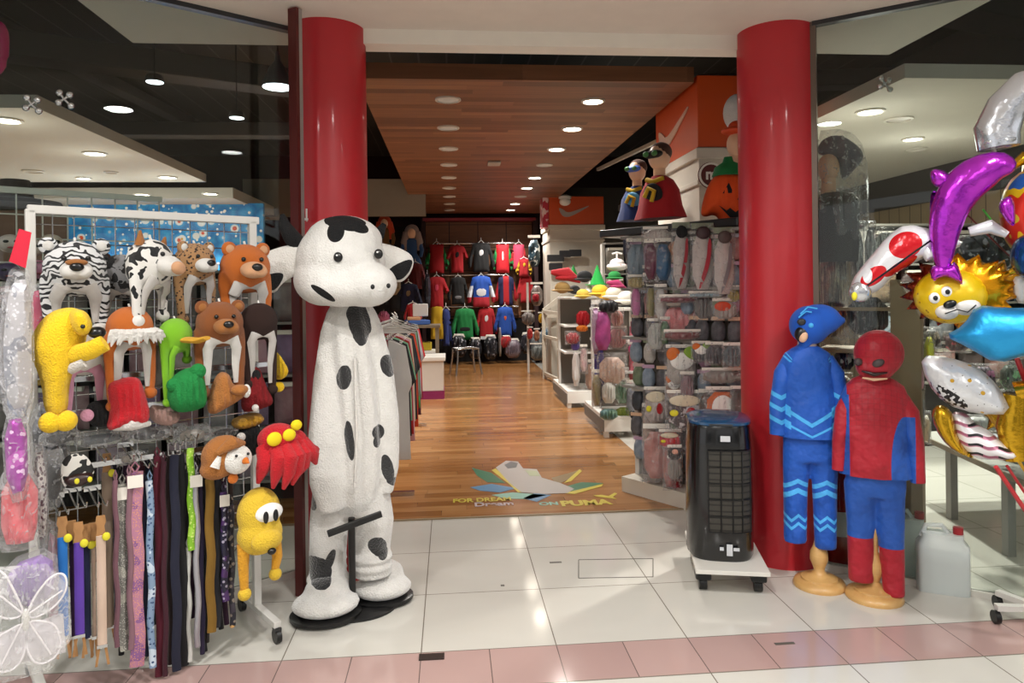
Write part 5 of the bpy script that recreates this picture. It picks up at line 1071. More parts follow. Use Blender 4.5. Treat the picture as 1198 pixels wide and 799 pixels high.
MB().box((-.02, 0, 1.02), (.62, .5, .04)).build('tabletop', mat('wood_grey', '#7b6c58', .6), t, smooth=False)
MB().box((-.02, 0, .62), (.56, .44, .03)).build('shelf', WHITE, t, smooth=False)
for i, (dx, dz, sz, c, lab, nm, r) in enumerate([(-.05, 1.08, (.34, .3, .07), '#3c5fa3', 'folded blue costume on the display table', 'folded_costume', .3), (-.1, 1.14, (.2, .2, .05), '#c99a72', 'tan folded item on top of the blue costume', 'folded_costume', .1), (.0, 1.27, (.24, .02, .2), '#d8d9da', 'white paper sign standing on the display table', 'paper_sign', 0), (-.1, .69, (.16, .2, .1), '#9c9488', 'grey box on the lower shelf of the display table', 'gift_box', 0), (.1, .7, (.14, .2, .12), '#b9a21c', 'yellow box on the lower shelf of the display table', 'gift_box', 0)]):
    o = MB().box((0, 0, 0), sz, rz=r).build(nm, plas('fc'+c, c, .7), smooth=False, loc=(p.x+dx, 11.4-.05*(i % 2), dz+.0), bevel=.01); tag(o, lab, nm.replace('_', ' '))
t = thing('acrylic_stool', 'clear acrylic stool standing in front of the back wall', 'stool', (*onz(545, 438, 0).xy, 0), .3)
AC = mat('steel_clear', '#b0b0b0', .2, .8)
for x in (-.2, .2):
    for y in (-.16, .16): MB().tube([(x, y, .48), (x*1.05, y*1.05, .3), (x*1.25, y*1.25, 0)], .018, seg=8).build('leg', AC, t)
MB().tube([(-.2, -.16, .48), (0, -.17, .52), (.2, -.16, .48), (.2, .16, .48), (-.2, .16, .48), (-.2, -.16, .48)], .02, seg=8).build('seat_frame', AC, t)
MB().box((0, 0, .49), (.4, .3, .015)).build('seat', film('acrylic', '#dfe6e8', .2, .05, bs=0), t, smooth=False)
# ---------------------------------------------------------------- kids clothes rack on the left, seen end on
rx0, ry0, ry1 = -.40, 5.6, 8.4
t = thing('garment_rack', 'low chrome garment rack of children clothes behind the cow costume', 'garment rack', (rx0-.1, 7, 0))
for y in (-1.4, 1.4): MB().box((0, y, .6), (.03, .03, 1.2)).box((0, y, .02), (.4, .04, .03)).build('leg', CHROME, t, smooth=False)
MB().cyl((0, -1.4, 1.2), (0, 1.4, 1.2), .015).build('rail', CHROME, t)
gar = [('white', '#cbc9c4', 'dress'), ('mint', '#7fb894', 'dress'), ('black', '#17171a', 'jacket'), ('charcoal', '#2f3138', 'jacket'), ('red', '#a81c1c', 'cloak'), ('orange', '#c9431c', 'cloak'), ('cream', '#cfc3a8', 'dress'), ('plum', '#4c1a33', 'jacket'), ('grey', '#77777b', 'jacket'), ('scarlet', '#b51418', 'cloak'), ('ink', '#14171f', 'cloak'), ('leaf green', '#3c8a4c', 'dress'), ('rust', '#8c3018', 'jacket'), ('pale pink', '#c99aa4', 'dress'), ('silver', '#9a9ba0', 'dress'), ('brick red', '#8a1c22', 'cloak')]
od = [0, 2, 1, 4, 13, 6, 3, 10, 5, 12, 8, 11, 7, 14, 9, 15]
for i in range(16):
    cn, c, kd = gar[od[i]]; y = 5.72+i*.17; L = [.95, .8, .7, .85][i % 4]
    t = thing('hanging_garment', '%s child %s on the low rack, number %s from the shop entrance' % (cn, kd, ['one', 'two', 'three', 'four', 'five', 'six', 'seven', 'eight', 'nine', 'ten', 'eleven', 'twelve', 'thirteen', 'fourteen', 'fifteen', 'sixteen'][i]), kd, (rx0-.1+.0, y, 1.2), .12*math.sin(i*2), 'children clothes on the low rack')
    MB().puff([(-.14, -.05), (-.04, .0), (.04, 0), (.14, -.05), (.19+.02*math.sin(i), -.35), (.16, -.42), (.17, -L), (-.17, -L), (-.16, -.42), (-.19, -.35)], .055, 18, wr=.3).build('garment', fab('gar_'+cn.replace(' ', '_'), c, 25), t)
    if i % 3 == 0: MB().puff([(-.1, -.12), (.1, -.12), (.12, -.3), (-.12, -.3)], .07, 10).build('trim', fab('gar_trim%d' % (i % 4), ['#cbc9c4', '#7fb894', '#c9431c', '#17171a'][i % 4]), t)
    MB().tube([(-.1, 0, -.04), (0, 0, .0), (.1, 0, -.04)], .008, seg=6).tube([(0, 0, 0), (0, 0, .04)], .005, seg=6).build('hanger', WHITE, t)
for i in range(5):
    o = MB().tube([(-.2, 0, 0), (0, 0, .06), (.2, 0, 0), (-.2, 0, 0)], .008, seg=6).tube([(0, 0, .06), (.02, 0, .1), (0, 0, .12)], .005, seg=6).build('clothes_hanger', WHITE, loc=(rx0-.08, 5.75+i*.13, 1.26+.03*(i % 2))); tag(o, 'white plastic clothes hanger stacked on top of the low rack', 'clothes hanger', 'spare hangers on the low rack')
# ================================================================ right side pillars
ORG = mat('orange_board', '#d0501a', .4); CRM = mat('cream_board', '#cfc8ba', .5); SWM = mat('swoosh_white', '#d9b9a4', .5); SWG = mat('swoosh_silver', '#a79d94', .35)
def pillar(nm, x0, x1, y0, y1, z0, z1, lab):
    t = thing(nm, lab, 'pillar', ((x0+x1)/2, y0, 0)); w_, d_ = x1-x0, y1-y0
    MB().box((0, d_/2, (z0+z1)/2), (w_, d_, z1-z0)).build('orange_sign', ORG, t, smooth=False, bevel=.004)
    MB().box((0, d_/2, z0/2), (w_-.02, d_-.02, z0)).build('body', CRM, t, smooth=False)
    MB().box((0, d_/2, z0-.05), (w_+.04, d_+.04, .08)).box((0, d_/2, z0-.28), (w_+.02, d_+.02, .04)).build('moulding', CRM, t, smooth=False, bevel=.006)
    return t, w_, d_
a, b = sp(643, 300, 12.6), sp(707, 300, 12.6)
t, w_, d_ = pillar('signed_pillar', a.x, b.x, 12.6, 13.6, 2.72, 3.22, 'far cream pillar topped by an orange sign with a grey tick logo')
MB().poly([(x*.62, z*.62) for x, z in SWOOSH], .01).build('tick_logo', SWG, t, smooth=False, loc=(-.02, -.01, 2.97))
MB().box((-w_/2-.06, .2, 2.95), (.1, .4, .55)).build('side_sign', mat('side_sign', '#c43a50', .5, fn=lambda t: t.mix((t.noise(9) > .55), '#c23048', '#e3c4c6')), t, smooth=False)
o = MB().ell((0, 0, 0), (.1, .1, .07)).lathe([(.11, .05), (.11, .09), (.04, .12)]).build('security_camera', WHITE, loc=sp(661, 236, 12.3)); tag(o, 'white dome security camera above the far orange sign', 'security camera')
for px, py, sx in ((650, 302, .3), (661, 297, .2), (673, 296, .22), (650, 312, .24)):
    o = MB().box((0, 0, 0), (sx, .04, .12)).build('sign_plate', DARK, smooth=False, loc=sp(px, py, 12.45), bevel=.01); tag(o, 'small dark plate fixed to the far cream pillar', 'plate', 'dark plates on the far pillar')
a = onx(816, 130, 1.97)
t, w_, d_ = pillar('signed_pillar', 1.97, 2.9, a.y, a.y+1.15, 2.70, 3.27, 'near orange topped pillar with a pale tick logo, behind the right red column')
MB().poly([(x*.95, z*.7) for x, z in SWOOSH], .01).build('tick_logo', SWM, t, smooth=False, loc=(-w_/2-.008, d_*.5, 2.98), rot=(0, 0, -PI/2))
o = sp(832, 205, a.y-.06); k = o-Vector(t.location)
bd = MB().lathe([(.001, 0), (.1, 0), (.105, .012), (.001, .02)]).build('round_badge', plas('badge_brown', '#5c1f22', .4), t, loc=(k.x, -.04, o.z), rot=(PI/2, 0, 0))
MB().lathe([(.085, 0), (.1, 0), (.1, .008), (.085, .008)], caps=False).build('badge_rim', WHITE, bd, loc=(0, 0, .02)); txt('badge_letter', 'm', .12, WHITE, bd, (0, .005, .024), (0, 0, 0), bold=.004)
# ================================================================ accessory wall beside the right column
GA = Vector((2.02, 4.72, 0)); GB_ = Vector((1.47, 5.55, 0)); GU = (GB_-GA).normalized(); GN = Vector((-GU.y, GU.x, 0)); GN = GN if GN.dot(-GA) > 0 else -GN
GL_ = (GB_-GA).length; gang = math.atan2(-GU.y, -GU.x)
t = thing('gondola', 'tall grey pegboard gondola full of bagged accessories beside the right column', 'display gondola', (GA+GB_)/2, gang)
MB().box((0, .03, 1.0), (GL_+.1, .03, 1.96)).build('back_panel', mat('pegboard', '#6f6a63', .7, fn=lambda t: t.mix(((t.x*22).fract()-.5).abs()+((t.z*22).fract()-.5).abs()*1 < .2, '#67625b', '#2a2826')), t, smooth=False)
MB().box((0, -.06, .06), (GL_+.06, .22, .12)).build('base', CRM, t, smooth=False)
for k, z in enumerate((1.98, 1.58, 1.2, .82)): MB().box((0, -.05, z), (GL_+.1, .16, .02)).build('shelf', mat('shelf_grey', '#8d8a84', .5), t, smooth=False)
for x in (-GL_/2, GL_/2): MB().box((x, 0, 1.0), (.04, .05, 2.0)).build('upright', RW, t, smooth=False)
def gw(px, py, off=.1): return onp(px, py, GA, GN, off)
FILM2 = film('bag_film', '#e9e6e6', .22, .12)
CM = {}
def cmat(c, c2=None, sc=14, thr=None):
    k = 'c_%s_%s_%s' % (c, c2, sc)
    return mat(k, c, .5, bump=(20, .5, .02), fn=(lambda t: t.mix(t.noise(sc, 2) if thr is None else (t.noise(sc, 2) > thr), c, c2)) if c2 else None)
def pack(label, px, py, w_, h_, m, off=.1, fn=gw, kind='accessory pack', nm='accessory_pack', grp='packs on the accessory wall', face=None, header=CARD, shape=None, filmy=1, th=.03, extra=None):
    p = fn(px, py, off); s = dep(p)/FPX; t = thing(nm, label, kind, p, face_cam(p)*.6+(face or 0), grp)
    P = shape or [(-.5, -.5), (.5, -.5), (.48, .42), (-.48, .42)]
    if shape is None or filmy != 2: MB().puff(smooth_poly([(x*w_*s*.86, z*h_*s*.86) for x, z in P], 1), th, 16, wr=.25).build('contents', m, t)
    if filmy: MB().puff([(-.5*w_*s, -.5*h_*s), (.5*w_*s, -.5*h_*s), (.5*w_*s, .5*h_*s), (-.5*w_*s, .5*h_*s)], th+.01, 14, wr=.3).build('bag', FILM2, t)
    if header: MB().box((0, -.005, .46*h_*s), (w_*.9*s, .008, max(.02, .08*h_*s))).build('header_card', header, t, smooth=False)
    if extra:
        for (x, z, rx, rz, mm) in extra: MB().ell((x*w_*s, -th-.004, z*h_*s), (rx*w_*s, .008, rz*h_*s)).build('item', mm, t)
    return t
pw = cmat('#a89c98', '#c9c2bd'); kr_ = mat('knife_red', '#9c1626', .4); kg = mat('knife_grey', '#8b8a8d', .3, .5)
hc = cmat('#67765c', '#8a8f7a')
def knife(label, px, py, w_, h_, c1, c2):
    t = pack(label, px, py, w_, h_, pw, header=hc, off=.16); s = dep(t.location)/FPX
    MB().puff(smooth_poly([((x)*w_*s, z*h_*s) for x, z in ((.2, .28), (.34, .26), (.3, 0), (.1, -.25), (-.22, -.46), (-.12, -.28), (.12, -.02))], 1), .01, 14).build('blade', c1, t, loc=(0, -.045, 0))
    MB().puff(disc(0, .36*h_*s, .3*w_*s, .09*h_*s, 14), .015, 10).build('handle_guard', c2, t, loc=(0, -.045, 0))
knife('packed toy sword with a curved red blade and dark guard, under the red cape', 797, 302, 22, 84, kr_, cK)
knife('packed toy sword with a brighter curved red blade, under the pumpkin costume', 822, 303, 28, 84, mat('knife_red2', '#ad1c30', .4), mat('guard_dark', '#3a2528', .5))
knife('packed toy sword with a grey blade next to the red column', 847, 308, 26, 84, kg, mat('guard_brown', '#4b3a38', .5))
L_ = [('blue sequinned pack at the top left of the accessory wall', 745, 305, 20, 46, cmat('#5f7383', '#96a6b0')), ('deep plum pack between two blue packs', 762, 305, 14, 44, cmat('#4a1c33', '#6c3046')), ('petrol blue pack left of the first toy sword', 776, 305, 16, 46, cmat('#1d3f66', '#3c6a8c')), ('pale crumpled pack above the petrol blue one', 770, 275, 30, 16, cmat('#9c948f', '#c9c2bb')),
 ('dark brown round hat pack under the plum pack', 763, 327, 18, 12, cmat('#241816', '#3a2a26')), ('yellowish pack under the blue sequinned one', 745, 330, 18, 14, cmat('#9c8a54', '#b5a878')),
 ('pack of pink ribbon rolls in the second row', 744, 352, 10, 34, cmat('#a34a80', '#c77da8')), ('pack of black ribbon rolls in the second row', 752, 352, 8, 34, cmat('#1a191b', '#39353a')), ('pack of olive ribbon rolls in the second row', 762, 352, 10, 36, cmat('#7d7548', '#a39a6a')), ('pack of silver gloves in the second row', 773, 354, 12, 38, cmat('#a5a3a0', '#c9c7c2')),
 ('bag of red and white fabric roses', 795, 372, 38, 30, cmat('#c23648', '#e2b8b4', 20)), ('strip of maroon cards above the red and white roses', 795, 350, 40, 8, cmat('#5c1a2a', '#7b3040')), ('grey mask pack with a dark strap', 824, 358, 20, 30, cmat('#4b4848', '#85807d')), ('pack with a small orange and white fish shape', 848, 362, 24, 22, cmat('#77716c', '#b0aca6')), ('green and yellow sweets pack near the red column', 858, 345, 12, 18, cmat('#6b7a4a', '#b8a23c')),
 ('pale blue edged card strip over the grey masks', 826, 345, 34, 6, cmat('#7c98a6', '#a9bcc4')), ('silver shimmer pack in the third row', 768, 392, 18, 34, cmat('#9a9a94', '#bfc0ba')), ('green striped tie pack in the third row', 778, 388, 10, 30, cmat('#567a54', '#39513a')), ('navy striped tie pack in the third row', 766, 386, 8, 32, cmat('#272a58', '#3d4276')), ('dark red beads pack under the roses', 798, 392, 36, 10, cmat('#581c22', '#8a4a4a')),
 ('clown face pack with orange and green hair tufts', 797, 428, 30, 44, cmat('#8e8680', '#b9b2aa')), ('black party glasses pack beside the clown face', 820, 412, 18, 22, cmat('#151517', '#7b7b80', 30)), ('black moustache pack right of the party glasses', 836, 414, 18, 24, cmat('#111113', '#5f5f65', 30)), ('black bat shaped pack near the red column', 858, 416, 20, 26, cmat('#121214', '#6b7a80', 30)), ('grey bag under the bat shaped pack', 845, 440, 40, 16, cmat('#67625c', '#9a958d')),
 ('brown wig bag below the clown face', 788, 452, 16, 30, cmat('#7a5c4c', '#a38878')), ('mauve wig bag beside the brown one', 804, 452, 14, 30, cmat('#6b525a', '#94797d')), ('large silver and red framed mask pack', 803, 480, 38, 42, cmat('#3a2c30', '#b5b0b2', 16, .55)), ('orange pumpkin bunting pack with a dark bat', 845, 476, 32, 42, cmat('#b8501c', '#cf6a2a')), ('small orange and black witch pack', 826, 480, 14, 44, cmat('#3b2a20', '#a3531f', 18, .55)), ('dark spider card pack by the red column', 862, 474, 12, 40, cmat('#2a2827', '#6a6661')),
 ('clear crumpled bag left of the silver framed mask', 768, 475, 24, 40, cmat('#8c7c78', '#c9bfba')), ('bright red ribbon pack under the framed mask', 784, 514, 22, 20, cmat('#a1121f', '#d24452')), ('black card with an orange dot', 789, 530, 14, 16, cmat('#0e0e10', '#1c1c1e')), ('rose striped curtain pack, lowest on the accessory wall', 768, 530, 26, 60, cmat('#8c4a48', '#c39a90')), ('pale brown pack at the left bottom corner of the wall', 760, 500, 14, 50, cmat('#8f7263', '#b39a88')), ('black net pack right of the red ribbon', 805, 515, 22, 30, cmat('#151314', '#2f2c2e')),
 ('pack with a tiny red and white figure hanging beside the air cooler', 790, 575, 13, 44, cmat('#9a2a34', '#c9c2c0', 18, .5)), ('clear empty looking bag beside the air cooler', 789, 548, 14, 26, cmat('#77716a', '#9c968e')), ('white tangled lace bag at floor level', 792, 612, 14, 24, cmat('#a5a29b', '#cbc8c0')),
 ('second rose curtain pack, beside the lowest one', 783, 545, 12, 50, cmat('#7b3c42', '#b58a80'))]
for lab, px, py, w_, h_, m in L_:
    ex = None
    if 'clown' in lab: ex = [(-.25, .28, .2, .16, cmat('#cf6a22')), (.25, .3, .2, .16, cmat('#7fa32c')), (0, .12, .34, .2, WHITE)]
    if 'bunting' in lab: ex = [(.0, .0, .3, .3, WHITE), (0, 0, .22, .1, cK)]
    if 'orange dot' in lab: ex = [(0, .15, .2, .16, cmat('#d9a08a'))]
    if 'fish' in lab: ex = [(-.1, .15, .3, .22, cmat('#c4421f'))]
    if 'framed' in lab: ex = [(-.05, .25, .36, .14, cmat('#cfc2a8')), (-.3, -.05, .1, .08, LEM), (.1, -.05, .12, .14, cR)]
    pack(lab, px, py, w_*1.3, h_*1.15, m, extra=ex, off=.1+.05*((px*7+py) % 3))
# --- display mannequins on top of the gondola
def bust(label, px, py, cape, emblem, hood=None, mask=None, kpx=60, Y=5.5, rz=.5):
    p = sp(px, py, Y); s = dep(p)/FPX*kpx/60; t = thing('dressed_bust', label, 'mannequin', p, rz, 'dressed busts on top of the accessory wall')
    MB().ell((0, 0, 62*s), (12*s, 14*s, 16*s)).cyl((0, 0, 34*s), (0, 0, 54*s), 7*s).build('head', SKIN, t)
    MB().ell((0, 3*s, 68*s), (13*s, 14*s, 12*s)).build('hair', fab('hair_brown', '#4a2a1c') if not hood else hood, t)
    MB().loft([ring(0, 0, z*s, rx*s, ry*s, 24, wr, fr=6) for z, rx, ry, wr in ((40, 8, 8, 0), (34, 18, 11, 0), (22, 25, 15, .03), (4, 27, 18, .06), (-10, 32, 20, .08))]).build('cape', cape, t)
    if mask:
        MB().ell((0, -12*s, 64*s), (13*s, 6*s, 5*s)).build('mask', mask, t)
        for sx in (-1, 1): MB().ell((sx*6*s, -18*s, 64*s), (4*s, 2*s, 3.4*s)).build('goggle', cmat('#3e7a3c'), t)
    MB().ell((2*s, -16*s, 18*s), (13*s, 3*s, 12*s), R=rotm(.25, 0, 0)).build('emblem', emblem, t); MB().tube([(-6*s, -22*s, 14*s), (0, -22*s, 24*s), (8*s, -22*s, 20*s), (4*s, -22*s, 8*s)], 2.6*s, seg=8).build('emblem_stroke', cY, t)
    MB().tube([(-12*s, -8*s, 36*s), (0, -13*s, 32*s), (12*s, -8*s, 36*s)], 3*s, seg=8).build('collar', cY, t)
bust('bust in a red cape with black and yellow emblem and green goggles', 772, 246, fab('cape_red', '#a8141c'), cK, None, cK, 60, 5.45, -.9)
bust('bust in a blue cape with pale blue emblem, behind the red caped one', 746, 250, fab('cape_blue', '#16306b'), cmat('#4f9fd0'), None, mat('mask_blue', '#3c66c4', .5), 48, 5.9, -.8)
pb = sp(848, 262, 5.0); t = thing('pumpkin_costume', 'orange pumpkin costume with black jack-o-lantern face on a green mannequin', 'costume', pb, -.25); s = dep(pb)/FPX
def pf(tt):
    return tt.mix(tt.noise(10), '#d8420c', '#ee5c17')
MB().puff(smooth_poly([(x*s, z*s) for x, z in [(-28, 14), (-20, 45), (-8, 60), (10, 62), (28, 50), (34, 20), (30, -6), (6, -10), (-4, -2), (-10, 12), (-24, 8)]], 2), .1, 30, wr=.05).build('body', mat('pumpkin_cloth', '#e8500f', .8, fn=pf), t)
J = cK
MB().poly([(-4*s, 34*s), (8*s, 34*s), (3*s, 46*s)], .008).build('eye', J, t, smooth=False, loc=(0, -.095, 0)); MB().poly([(20*s, 34*s), (30*s, 34*s), (25*s, 46*s)], .008).build('eye', J, t, smooth=False, loc=(0, -.085, 0))
MB().poly([(x*s, z*s) for x, z in [(-8, 20), (0, 14), (4, 17), (10, 12), (16, 16), (24, 13), (30, 22), (20, 6), (4, 6)]], .008).build('mouth', J, t, smooth=False, loc=(0, -.096, 0)); MB().poly([(12*s, 26*s), (18*s, 26*s), (15*s, 32*s)], .008).build('nose', J, t, smooth=False, loc=(0, -.1, 0))
MB().loft([ring(6*s, 0, z*s, rx*s, rx*.8*s, 20) for z, rx in ((56, 20), (66, 17), (72, 8), (78, 6))]).build('green_collar', cG, t)
MB().ell((14*s, 0, 92*s), (11*s, 12*s, 15*s)).cyl((12*s, 0, 70*s), (13*s, 0, 84*s), 6*s).build('head', SKIN, t); MB().ell((12*s, -1*s, 108*s), (15*s, 14*s, 5*s)).ell((14*s, 0, 112*s), (9*s, 9*s, 8*s)).build('orange_hat', cmat('#d8491c'), t)
o = MB().ell((0, 0, 0), (.1, .1, .14)).build('white_wig', F_W, loc=sp(862, 132, 5.2)); tag(o, 'white rounded hat shape peeking out beside the right red column, high up', 'hat')
o = MB().box((0, 0, 0), (1.3, .35, .06), rz=gang).build('top_shelf_board', DARK, smooth=False, loc=(1.72, 5.3, 2.03), bevel=.01); tag(o, 'black board on top of the accessory wall carrying the busts', 'shelf board')
pack('black hanging net under the blue caped bust', 735, 288, 14, 36, cmat('#10101c', '#1d2038'), kind='net bag', fn=lambda x, y, o: sp(x, y, 6.4), filmy=0, header=None)
# ================================================================ gondolas along the right of the aisle
def gond(px, py, wpx, Y, h, lab, dpt=1.2):
    p = onz(px, py, 0); x1 = sp(px+wpx, py, p.y).x
    t = thing('island_shelf', lab, 'shelf unit', (p.x, p.y, 0)); W_ = x1-p.x
    MB().box((W_/2, dpt/2, .2), (W_, dpt, .06)).build('base_deck', WHITE, t, smooth=False, bevel=.008)
    MB().box((W_/2, .01, .13), (W_, .03, .12)).build('front_skirt', WHITE, t, smooth=False)
    MB().box((.01, dpt/2, .13), (.03, dpt, .12)).build('side_skirt', mat('skirt_grey', '#77736d', .6), t, smooth=False)
    for x in (.03, W_-.03): MB().box((x, .05, .05), (.05, .06, .1)).build('foot', WHITE, t, smooth=False)
    MB().box((W_*.5, dpt*.6, h/2+.1), (W_*.9, .03, h)).build('back_panel', mat('panel_grey', '#6b665f', .7), t, smooth=False)
    for z in (h*.45, h*.72, h): MB().box((W_/2, dpt*.45, z+.1), (W_*.96, dpt*.5, .025)).build('shelf', WHITE, t, smooth=False)
    for x in (.02, W_-.02): MB().box((x, dpt*.6, h/2+.1), (.03, .05, h)).build('upright', RW, t, smooth=False)
    return p, W_, dpt
g1 = gond(707, 513, 52, 7.6, 1.25, 'near white island shelf with toys and wands in the right aisle', 1.1)
g2 = gond(664, 478, 52, 9.4, 1.35, 'second white island shelf, further back in the right aisle', 1.3)
# slanted white ladder frame
p = onz(655, 452, 0); t = thing('ladder_rack', 'white slanted ladder shaped frame at the corner of the right aisle', 'display frame', (p.x, p.y, 0))
for dx, dy in ((0, 0), (-.12, 1.0)):
    fr = MB(); fr.bar((dx, dy, 0), (dx, dy, 1.2), .06, .06); fr.bar((dx, dy, 1.2), (dx+.55, dy-.0, 1.62), .06, .06); fr.bar((dx, dy, 1.1), (dx+.4, dy, 1.1), .05, .05); fr.build('side_frame', mat('frame_cream', '#c9c0b0', .5), t, smooth=False)
for z in (.1, .75, 1.18): MB().bar((0, 0, z), (-.12, 1.0, z), .04, .05).build('crossbar', mat('frame_cream', '#c9c0b0', .5), t, smooth=False)
def fx(Y): return lambda x, y, o=0: sp(x, y, Y-o)
R_ = [ # label, px, py, w, h, mat, Y
 ('red toy figure box with a white round print behind the ladder frame', 682, 372, 14, 20, cmat('#a01620'), 9.8), ('red gift bag under the red figure box', 670, 395, 14, 14, cmat('#7c1018', '#b52530'), 9.8), ('yellow and red box under the round print', 681, 384, 12, 8, cmat('#d3782a'), 9.7), ('purple topped tall white box', 673, 403, 9, 14, cmat('#6a5aa8'), 9.3), ('tall white narrow box standing on the second island shelf', 674, 430, 8, 44, cmat('#cdc9c6'), 9.3), ('pink cone pack beside the tall white box', 683, 420, 7, 30, cmat('#b57884', '#d5cfc8'), 9.3), ('brown and red pack on the second island', 692, 440, 12, 34, cmat('#8c5a48', '#c0a48e'), 9.3), ('olive brown curtain pack on the second island', 698, 455, 9, 40, cmat('#6d6448', '#8f8660'), 9.2),
 ('magenta feather boa bunch', 705, 385, 16, 50, cmat('#6b2c66', '#c04a8c', 10), 8.0), ('black and blue feather boa bunch', 701, 430, 10, 80, cmat('#1b1b46', '#3a2fa0', 10), 8.0), ('lilac tinsel pack left of the magenta boas', 697, 385, 8, 60, cmat('#b590ac', '#8c6a94'), 8.1), ('black net hat above the magenta boas', 712, 358, 20, 16, cmat('#16161a', '#2b2b30'), 8.0), ('crimson plush reindeer pack', 722, 395, 18, 24, cmat('#8c3a48', '#c6a09a'), 7.9), ('white and orange santa card pack', 722, 372, 12, 20, cmat('#b9a49a', '#b03a28'), 7.9), ('bag of pink and beige confetti flowers', 716, 432, 26, 34, cmat('#a37c70', '#d3bfae', 18), 7.6), ('hot pink round rattle pack', 742, 408, 12, 12, cmat('#d1187c'), 7.4), ('hot pink bow pack right of the rattle', 762, 410, 18, 8, cmat('#c22070'), 7.4), ('red glitter fringe pack behind the pink roll', 752, 390, 14, 60, cmat('#a32a34', '#c96a68', 20), 7.5),
 ('smoky grey wig bag beside the pink roll', 756, 430, 22, 40, cmat('#5f5854', '#8f867e'), 7.4), ('yellow banana print pack', 758, 452, 28, 14, cmat('#b9a824', '#d6ca5a'), 7.3), ('white paper roll on the near island shelf', 712, 458, 14, 28, cmat('#c9c8c2'), 7.8), ('green wreath pack on the near island shelf', 728, 458, 14, 28, cmat('#2c6b34', '#9cb8a8', 18), 7.7), ('blue and white beads pack', 740, 465, 12, 36, cmat('#23345f', '#b9c2c8', 20), 7.6), ('blue and green picture box on the near deck', 712, 484, 18, 14, cmat('#2f5c86', '#6f8a4c'), 7.7), ('yellow green picture box on the near deck', 730, 482, 16, 14, cmat('#a3a43c', '#4d7a4a'), 7.7), ('black net bundle on the near deck', 742, 482, 10, 20, cmat('#18181a', '#333338'), 7.65),
 ('grey crumpled bag hanging right of the pink roll', 768, 440, 12, 60, cmat('#6b6460', '#a59d96'), 7.2), ('rust brown fringe pack on the near island', 772, 470, 14, 40, cmat('#7b4a3a', '#a67a68'), 7.1)]
for i, (lab, px, py, w_, h_, m, Y) in enumerate(R_):
    Y = (7.5 if px > 694 else 9.42)-.05*(i % 3)
    pack(lab, px, py, w_*1.35, h_*1.15, m, fn=fx(Y), off=0, grp='goods on the right aisle islands', filmy=(1 if 'bag' in lab or 'pack' in lab else 0), header=CARD if 'pack' in lab else None, th=.05)
o = MB().cyl(sp(743, 382, 7.75), sp(742, 492, 7.75), .062, seg=20).cyl(sp(743, 376, 7.75), sp(743, 382, 7.75), .05).build('wrapping_roll', mat('roll_pink', '#c26a74', .4)); tag(o, 'tall rose pink wrapping roll standing on the near island', 'wrapping roll')
# toys and hats on top of the islands
def tophat(label, px, py, Y, c, kind, sz):
    p = sp(px, py, Y); s = Y/FPX*sz*1.3; t = thing('party_hat', label, 'party hat', p, 0, 'party hats on top of the right islands'); m = fab('ph'+c, c)
    if kind == 'cone': MB().lathe([(.5*s, 0), (.45*s, .1*s), (.25*s, .6*s), (.02*s, 1.2*s)]).build('crown', m, t); MB().lathe([(.3*s, -.02*s), (.75*s, -.02*s), (.75*s, .03*s), (.3*s, .03*s)]).build('brim', m, t)
    elif kind == 'tri': MB().tube([(-.8*s, 0, .3*s), (0, 0, .2*s), (.7*s, 0, -.2*s)], [.1*s, .35*s, .1*s]).build('crown', m, t); MB().ell((0, 0, 0), (.6*s, .4*s, .15*s)).build('brim', m, t)
    else: MB().ell((0, 0, .1*s), (.6*s, .5*s, .45*s)).build('crown', m, t); MB().ell((0, 0, -.1*s), (.85*s, .7*s, .12*s)).build('brim', m, t)
for a_ in [('red pointed felt hat on top of the second island', 663, 325, 9.6, '#b5202a', 'tri', 18), ('small green hat behind the red pointed one', 671, 322, 9.9, '#2f9a4a', 'cone', 8), ('black mouse eared hat with white fluff', 684, 325, 9.4, '#17171a', 'bowl', 12), ('tall bright green leaf crown', 699, 333, 9.0, '#1fa345', 'cone', 15), ('yellow duck hat in front of the green crown', 702, 342, 8.7, '#d9b22c', 'bowl', 13), ('yellow chick hat beside the duck hat', 682, 345, 8.9, '#cdb04a', 'bowl', 10), ('tan straw hat at the left of the hats', 658, 338, 9.6, '#a3834c', 'bowl', 12), ('dark grey felt hat behind the chick hat', 672, 340, 9.7, '#3a3a3c', 'bowl', 9), ('white woollen hat with a yellow patch', 719, 345, 8.3, '#cfc8b8', 'bowl', 14), ('magenta jester hat under the green bonnet', 722, 335, 8.3, '#a02c5c', 'tri', 12), ('green bonnet below the red and white hat', 719, 324, 8.4, '#157a34', 'bowl', 10), ('white fluffy hat near the accessory wall', 733, 350, 8.0, '#d6d2c8', 'bowl', 14), ('mustard yellow cap in the middle of the hats', 710, 347, 8.5, '#c99a1c', 'bowl', 9), ('white feather hat next to the chick hat', 690, 341, 9.0, '#d5d5d2', 'cone', 8)]: tophat(*a_)
p = sp(722, 312, 8.5); t = thing('santa_hat', 'white brimmed hat with red pattern hanging from a white hook', 'party hat', p); s = 8.5/FPX
MB().ell((0, 0, 0), (13*s, 9*s, 5*s)).ell((0, 0, 4*s), (9*s, 7*s, 6*s)).build('body', mat('santa', '#fff', .8, fn=lambda tt: tt.mix((tt.vor(9) < .3), '#d9d4d2', '#b5182a')), t)
MB().tube([(-6*s, 0, 15*s), (0, 0, 17*s), (6*s, 0, 15*s)], 1.2*s).cyl((0, 0, 8*s), (0, 0, 18*s), .012).build('hook', WHITE, t)
MB().box((0, 0, 0), (.01, .01, .01))
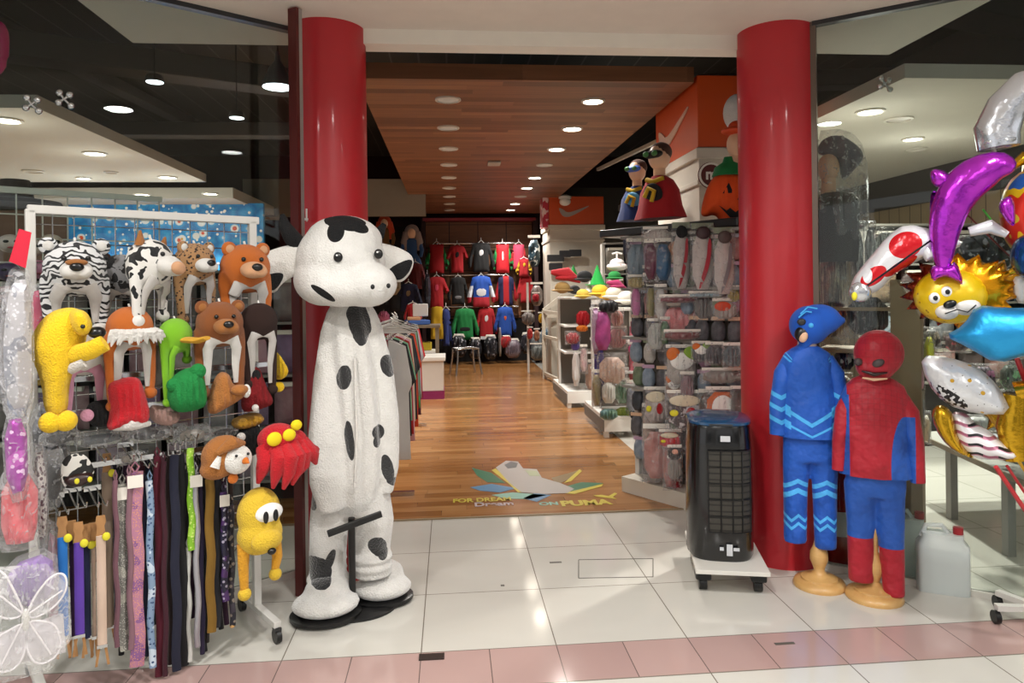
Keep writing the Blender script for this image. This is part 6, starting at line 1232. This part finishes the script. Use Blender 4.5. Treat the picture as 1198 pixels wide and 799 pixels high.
L2_ = [('teal and white feather costume pack left of the far pillar', 625, 295, 16, 40, cmat('#1d3540', '#c9cfd0', 9, .56), 13.5), ('clear toy pack with a red box left of the far pillar', 628, 345, 16, 30, cmat('#4b4a48', '#9c8a84'), 13), ('small red figure pack under the clear toy pack', 627, 348, 10, 12, cmat('#a3202c'), 12.9), ('grey and brown masks pack on the far rack', 618, 372, 18, 18, cmat('#3a2e2c', '#8f8884'), 13.3), ('yellow flower pack on the far rack', 634, 372, 10, 14, cmat('#c9a22c'), 12.9), ('red ball pack at the foot of the far rack', 620, 390, 8, 16, cmat('#b53a38'), 13.2), ('tan doll pack at the foot of the far rack', 628, 392, 8, 16, cmat('#b08a68', '#8c3a30'), 13.2), ('light blue pack at the foot of the far rack', 637, 390, 9, 16, cmat('#3a7ab0', '#9cc0d8'), 13.1), ('grey crate of bagged goods by the far pillar', 630, 412, 22, 22, cmat('#4a4c4a', '#7b807e'), 13.1)]
for lab, px, py, w_, h_, m, Y in L2_: pack(lab, px, py, w_, h_, m, fn=fx(Y), off=0, grp='goods by the far pillar', filmy=0, th=.1)
for i, px in enumerate((618, 640)):
    p = sp(px, 410, 13.4); o = MB().box((0, 0, .85), (.04, .04, 1.7)).build('rack_post', RW, smooth=False, loc=(p.x, p.y, 0)); tag(o, ['left', 'right'][i]+' upright post of the far goods rack', 'post')

# second layer of small packs filling the accessory wall
FC = [('#8c3a44', '#c7a8a2'), ('#2b2a2d', '#77757a'), ('#a8a29a', '#d2cdc6'), ('#5a6b7c', '#a3aebb'), ('#b5602c', '#d9b08c'), ('#43513c', '#8d9a7c'), ('#6b3f5c', '#b995ad'), ('#15161a', '#4c4f57')]
prs = [None]*8; RW_ = ['topmost', 'second highest', 'third highest', 'fourth highest', 'middle', 'fourth lowest', 'third lowest', 'second lowest', 'lowest']; CN_ = ['first', 'second', 'third', 'fourth', 'fifth', 'sixth', 'seventh', 'eighth']
gmid = (GA+GB_)/2
for r in range(9):
    for c in range(8):
        i = (r*3+c*5+r*c) % 8; x = -GL_/2+GL_*(c+.5)/8; pos = gmid-GU*x*-1+GN*(.06+.015*((r+c) % 3)); pos = Vector((pos.x, pos.y, 1.86-r*.19))
        lab = 'small filler pack in the %s row of the accessory wall, %s from the column' % (RW_[r], CN_[c])
        if prs[i] is None:
            q = thing('small_pack', lab, 'accessory pack', pos, gang+.5, 'small packs at the back of the accessory wall')
            MB().puff(smooth_poly([(-.05, -.085), (.05, -.085), (.045, .07), (-.045, .07)], 1), .025, 10, wr=.3).build('contents', cmat(FC[i][0], FC[i][1], 30), q)
            MB().box((0, -.01, .08), (.09, .01, .025)).build('header_card', plas('hd%d' % i, FC[(i+3) % 8][1]), q, smooth=False); prs[i] = q
        else: dup(prs[i], pos, gang+.5+.15*math.sin(r*3+c), lab)
# ================================================================ behind the right glass
def onr(px, py, back=.35):      # a plane parallel to the right glass, `back` metres inside the shop
    n = Vector((-GRd.y, GRd.x, 0)); n = n if n.y < 0 else -n
    return onp(px, py, GR, n, -back)
rg = math.atan2(GRd.y, GRd.x)
cm_ = cmat
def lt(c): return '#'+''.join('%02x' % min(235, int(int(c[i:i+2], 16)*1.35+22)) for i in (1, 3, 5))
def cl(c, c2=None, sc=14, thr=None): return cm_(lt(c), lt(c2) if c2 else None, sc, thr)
def rpack(lab, px, py, w_, h_, m, back=.35, **k): return pack(lab, px, py, w_, h_, m, fn=lambda x, y, o: onr(x, y, back), off=0, grp='goods behind the right glass', **k)
def stk(c1, c2, c3):
    return mat('streak_'+c1+c2, c1, .3, metal=.2, bump=(20, .6, .02), fn=lambda t: t.mix((t.noise(1, 3, t.vec(t.x*150, t.y*20, t.z*7), 1) > .58), t.mix((t.noise(1, 3, t.vec(t.x*70+9, 3, t.z*5), 1) > .5), c1, c2), c3))
for a_ in [('long brown tinsel curtain bag beside the right red column', 975, 330, 34, 150, stk('#4a4034', '#7a6b57', '#c2b69c'), .5), ('long grey plastic garment bag, second from the column', 1003, 300, 16, 84, stk('#5a5a5a', '#8f8d8b', '#dcdcdc'), .55), ('silver garment bag, third from the column', 1018, 298, 14, 80, stk('#6b6b6d', '#b0aeb0', '#efefef'), .6), ('pale silver garment bag, fourth from the column', 1032, 300, 14, 70, stk('#77777a', '#bdbdc0', '#f4f4f4'), .65),
  ('gold brown tinsel wig bag above the tinsel curtain', 966, 245, 20, 50, stk('#4a3c20', '#8a753f', '#d6c38a'), .5), ('black feathered hat bag high beside the column', 990, 240, 34, 40, stk('#1b181a', '#3a3436', '#57504c'), .55), ('dull red strip of packs under the feathered hat', 990, 265, 44, 12, cl('#5c3038', '#7d545a'), .5),
  ('black pleated robe in a clear bag, above the red hood', 1015, 368, 52, 56, stk('#1c1c1f', '#3a3a3e', '#8a8a8f'), .4), ('orange and black pack between the two child costumes', 985, 365, 12, 28, cl('#2c211c', '#b5602c', 14, .55), .45), ('black mask with white edge between the two child costumes', 988, 420, 26, 30, cl('#161618', '#b9bab8', 12, .58), .4), ('grey bag under the black mask', 985, 450, 24, 30, cl('#5c564f', '#8a857c'), .5), ('white printed card box between the child costumes', 986, 478, 14, 24, cl('#c4c2be', '#8f8d8a'), .35), ('black bead bag between the two child costumes', 980, 520, 20, 40, cl('#1d1c1e', '#77787c', 24), .45), ('mauve foil pack low between the costumes', 985, 545, 18, 20, cl('#5a3a4a', '#8a8088'), .45),
  ('bright yellow ruler shaped pack behind the white printed balloon', 1087, 412, 12, 50, cl('#c9b020'), .3), ('pink pack under the yellow ruler pack', 1076, 440, 8, 34, cl('#a8405a', '#c88a94'), .35), ('black bead necklace bag beside the red sleeve', 1073, 475, 18, 50, cl('#161618', '#7a7b80', 26), .45), ('crumpled silver bag behind the car balloon', 1040, 290, 40, 50, stk('#85878a', '#c9cbcd', '#f5f5f5'), .6), ('white printed plush bag under the car balloon', 1052, 350, 22, 40, cl('#b9b7b4', '#dedcd8'), .5),
  ('dark red dotted pack behind the lion balloon', 1120, 400, 30, 26, cl('#3a2226', '#a0404a', 16, .55), .9), ('black and cream pack under the lion balloon', 1090, 395, 20, 26, cl('#252223', '#8f8579', 16, .55), .9), ('brown patterned pack left of the blue star', 1100, 425, 24, 24, cl('#4a3a34', '#8a7668', 16), .95), ('purple and black pack beneath the blue star', 1150, 440, 30, 30, cl('#2c1f2c', '#7d4a68', 16, .55), .9), ('green and black pack beneath the blue star', 1182, 440, 24, 36, cl('#1f2a22', '#4f7a54', 16, .55), .9), ('grey silver dotted pack behind the gold star', 1160, 470, 28, 30, cl('#3a3a3c', '#a0a0a2', 20, .55), .95), ('dark pack by the gold number balloon', 1185, 405, 24, 30, cl('#2a2527', '#6a4d4a', 18, .55), 1.0), ('black glitter fabric behind the magenta dolphin', 1160, 290, 70, 60, cl('#111113', '#5a5a60', 30, .6), .9), ('dark packs hanging above the lion mane', 1130, 300, 30, 50, cl('#1a1a1c', '#77716b', 20, .55), 1.0), ('beige striped card pack at the left of the moon balloon', 1082, 500, 14, 40, cl('#7d7266', '#a59a8a'), .8), ('silver pack under the white printed balloon', 1150, 495, 50, 20, cl('#565656', '#8a8a88'), .9)]:
    rpack(a_[0], a_[1], a_[2], a_[3], a_[4], a_[5], a_[6], filmy=1 if ('bag' in a_[0] or 'pack' in a_[0]) else 0, header=None, th=.05)
# mannequin with grey hat in plastic at the top
p = onr(982, 196, .45); s = dep(p)/FPX; t = thing('wrapped_mannequin', 'plastic wrapped mannequin head with a grey pirate hat beside the right column', 'mannequin', p, -.3)
MB().ell((-12*s, 0, 0), (12*s, 12*s, 17*s)).cyl((-12*s, 0, -40*s), (-12*s, 0, -12*s), 8*s).build('head', SKIN, t)
MB().puff(smooth_poly([(x*s, z*s) for x, z in [(-26, 16), (-20, 34), (0, 40), (22, 24), (28, 10), (14, -6), (2, -18), (0, 6), (-8, 14)]]), .06, 24).build('hat', fab('hat_grey', '#5b5866'), t)
MB().loft([ring(-6*s, 0, z*s, rx*s, 16*s, 20, .08) for z, rx in ((-30, 14), (-50, 26), (-110, 24))]).build('shirt', fab('gauze', '#3a3430'), t)
MB().puff(smooth_poly([(x*s, z*s) for x, z in [(-30, 44), (10, 46), (30, 20), (32, -50), (30, -90), (-28, -90)]], 1), .1, 22, wr=.3).build('plastic_cover', CL2, t)
# shelving inside: side panel, boxes, low table
p = onr(1052, 430, .45); WOD = mat('beech_panel', '#9c8468', .6)
t = thing('wooden_shelf', 'beech wood shelf unit with a slanted top behind the red hood', 'shelf unit', (p.x, p.y, 0), rg)
MB().poly([(0, .1), (.12, .1), (.12, 1.4), (.0, 1.62), (-.03, 1.62), (-.03, .1)], .35).build('side_panel', WOD, t, smooth=False)
for z in (.45, .95, 1.2, 1.45): MB().box((-.22, 0, z), (.4, .33, .02)).build('shelf', WOD, t, smooth=False)
zt = .5
a, b = Vector((3.4, 5.0, 0)), Vector((3.11, 3.55, 0)); n = Vector((1, 0, 0))
t = thing('window_shelf', 'long white low display shelf inside the right window', 'shelf unit', (a.x, a.y, 0))
k = b-a; k.z = 0
MB().add([(0, 0, zt), (k.x, k.y, zt), (k.x+n.x*1.4, k.y+n.y*1.4, zt), (n.x*1.4, n.y*1.4, zt), (0, 0, zt-.03), (k.x, k.y, zt-.03), (k.x+n.x*1.4, k.y+n.y*1.4, zt-.03), (n.x*1.4, n.y*1.4, zt-.03)], [(0, 1, 2, 3), (7, 6, 5, 4), (0, 4, 5, 1), (1, 5, 6, 2), (2, 6, 7, 3), (3, 7, 4, 0)]).build('top', mat('shelf_top', '#a5a49d', .4), t, smooth=False)
MB().bar((0, 0, zt-.015), (k.x, k.y, zt-.015), .012, .034).build('front_edge', mat('edge_brown', '#7b6a52', .5), t, smooth=False)
for f_ in (.3, .75): MB().box((k.x*f_+n.x*.05, k.y*f_+n.y*.05, zt/2), (.05, .05, zt)).build('leg', mat('leg_grey', '#8d8b86', .5), t, smooth=False)
for i in range(7):
    q = a+k*(.1+.13*i)+n*(.25+.08*(i % 2)); o = MB().box((0, 0, .04), (.18, .14, .08), rz=rg+.2*i).build('blister_pack', cmat(['#a3a29c', '#77716a', '#8c8f94', '#b0a898', '#6b7076', '#9c8f86', '#8a8a8a'][i]), loc=(q.x, q.y, zt), smooth=False, bevel=.01)
    tag(o, 'small grey and silver pack lying on the low window shelf', 'pack', 'packs lying on the low window shelf')
# backdrop gondolas further inside right
def backrack(px0, px1, pyt, Y, lab, cols, z1, group, rows=4, ncol=9, z0=.4, nm='goods_rack'):
    a, b = sp(px0, 300, Y), sp(px1, 300, Y); W_ = b.x-a.x
    t = thing(nm, lab, 'display rack', (a.x, Y, 0))
    MB().box((W_/2, .05, z1/2), (W_, .04, z1)).build('panel', mat('dark_panel', '#2a2625', .8), t, smooth=False)
    for r in range(rows+1): MB().box((W_/2, -.08, z0+(z1-z0)*r/rows), (W_, .25, .02)).build('shelf', mat('shelf_grey', '#8d8a84', .5), t, smooth=False)
    MB().box((0, 0, z1/2), (.04, .12, z1)).build('post', RW, t, smooth=False); MB().box((W_, 0, z1/2), (.04, .12, z1)).build('post', RW, t, smooth=False)
    protos = []
    for r in range(rows):
        for c in range(ncol):
            i = (r*5+c*3+r*c) % len(cols); cc = cols[i]; w_ = W_/ncol*.85; h_ = (z1-z0)/rows*.82
            x = a.x+W_*(c+.5)/ncol; z = z0+(z1-z0)*(r+.5)/rows-.02
            if len(protos) <= i or protos[i] is None:
                while len(protos) <= i: protos.append(None)
                q = thing('boxed_toy', None, 'boxed toy', (x, Y-.1, z), 0, group)
                MB().puff([(-w_/2, -h_/2), (w_/2, -h_/2), (w_/2, h_/2), (-w_/2, h_/2)], .06, 8, wr=.2).build('pack', cmat(*cc), q); MB().box((0, -.04, h_*.45), (w_*.8, .04, h_*.1)).build('header_card', CARD, q, smooth=False); protos[i] = q
            else: q = dup(protos[i], (x, Y-.1+.02*math.sin(r+c*2), z))
            q['label'] = cc_lab[group] % (['bottom', 'lower', 'upper', 'top', 'topmost'][min(r, 4)], ['first', 'second', 'third', 'fourth', 'fifth', 'sixth', 'seventh', 'eighth', 'ninth', 'tenth', 'eleventh', 'twelfth'][c])
cc_lab = {'goods on the rack beyond the right window': 'wrapped toy in the %s row beyond the right window, %s from its left', 'goods on the rack beyond the left window': 'wrapped toy in the %s row beyond the left window, %s from its left', 'goods in the far right aisle': 'hanging pack in the %s row of the far right aisle, %s from its left'}
backrack(1010, 1330, 240, 6.6, 'wide rack of small toys far behind the right glass', [('#7c2c34', '#b5a49c', 12), ('#2f3136', '#8d9094', 12), ('#c4c0ba', '#8a4a54', 12), ('#1c1c20', '#6b5a58', 12), ('#8c7a5c', '#4a3a3c', 12), ('#3e5a70', '#b0b8bc', 12)], 2.15, 'goods on the rack beyond the right window', 4, 10, .65)
backrack(-60, 400, 240, 5.6, 'wide rack of small toys far behind the left glass', [('#8a6a80', '#c9b9c4', 12), ('#5a4a68', '#a58cb0', 12), ('#c27a92', '#e0c4cc', 12), ('#a39c98', '#5a4c50', 12), ('#c9c2bc', '#8a5a6a', 12), ('#77404c', '#b79aa0', 12)], 1.75, 'goods on the rack beyond the left window', 4, 11, .2)
backrack(705, 900, 290, 9.9, 'rack of hanging packs in the far right aisle', [('#3a2a2c', '#8c8078', 12), ('#101012', '#4a4448', 12), ('#7d3a40', '#a59288', 12), ('#55534c', '#a09c90', 12)], 2.2, 'goods in the far right aisle', 4, 8, .5)
# white wire grid with masks at the left window
p = onp(110, 255, RK0, RN, -.9)
t = thing('wire_panel', 'white wire grid panel behind the striped tiger hat', 'wire panel', p, RA); g = MB()
for i in range(8): g.cyl((-.45+i*.11, 0, -.6), (-.45+i*.11, 0, .12), .004, seg=5)
for i in range(7): g.cyl((-.45, 0, -.6+i*.12), (.32, 0, -.6+i*.12), .004, seg=5)
g.build('wires', RW, t); MB().box((-.065, 0, .12), (.8, .03, .03)).build('top_bar', RW, t, smooth=False)
for i, (px, py, c, lab) in enumerate([(12, 285, '#b9a8a2', 'pale doll mask on the wire panel at the far left'), (36, 290, '#c9b8b0', 'second pale doll mask next to the toy sword card'), (10, 318, '#4a3a5a', 'purple mask under the far left pale mask'), (8, 345, '#d8b0b8', 'pink mask low at the far left'), (60, 285, '#c2b0a2', 'beige animal mask above the tiger hat ear'), (45, 315, '#c07a9a', 'rose pink mask left of the tiger hat')]):
    p = onp(px, py, RK0, RN, -.6); s = dep(p)/FPX; t = thing('face_mask', lab, 'mask', p, RA, 'masks behind the left rack')
    MB().puff(disc(0, 0, 13*s, 11*s), .04, 16).build('shell', plas('fm'+c, c, .4), t)
    for sx in (-1, 1): MB().ell((sx*5*s, -.035, 2*s), (3*s, .01, 1.8*s)).build('eye_hole', NOSE, t)
    MB().ell((0, -.04, -5*s), (4*s, .01, 1.2*s)).build('mouth', plas('lip', '#9a3a44'), t)
# hatted mannequin silhouette at far left under the panel
p = onp(18, 236, RK0, RN, -1.4); t = thing('brimmed_hat', 'dark wide-brimmed hat on display at the left edge under the ceiling panel', 'hat', p)
MB().lathe([(.001, .12), (.07, .12), (.09, .02), (.22, .0), (.23, -.02), (.09, -.01)]).build('crown', fab('hat_dark', '#3a3230'), t)
o = MB().puff(smooth_poly([(-.06, -.1), (.02, -.12), (.05, .1), (-.02, .16), (-.06, .05)]), .04, 16).build('pink_balloon', plas('balloon_pink', '#c81e6a', .25), loc=at(0, 60, 3.3)); tag(o, 'deep pink balloon edge at the upper left corner', 'balloon')
# white hooks on the jamb beside the cow horn
p = onp(330, 248, RK0, RN, .0); o = MB().bar((0, 0, 0), (.09, -.02, -.01), .012).bar((0, 0, .035), (.06, -.01, .03), .01).bar((.08, 0, -.02), (.08, 0, .05), .008).build('wall_hook', WHITE, smooth=False, loc=p+Vector((-.02, .3, 0))); tag(o, 'small white double hook on the glass edge above the cow horn', 'hook')
# ================================================================ floor details
def fpoly(pts, z0, th, it=0):
    q = smooth_poly(pts, it) if it else pts; return slab([(onz(x, y, 0).x, onz(x, y, 0).y) for x, y in q], z0, z0+th)
t = thing('floor_decal', 'worn floor sticker of a grey running shoe on coloured leaves with yellow lettering', 'floor sticker', (0, 0, 0))
FG, FB, FY, FS, FTq = [plas('decal_'+n, c, .35) for n, c in (('green', '#2f6b4c'), ('blue', '#4f7fa3'), ('yellow', '#c4b23c'), ('grey', '#a8a29c'), ('teal', '#7fb0a0'))]
for pts, m in [([(552, 548), (575, 554), (592, 566), (570, 565), (558, 557)], FG), ([(550, 571), (575, 567), (605, 572), (585, 577), (562, 575)], FB), ([(575, 580), (600, 577), (640, 580), (620, 585), (590, 584)], FTq), ([(655, 572), (680, 565), (706, 566), (690, 573), (665, 576)], FG), ([(612, 584), (625, 578), (645, 580), (628, 588)], FB), ([(645, 560), (670, 553), (678, 550), (668, 560), (652, 568)], mat('decal_brown', '#7a6234', .4))]:
    o = fpoly(pts, .0055, .0015).build('leaf_shape', m, t, smooth=False)
for pts in [[(575, 551), (580, 549), (602, 568), (614, 577), (606, 577), (594, 566)], [(660, 566), (678, 550), (681, 552), (668, 564)], [(660, 578), (706, 567), (704, 570), (672, 579)]]:
    fpoly(pts, .0065, .0015, 0).build('yellow_stroke', FY, t, smooth=False)
fpoly([(580, 548), (592, 540), (606, 541), (612, 549), (628, 550), (634, 560), (655, 566), (672, 573), (664, 578), (636, 579), (610, 577), (596, 566)], .007, .0015).build('shoe_shape', FS, t, smooth=False)
fpoly([(590, 545), (598, 541), (606, 543), (604, 548), (594, 549)], .0085, .001).build('shoe_opening', plas('decal_dark', '#5c605e'), t, smooth=False)
fpoly([(614, 551), (628, 552), (632, 558), (620, 558)], .0085, .001).build('shoe_tongue', plas('decal_pale', '#a3ab86'), t, smooth=False)
def ftxt(s_, px, py, size, m, sx, z=.0075, bold=.004):
    q = onz(px, py, 0); txt('lettering', s_, size, m, t, (q.x, q.y, z), (0, 0, .0), .0005, sx=sx, bold=bold)
ftxt('FOR DREAM', 564, 586, .13, FY, .62); ftxt('Dream', 578, 591, .13, plas('decal_lilac', '#b5a8ac'), .8, .0085); ftxt('ON', 642, 590.5, .1, FTq, .9); ftxt('PUMA', 685, 589.5, .17, FY, .82, bold=.008)
fpoly([(694, 580.5), (704, 580), (712, 581.5), (719, 577.5), (722, 578.5), (717, 582.5), (722, 585), (715, 584), (706, 583), (698, 582)], .0065, .0015, 0).build('leaping_cat_mark', FY, t, smooth=False)
# hatch outline and drain plate
t = thing('floor_hatch', 'rectangular tile hatch outlined by dark joints in the white floor', 'floor hatch', (0, 0, 0)); JT = plas('joint_dark', '#5b554d', .6)
H = [(677, 655), (764, 653.5), (764, 675), (677, 676.5)]
for i in range(4):
    a, b = onz(*H[i]), onz(*H[(i+1) % 4]); MB().bar(a+Vector((0, 0, .001)), b+Vector((0, 0, .001)), .005, .002).build('joint', JT, t, smooth=False)
a = onz(505, 769); o = MB().box((0, 0, .003), (.11, .05, .006)).build('floor_socket', mat('socket', '#3a2e2a', .4, .3), smooth=False, loc=(a.x, a.y, 0), bevel=.001); tag(o, 'small dark metal plate set in the pink tile band', 'floor plate')
for i, (x, y, w_) in enumerate([(650, 658, .07), (918, 753, .09), (588, 685, .02)]):
    a = onz(x, y); o = MB().box((0, 0, .001), (w_, .018, .002)).build('floor_scuff', JT, smooth=False, loc=(a.x, a.y, 0)); tag(o, ['dark scuff mark on the white tiles near the hatch', 'dark scuff mark on the pink tile band at the right', 'tiny dark scuff on the central white tile'][i], 'scuff mark')
# hanging glass fittings
for px, py, side, lab in ((37, 122, 'l', 'clear spider fitting on the left glass, outer one'), (75, 116, 'l', 'dim spider fitting further along the left glass'), (1035, 98, 'r', 'clear metal fitting on the right glass')):
    p = onp(px, py, GL if side == 'l' else GR, Vector((-GLd.y, GLd.x, 0)) if side == 'l' else Vector((-GRd.y, GRd.x, 0)), .02); t = MB()
    for dx, dz in ((-.025, -.015), (.025, .02), (-.02, .03), (.03, -.03)): t.ell((dx, 0, dz), (.016, .012, .016)).cyl((0, 0, 0), (dx, 0, dz), .006)
    tag(t.build('glass_fitting', CHROME, loc=p), lab, 'glass fitting', 'fittings on the shop glass')
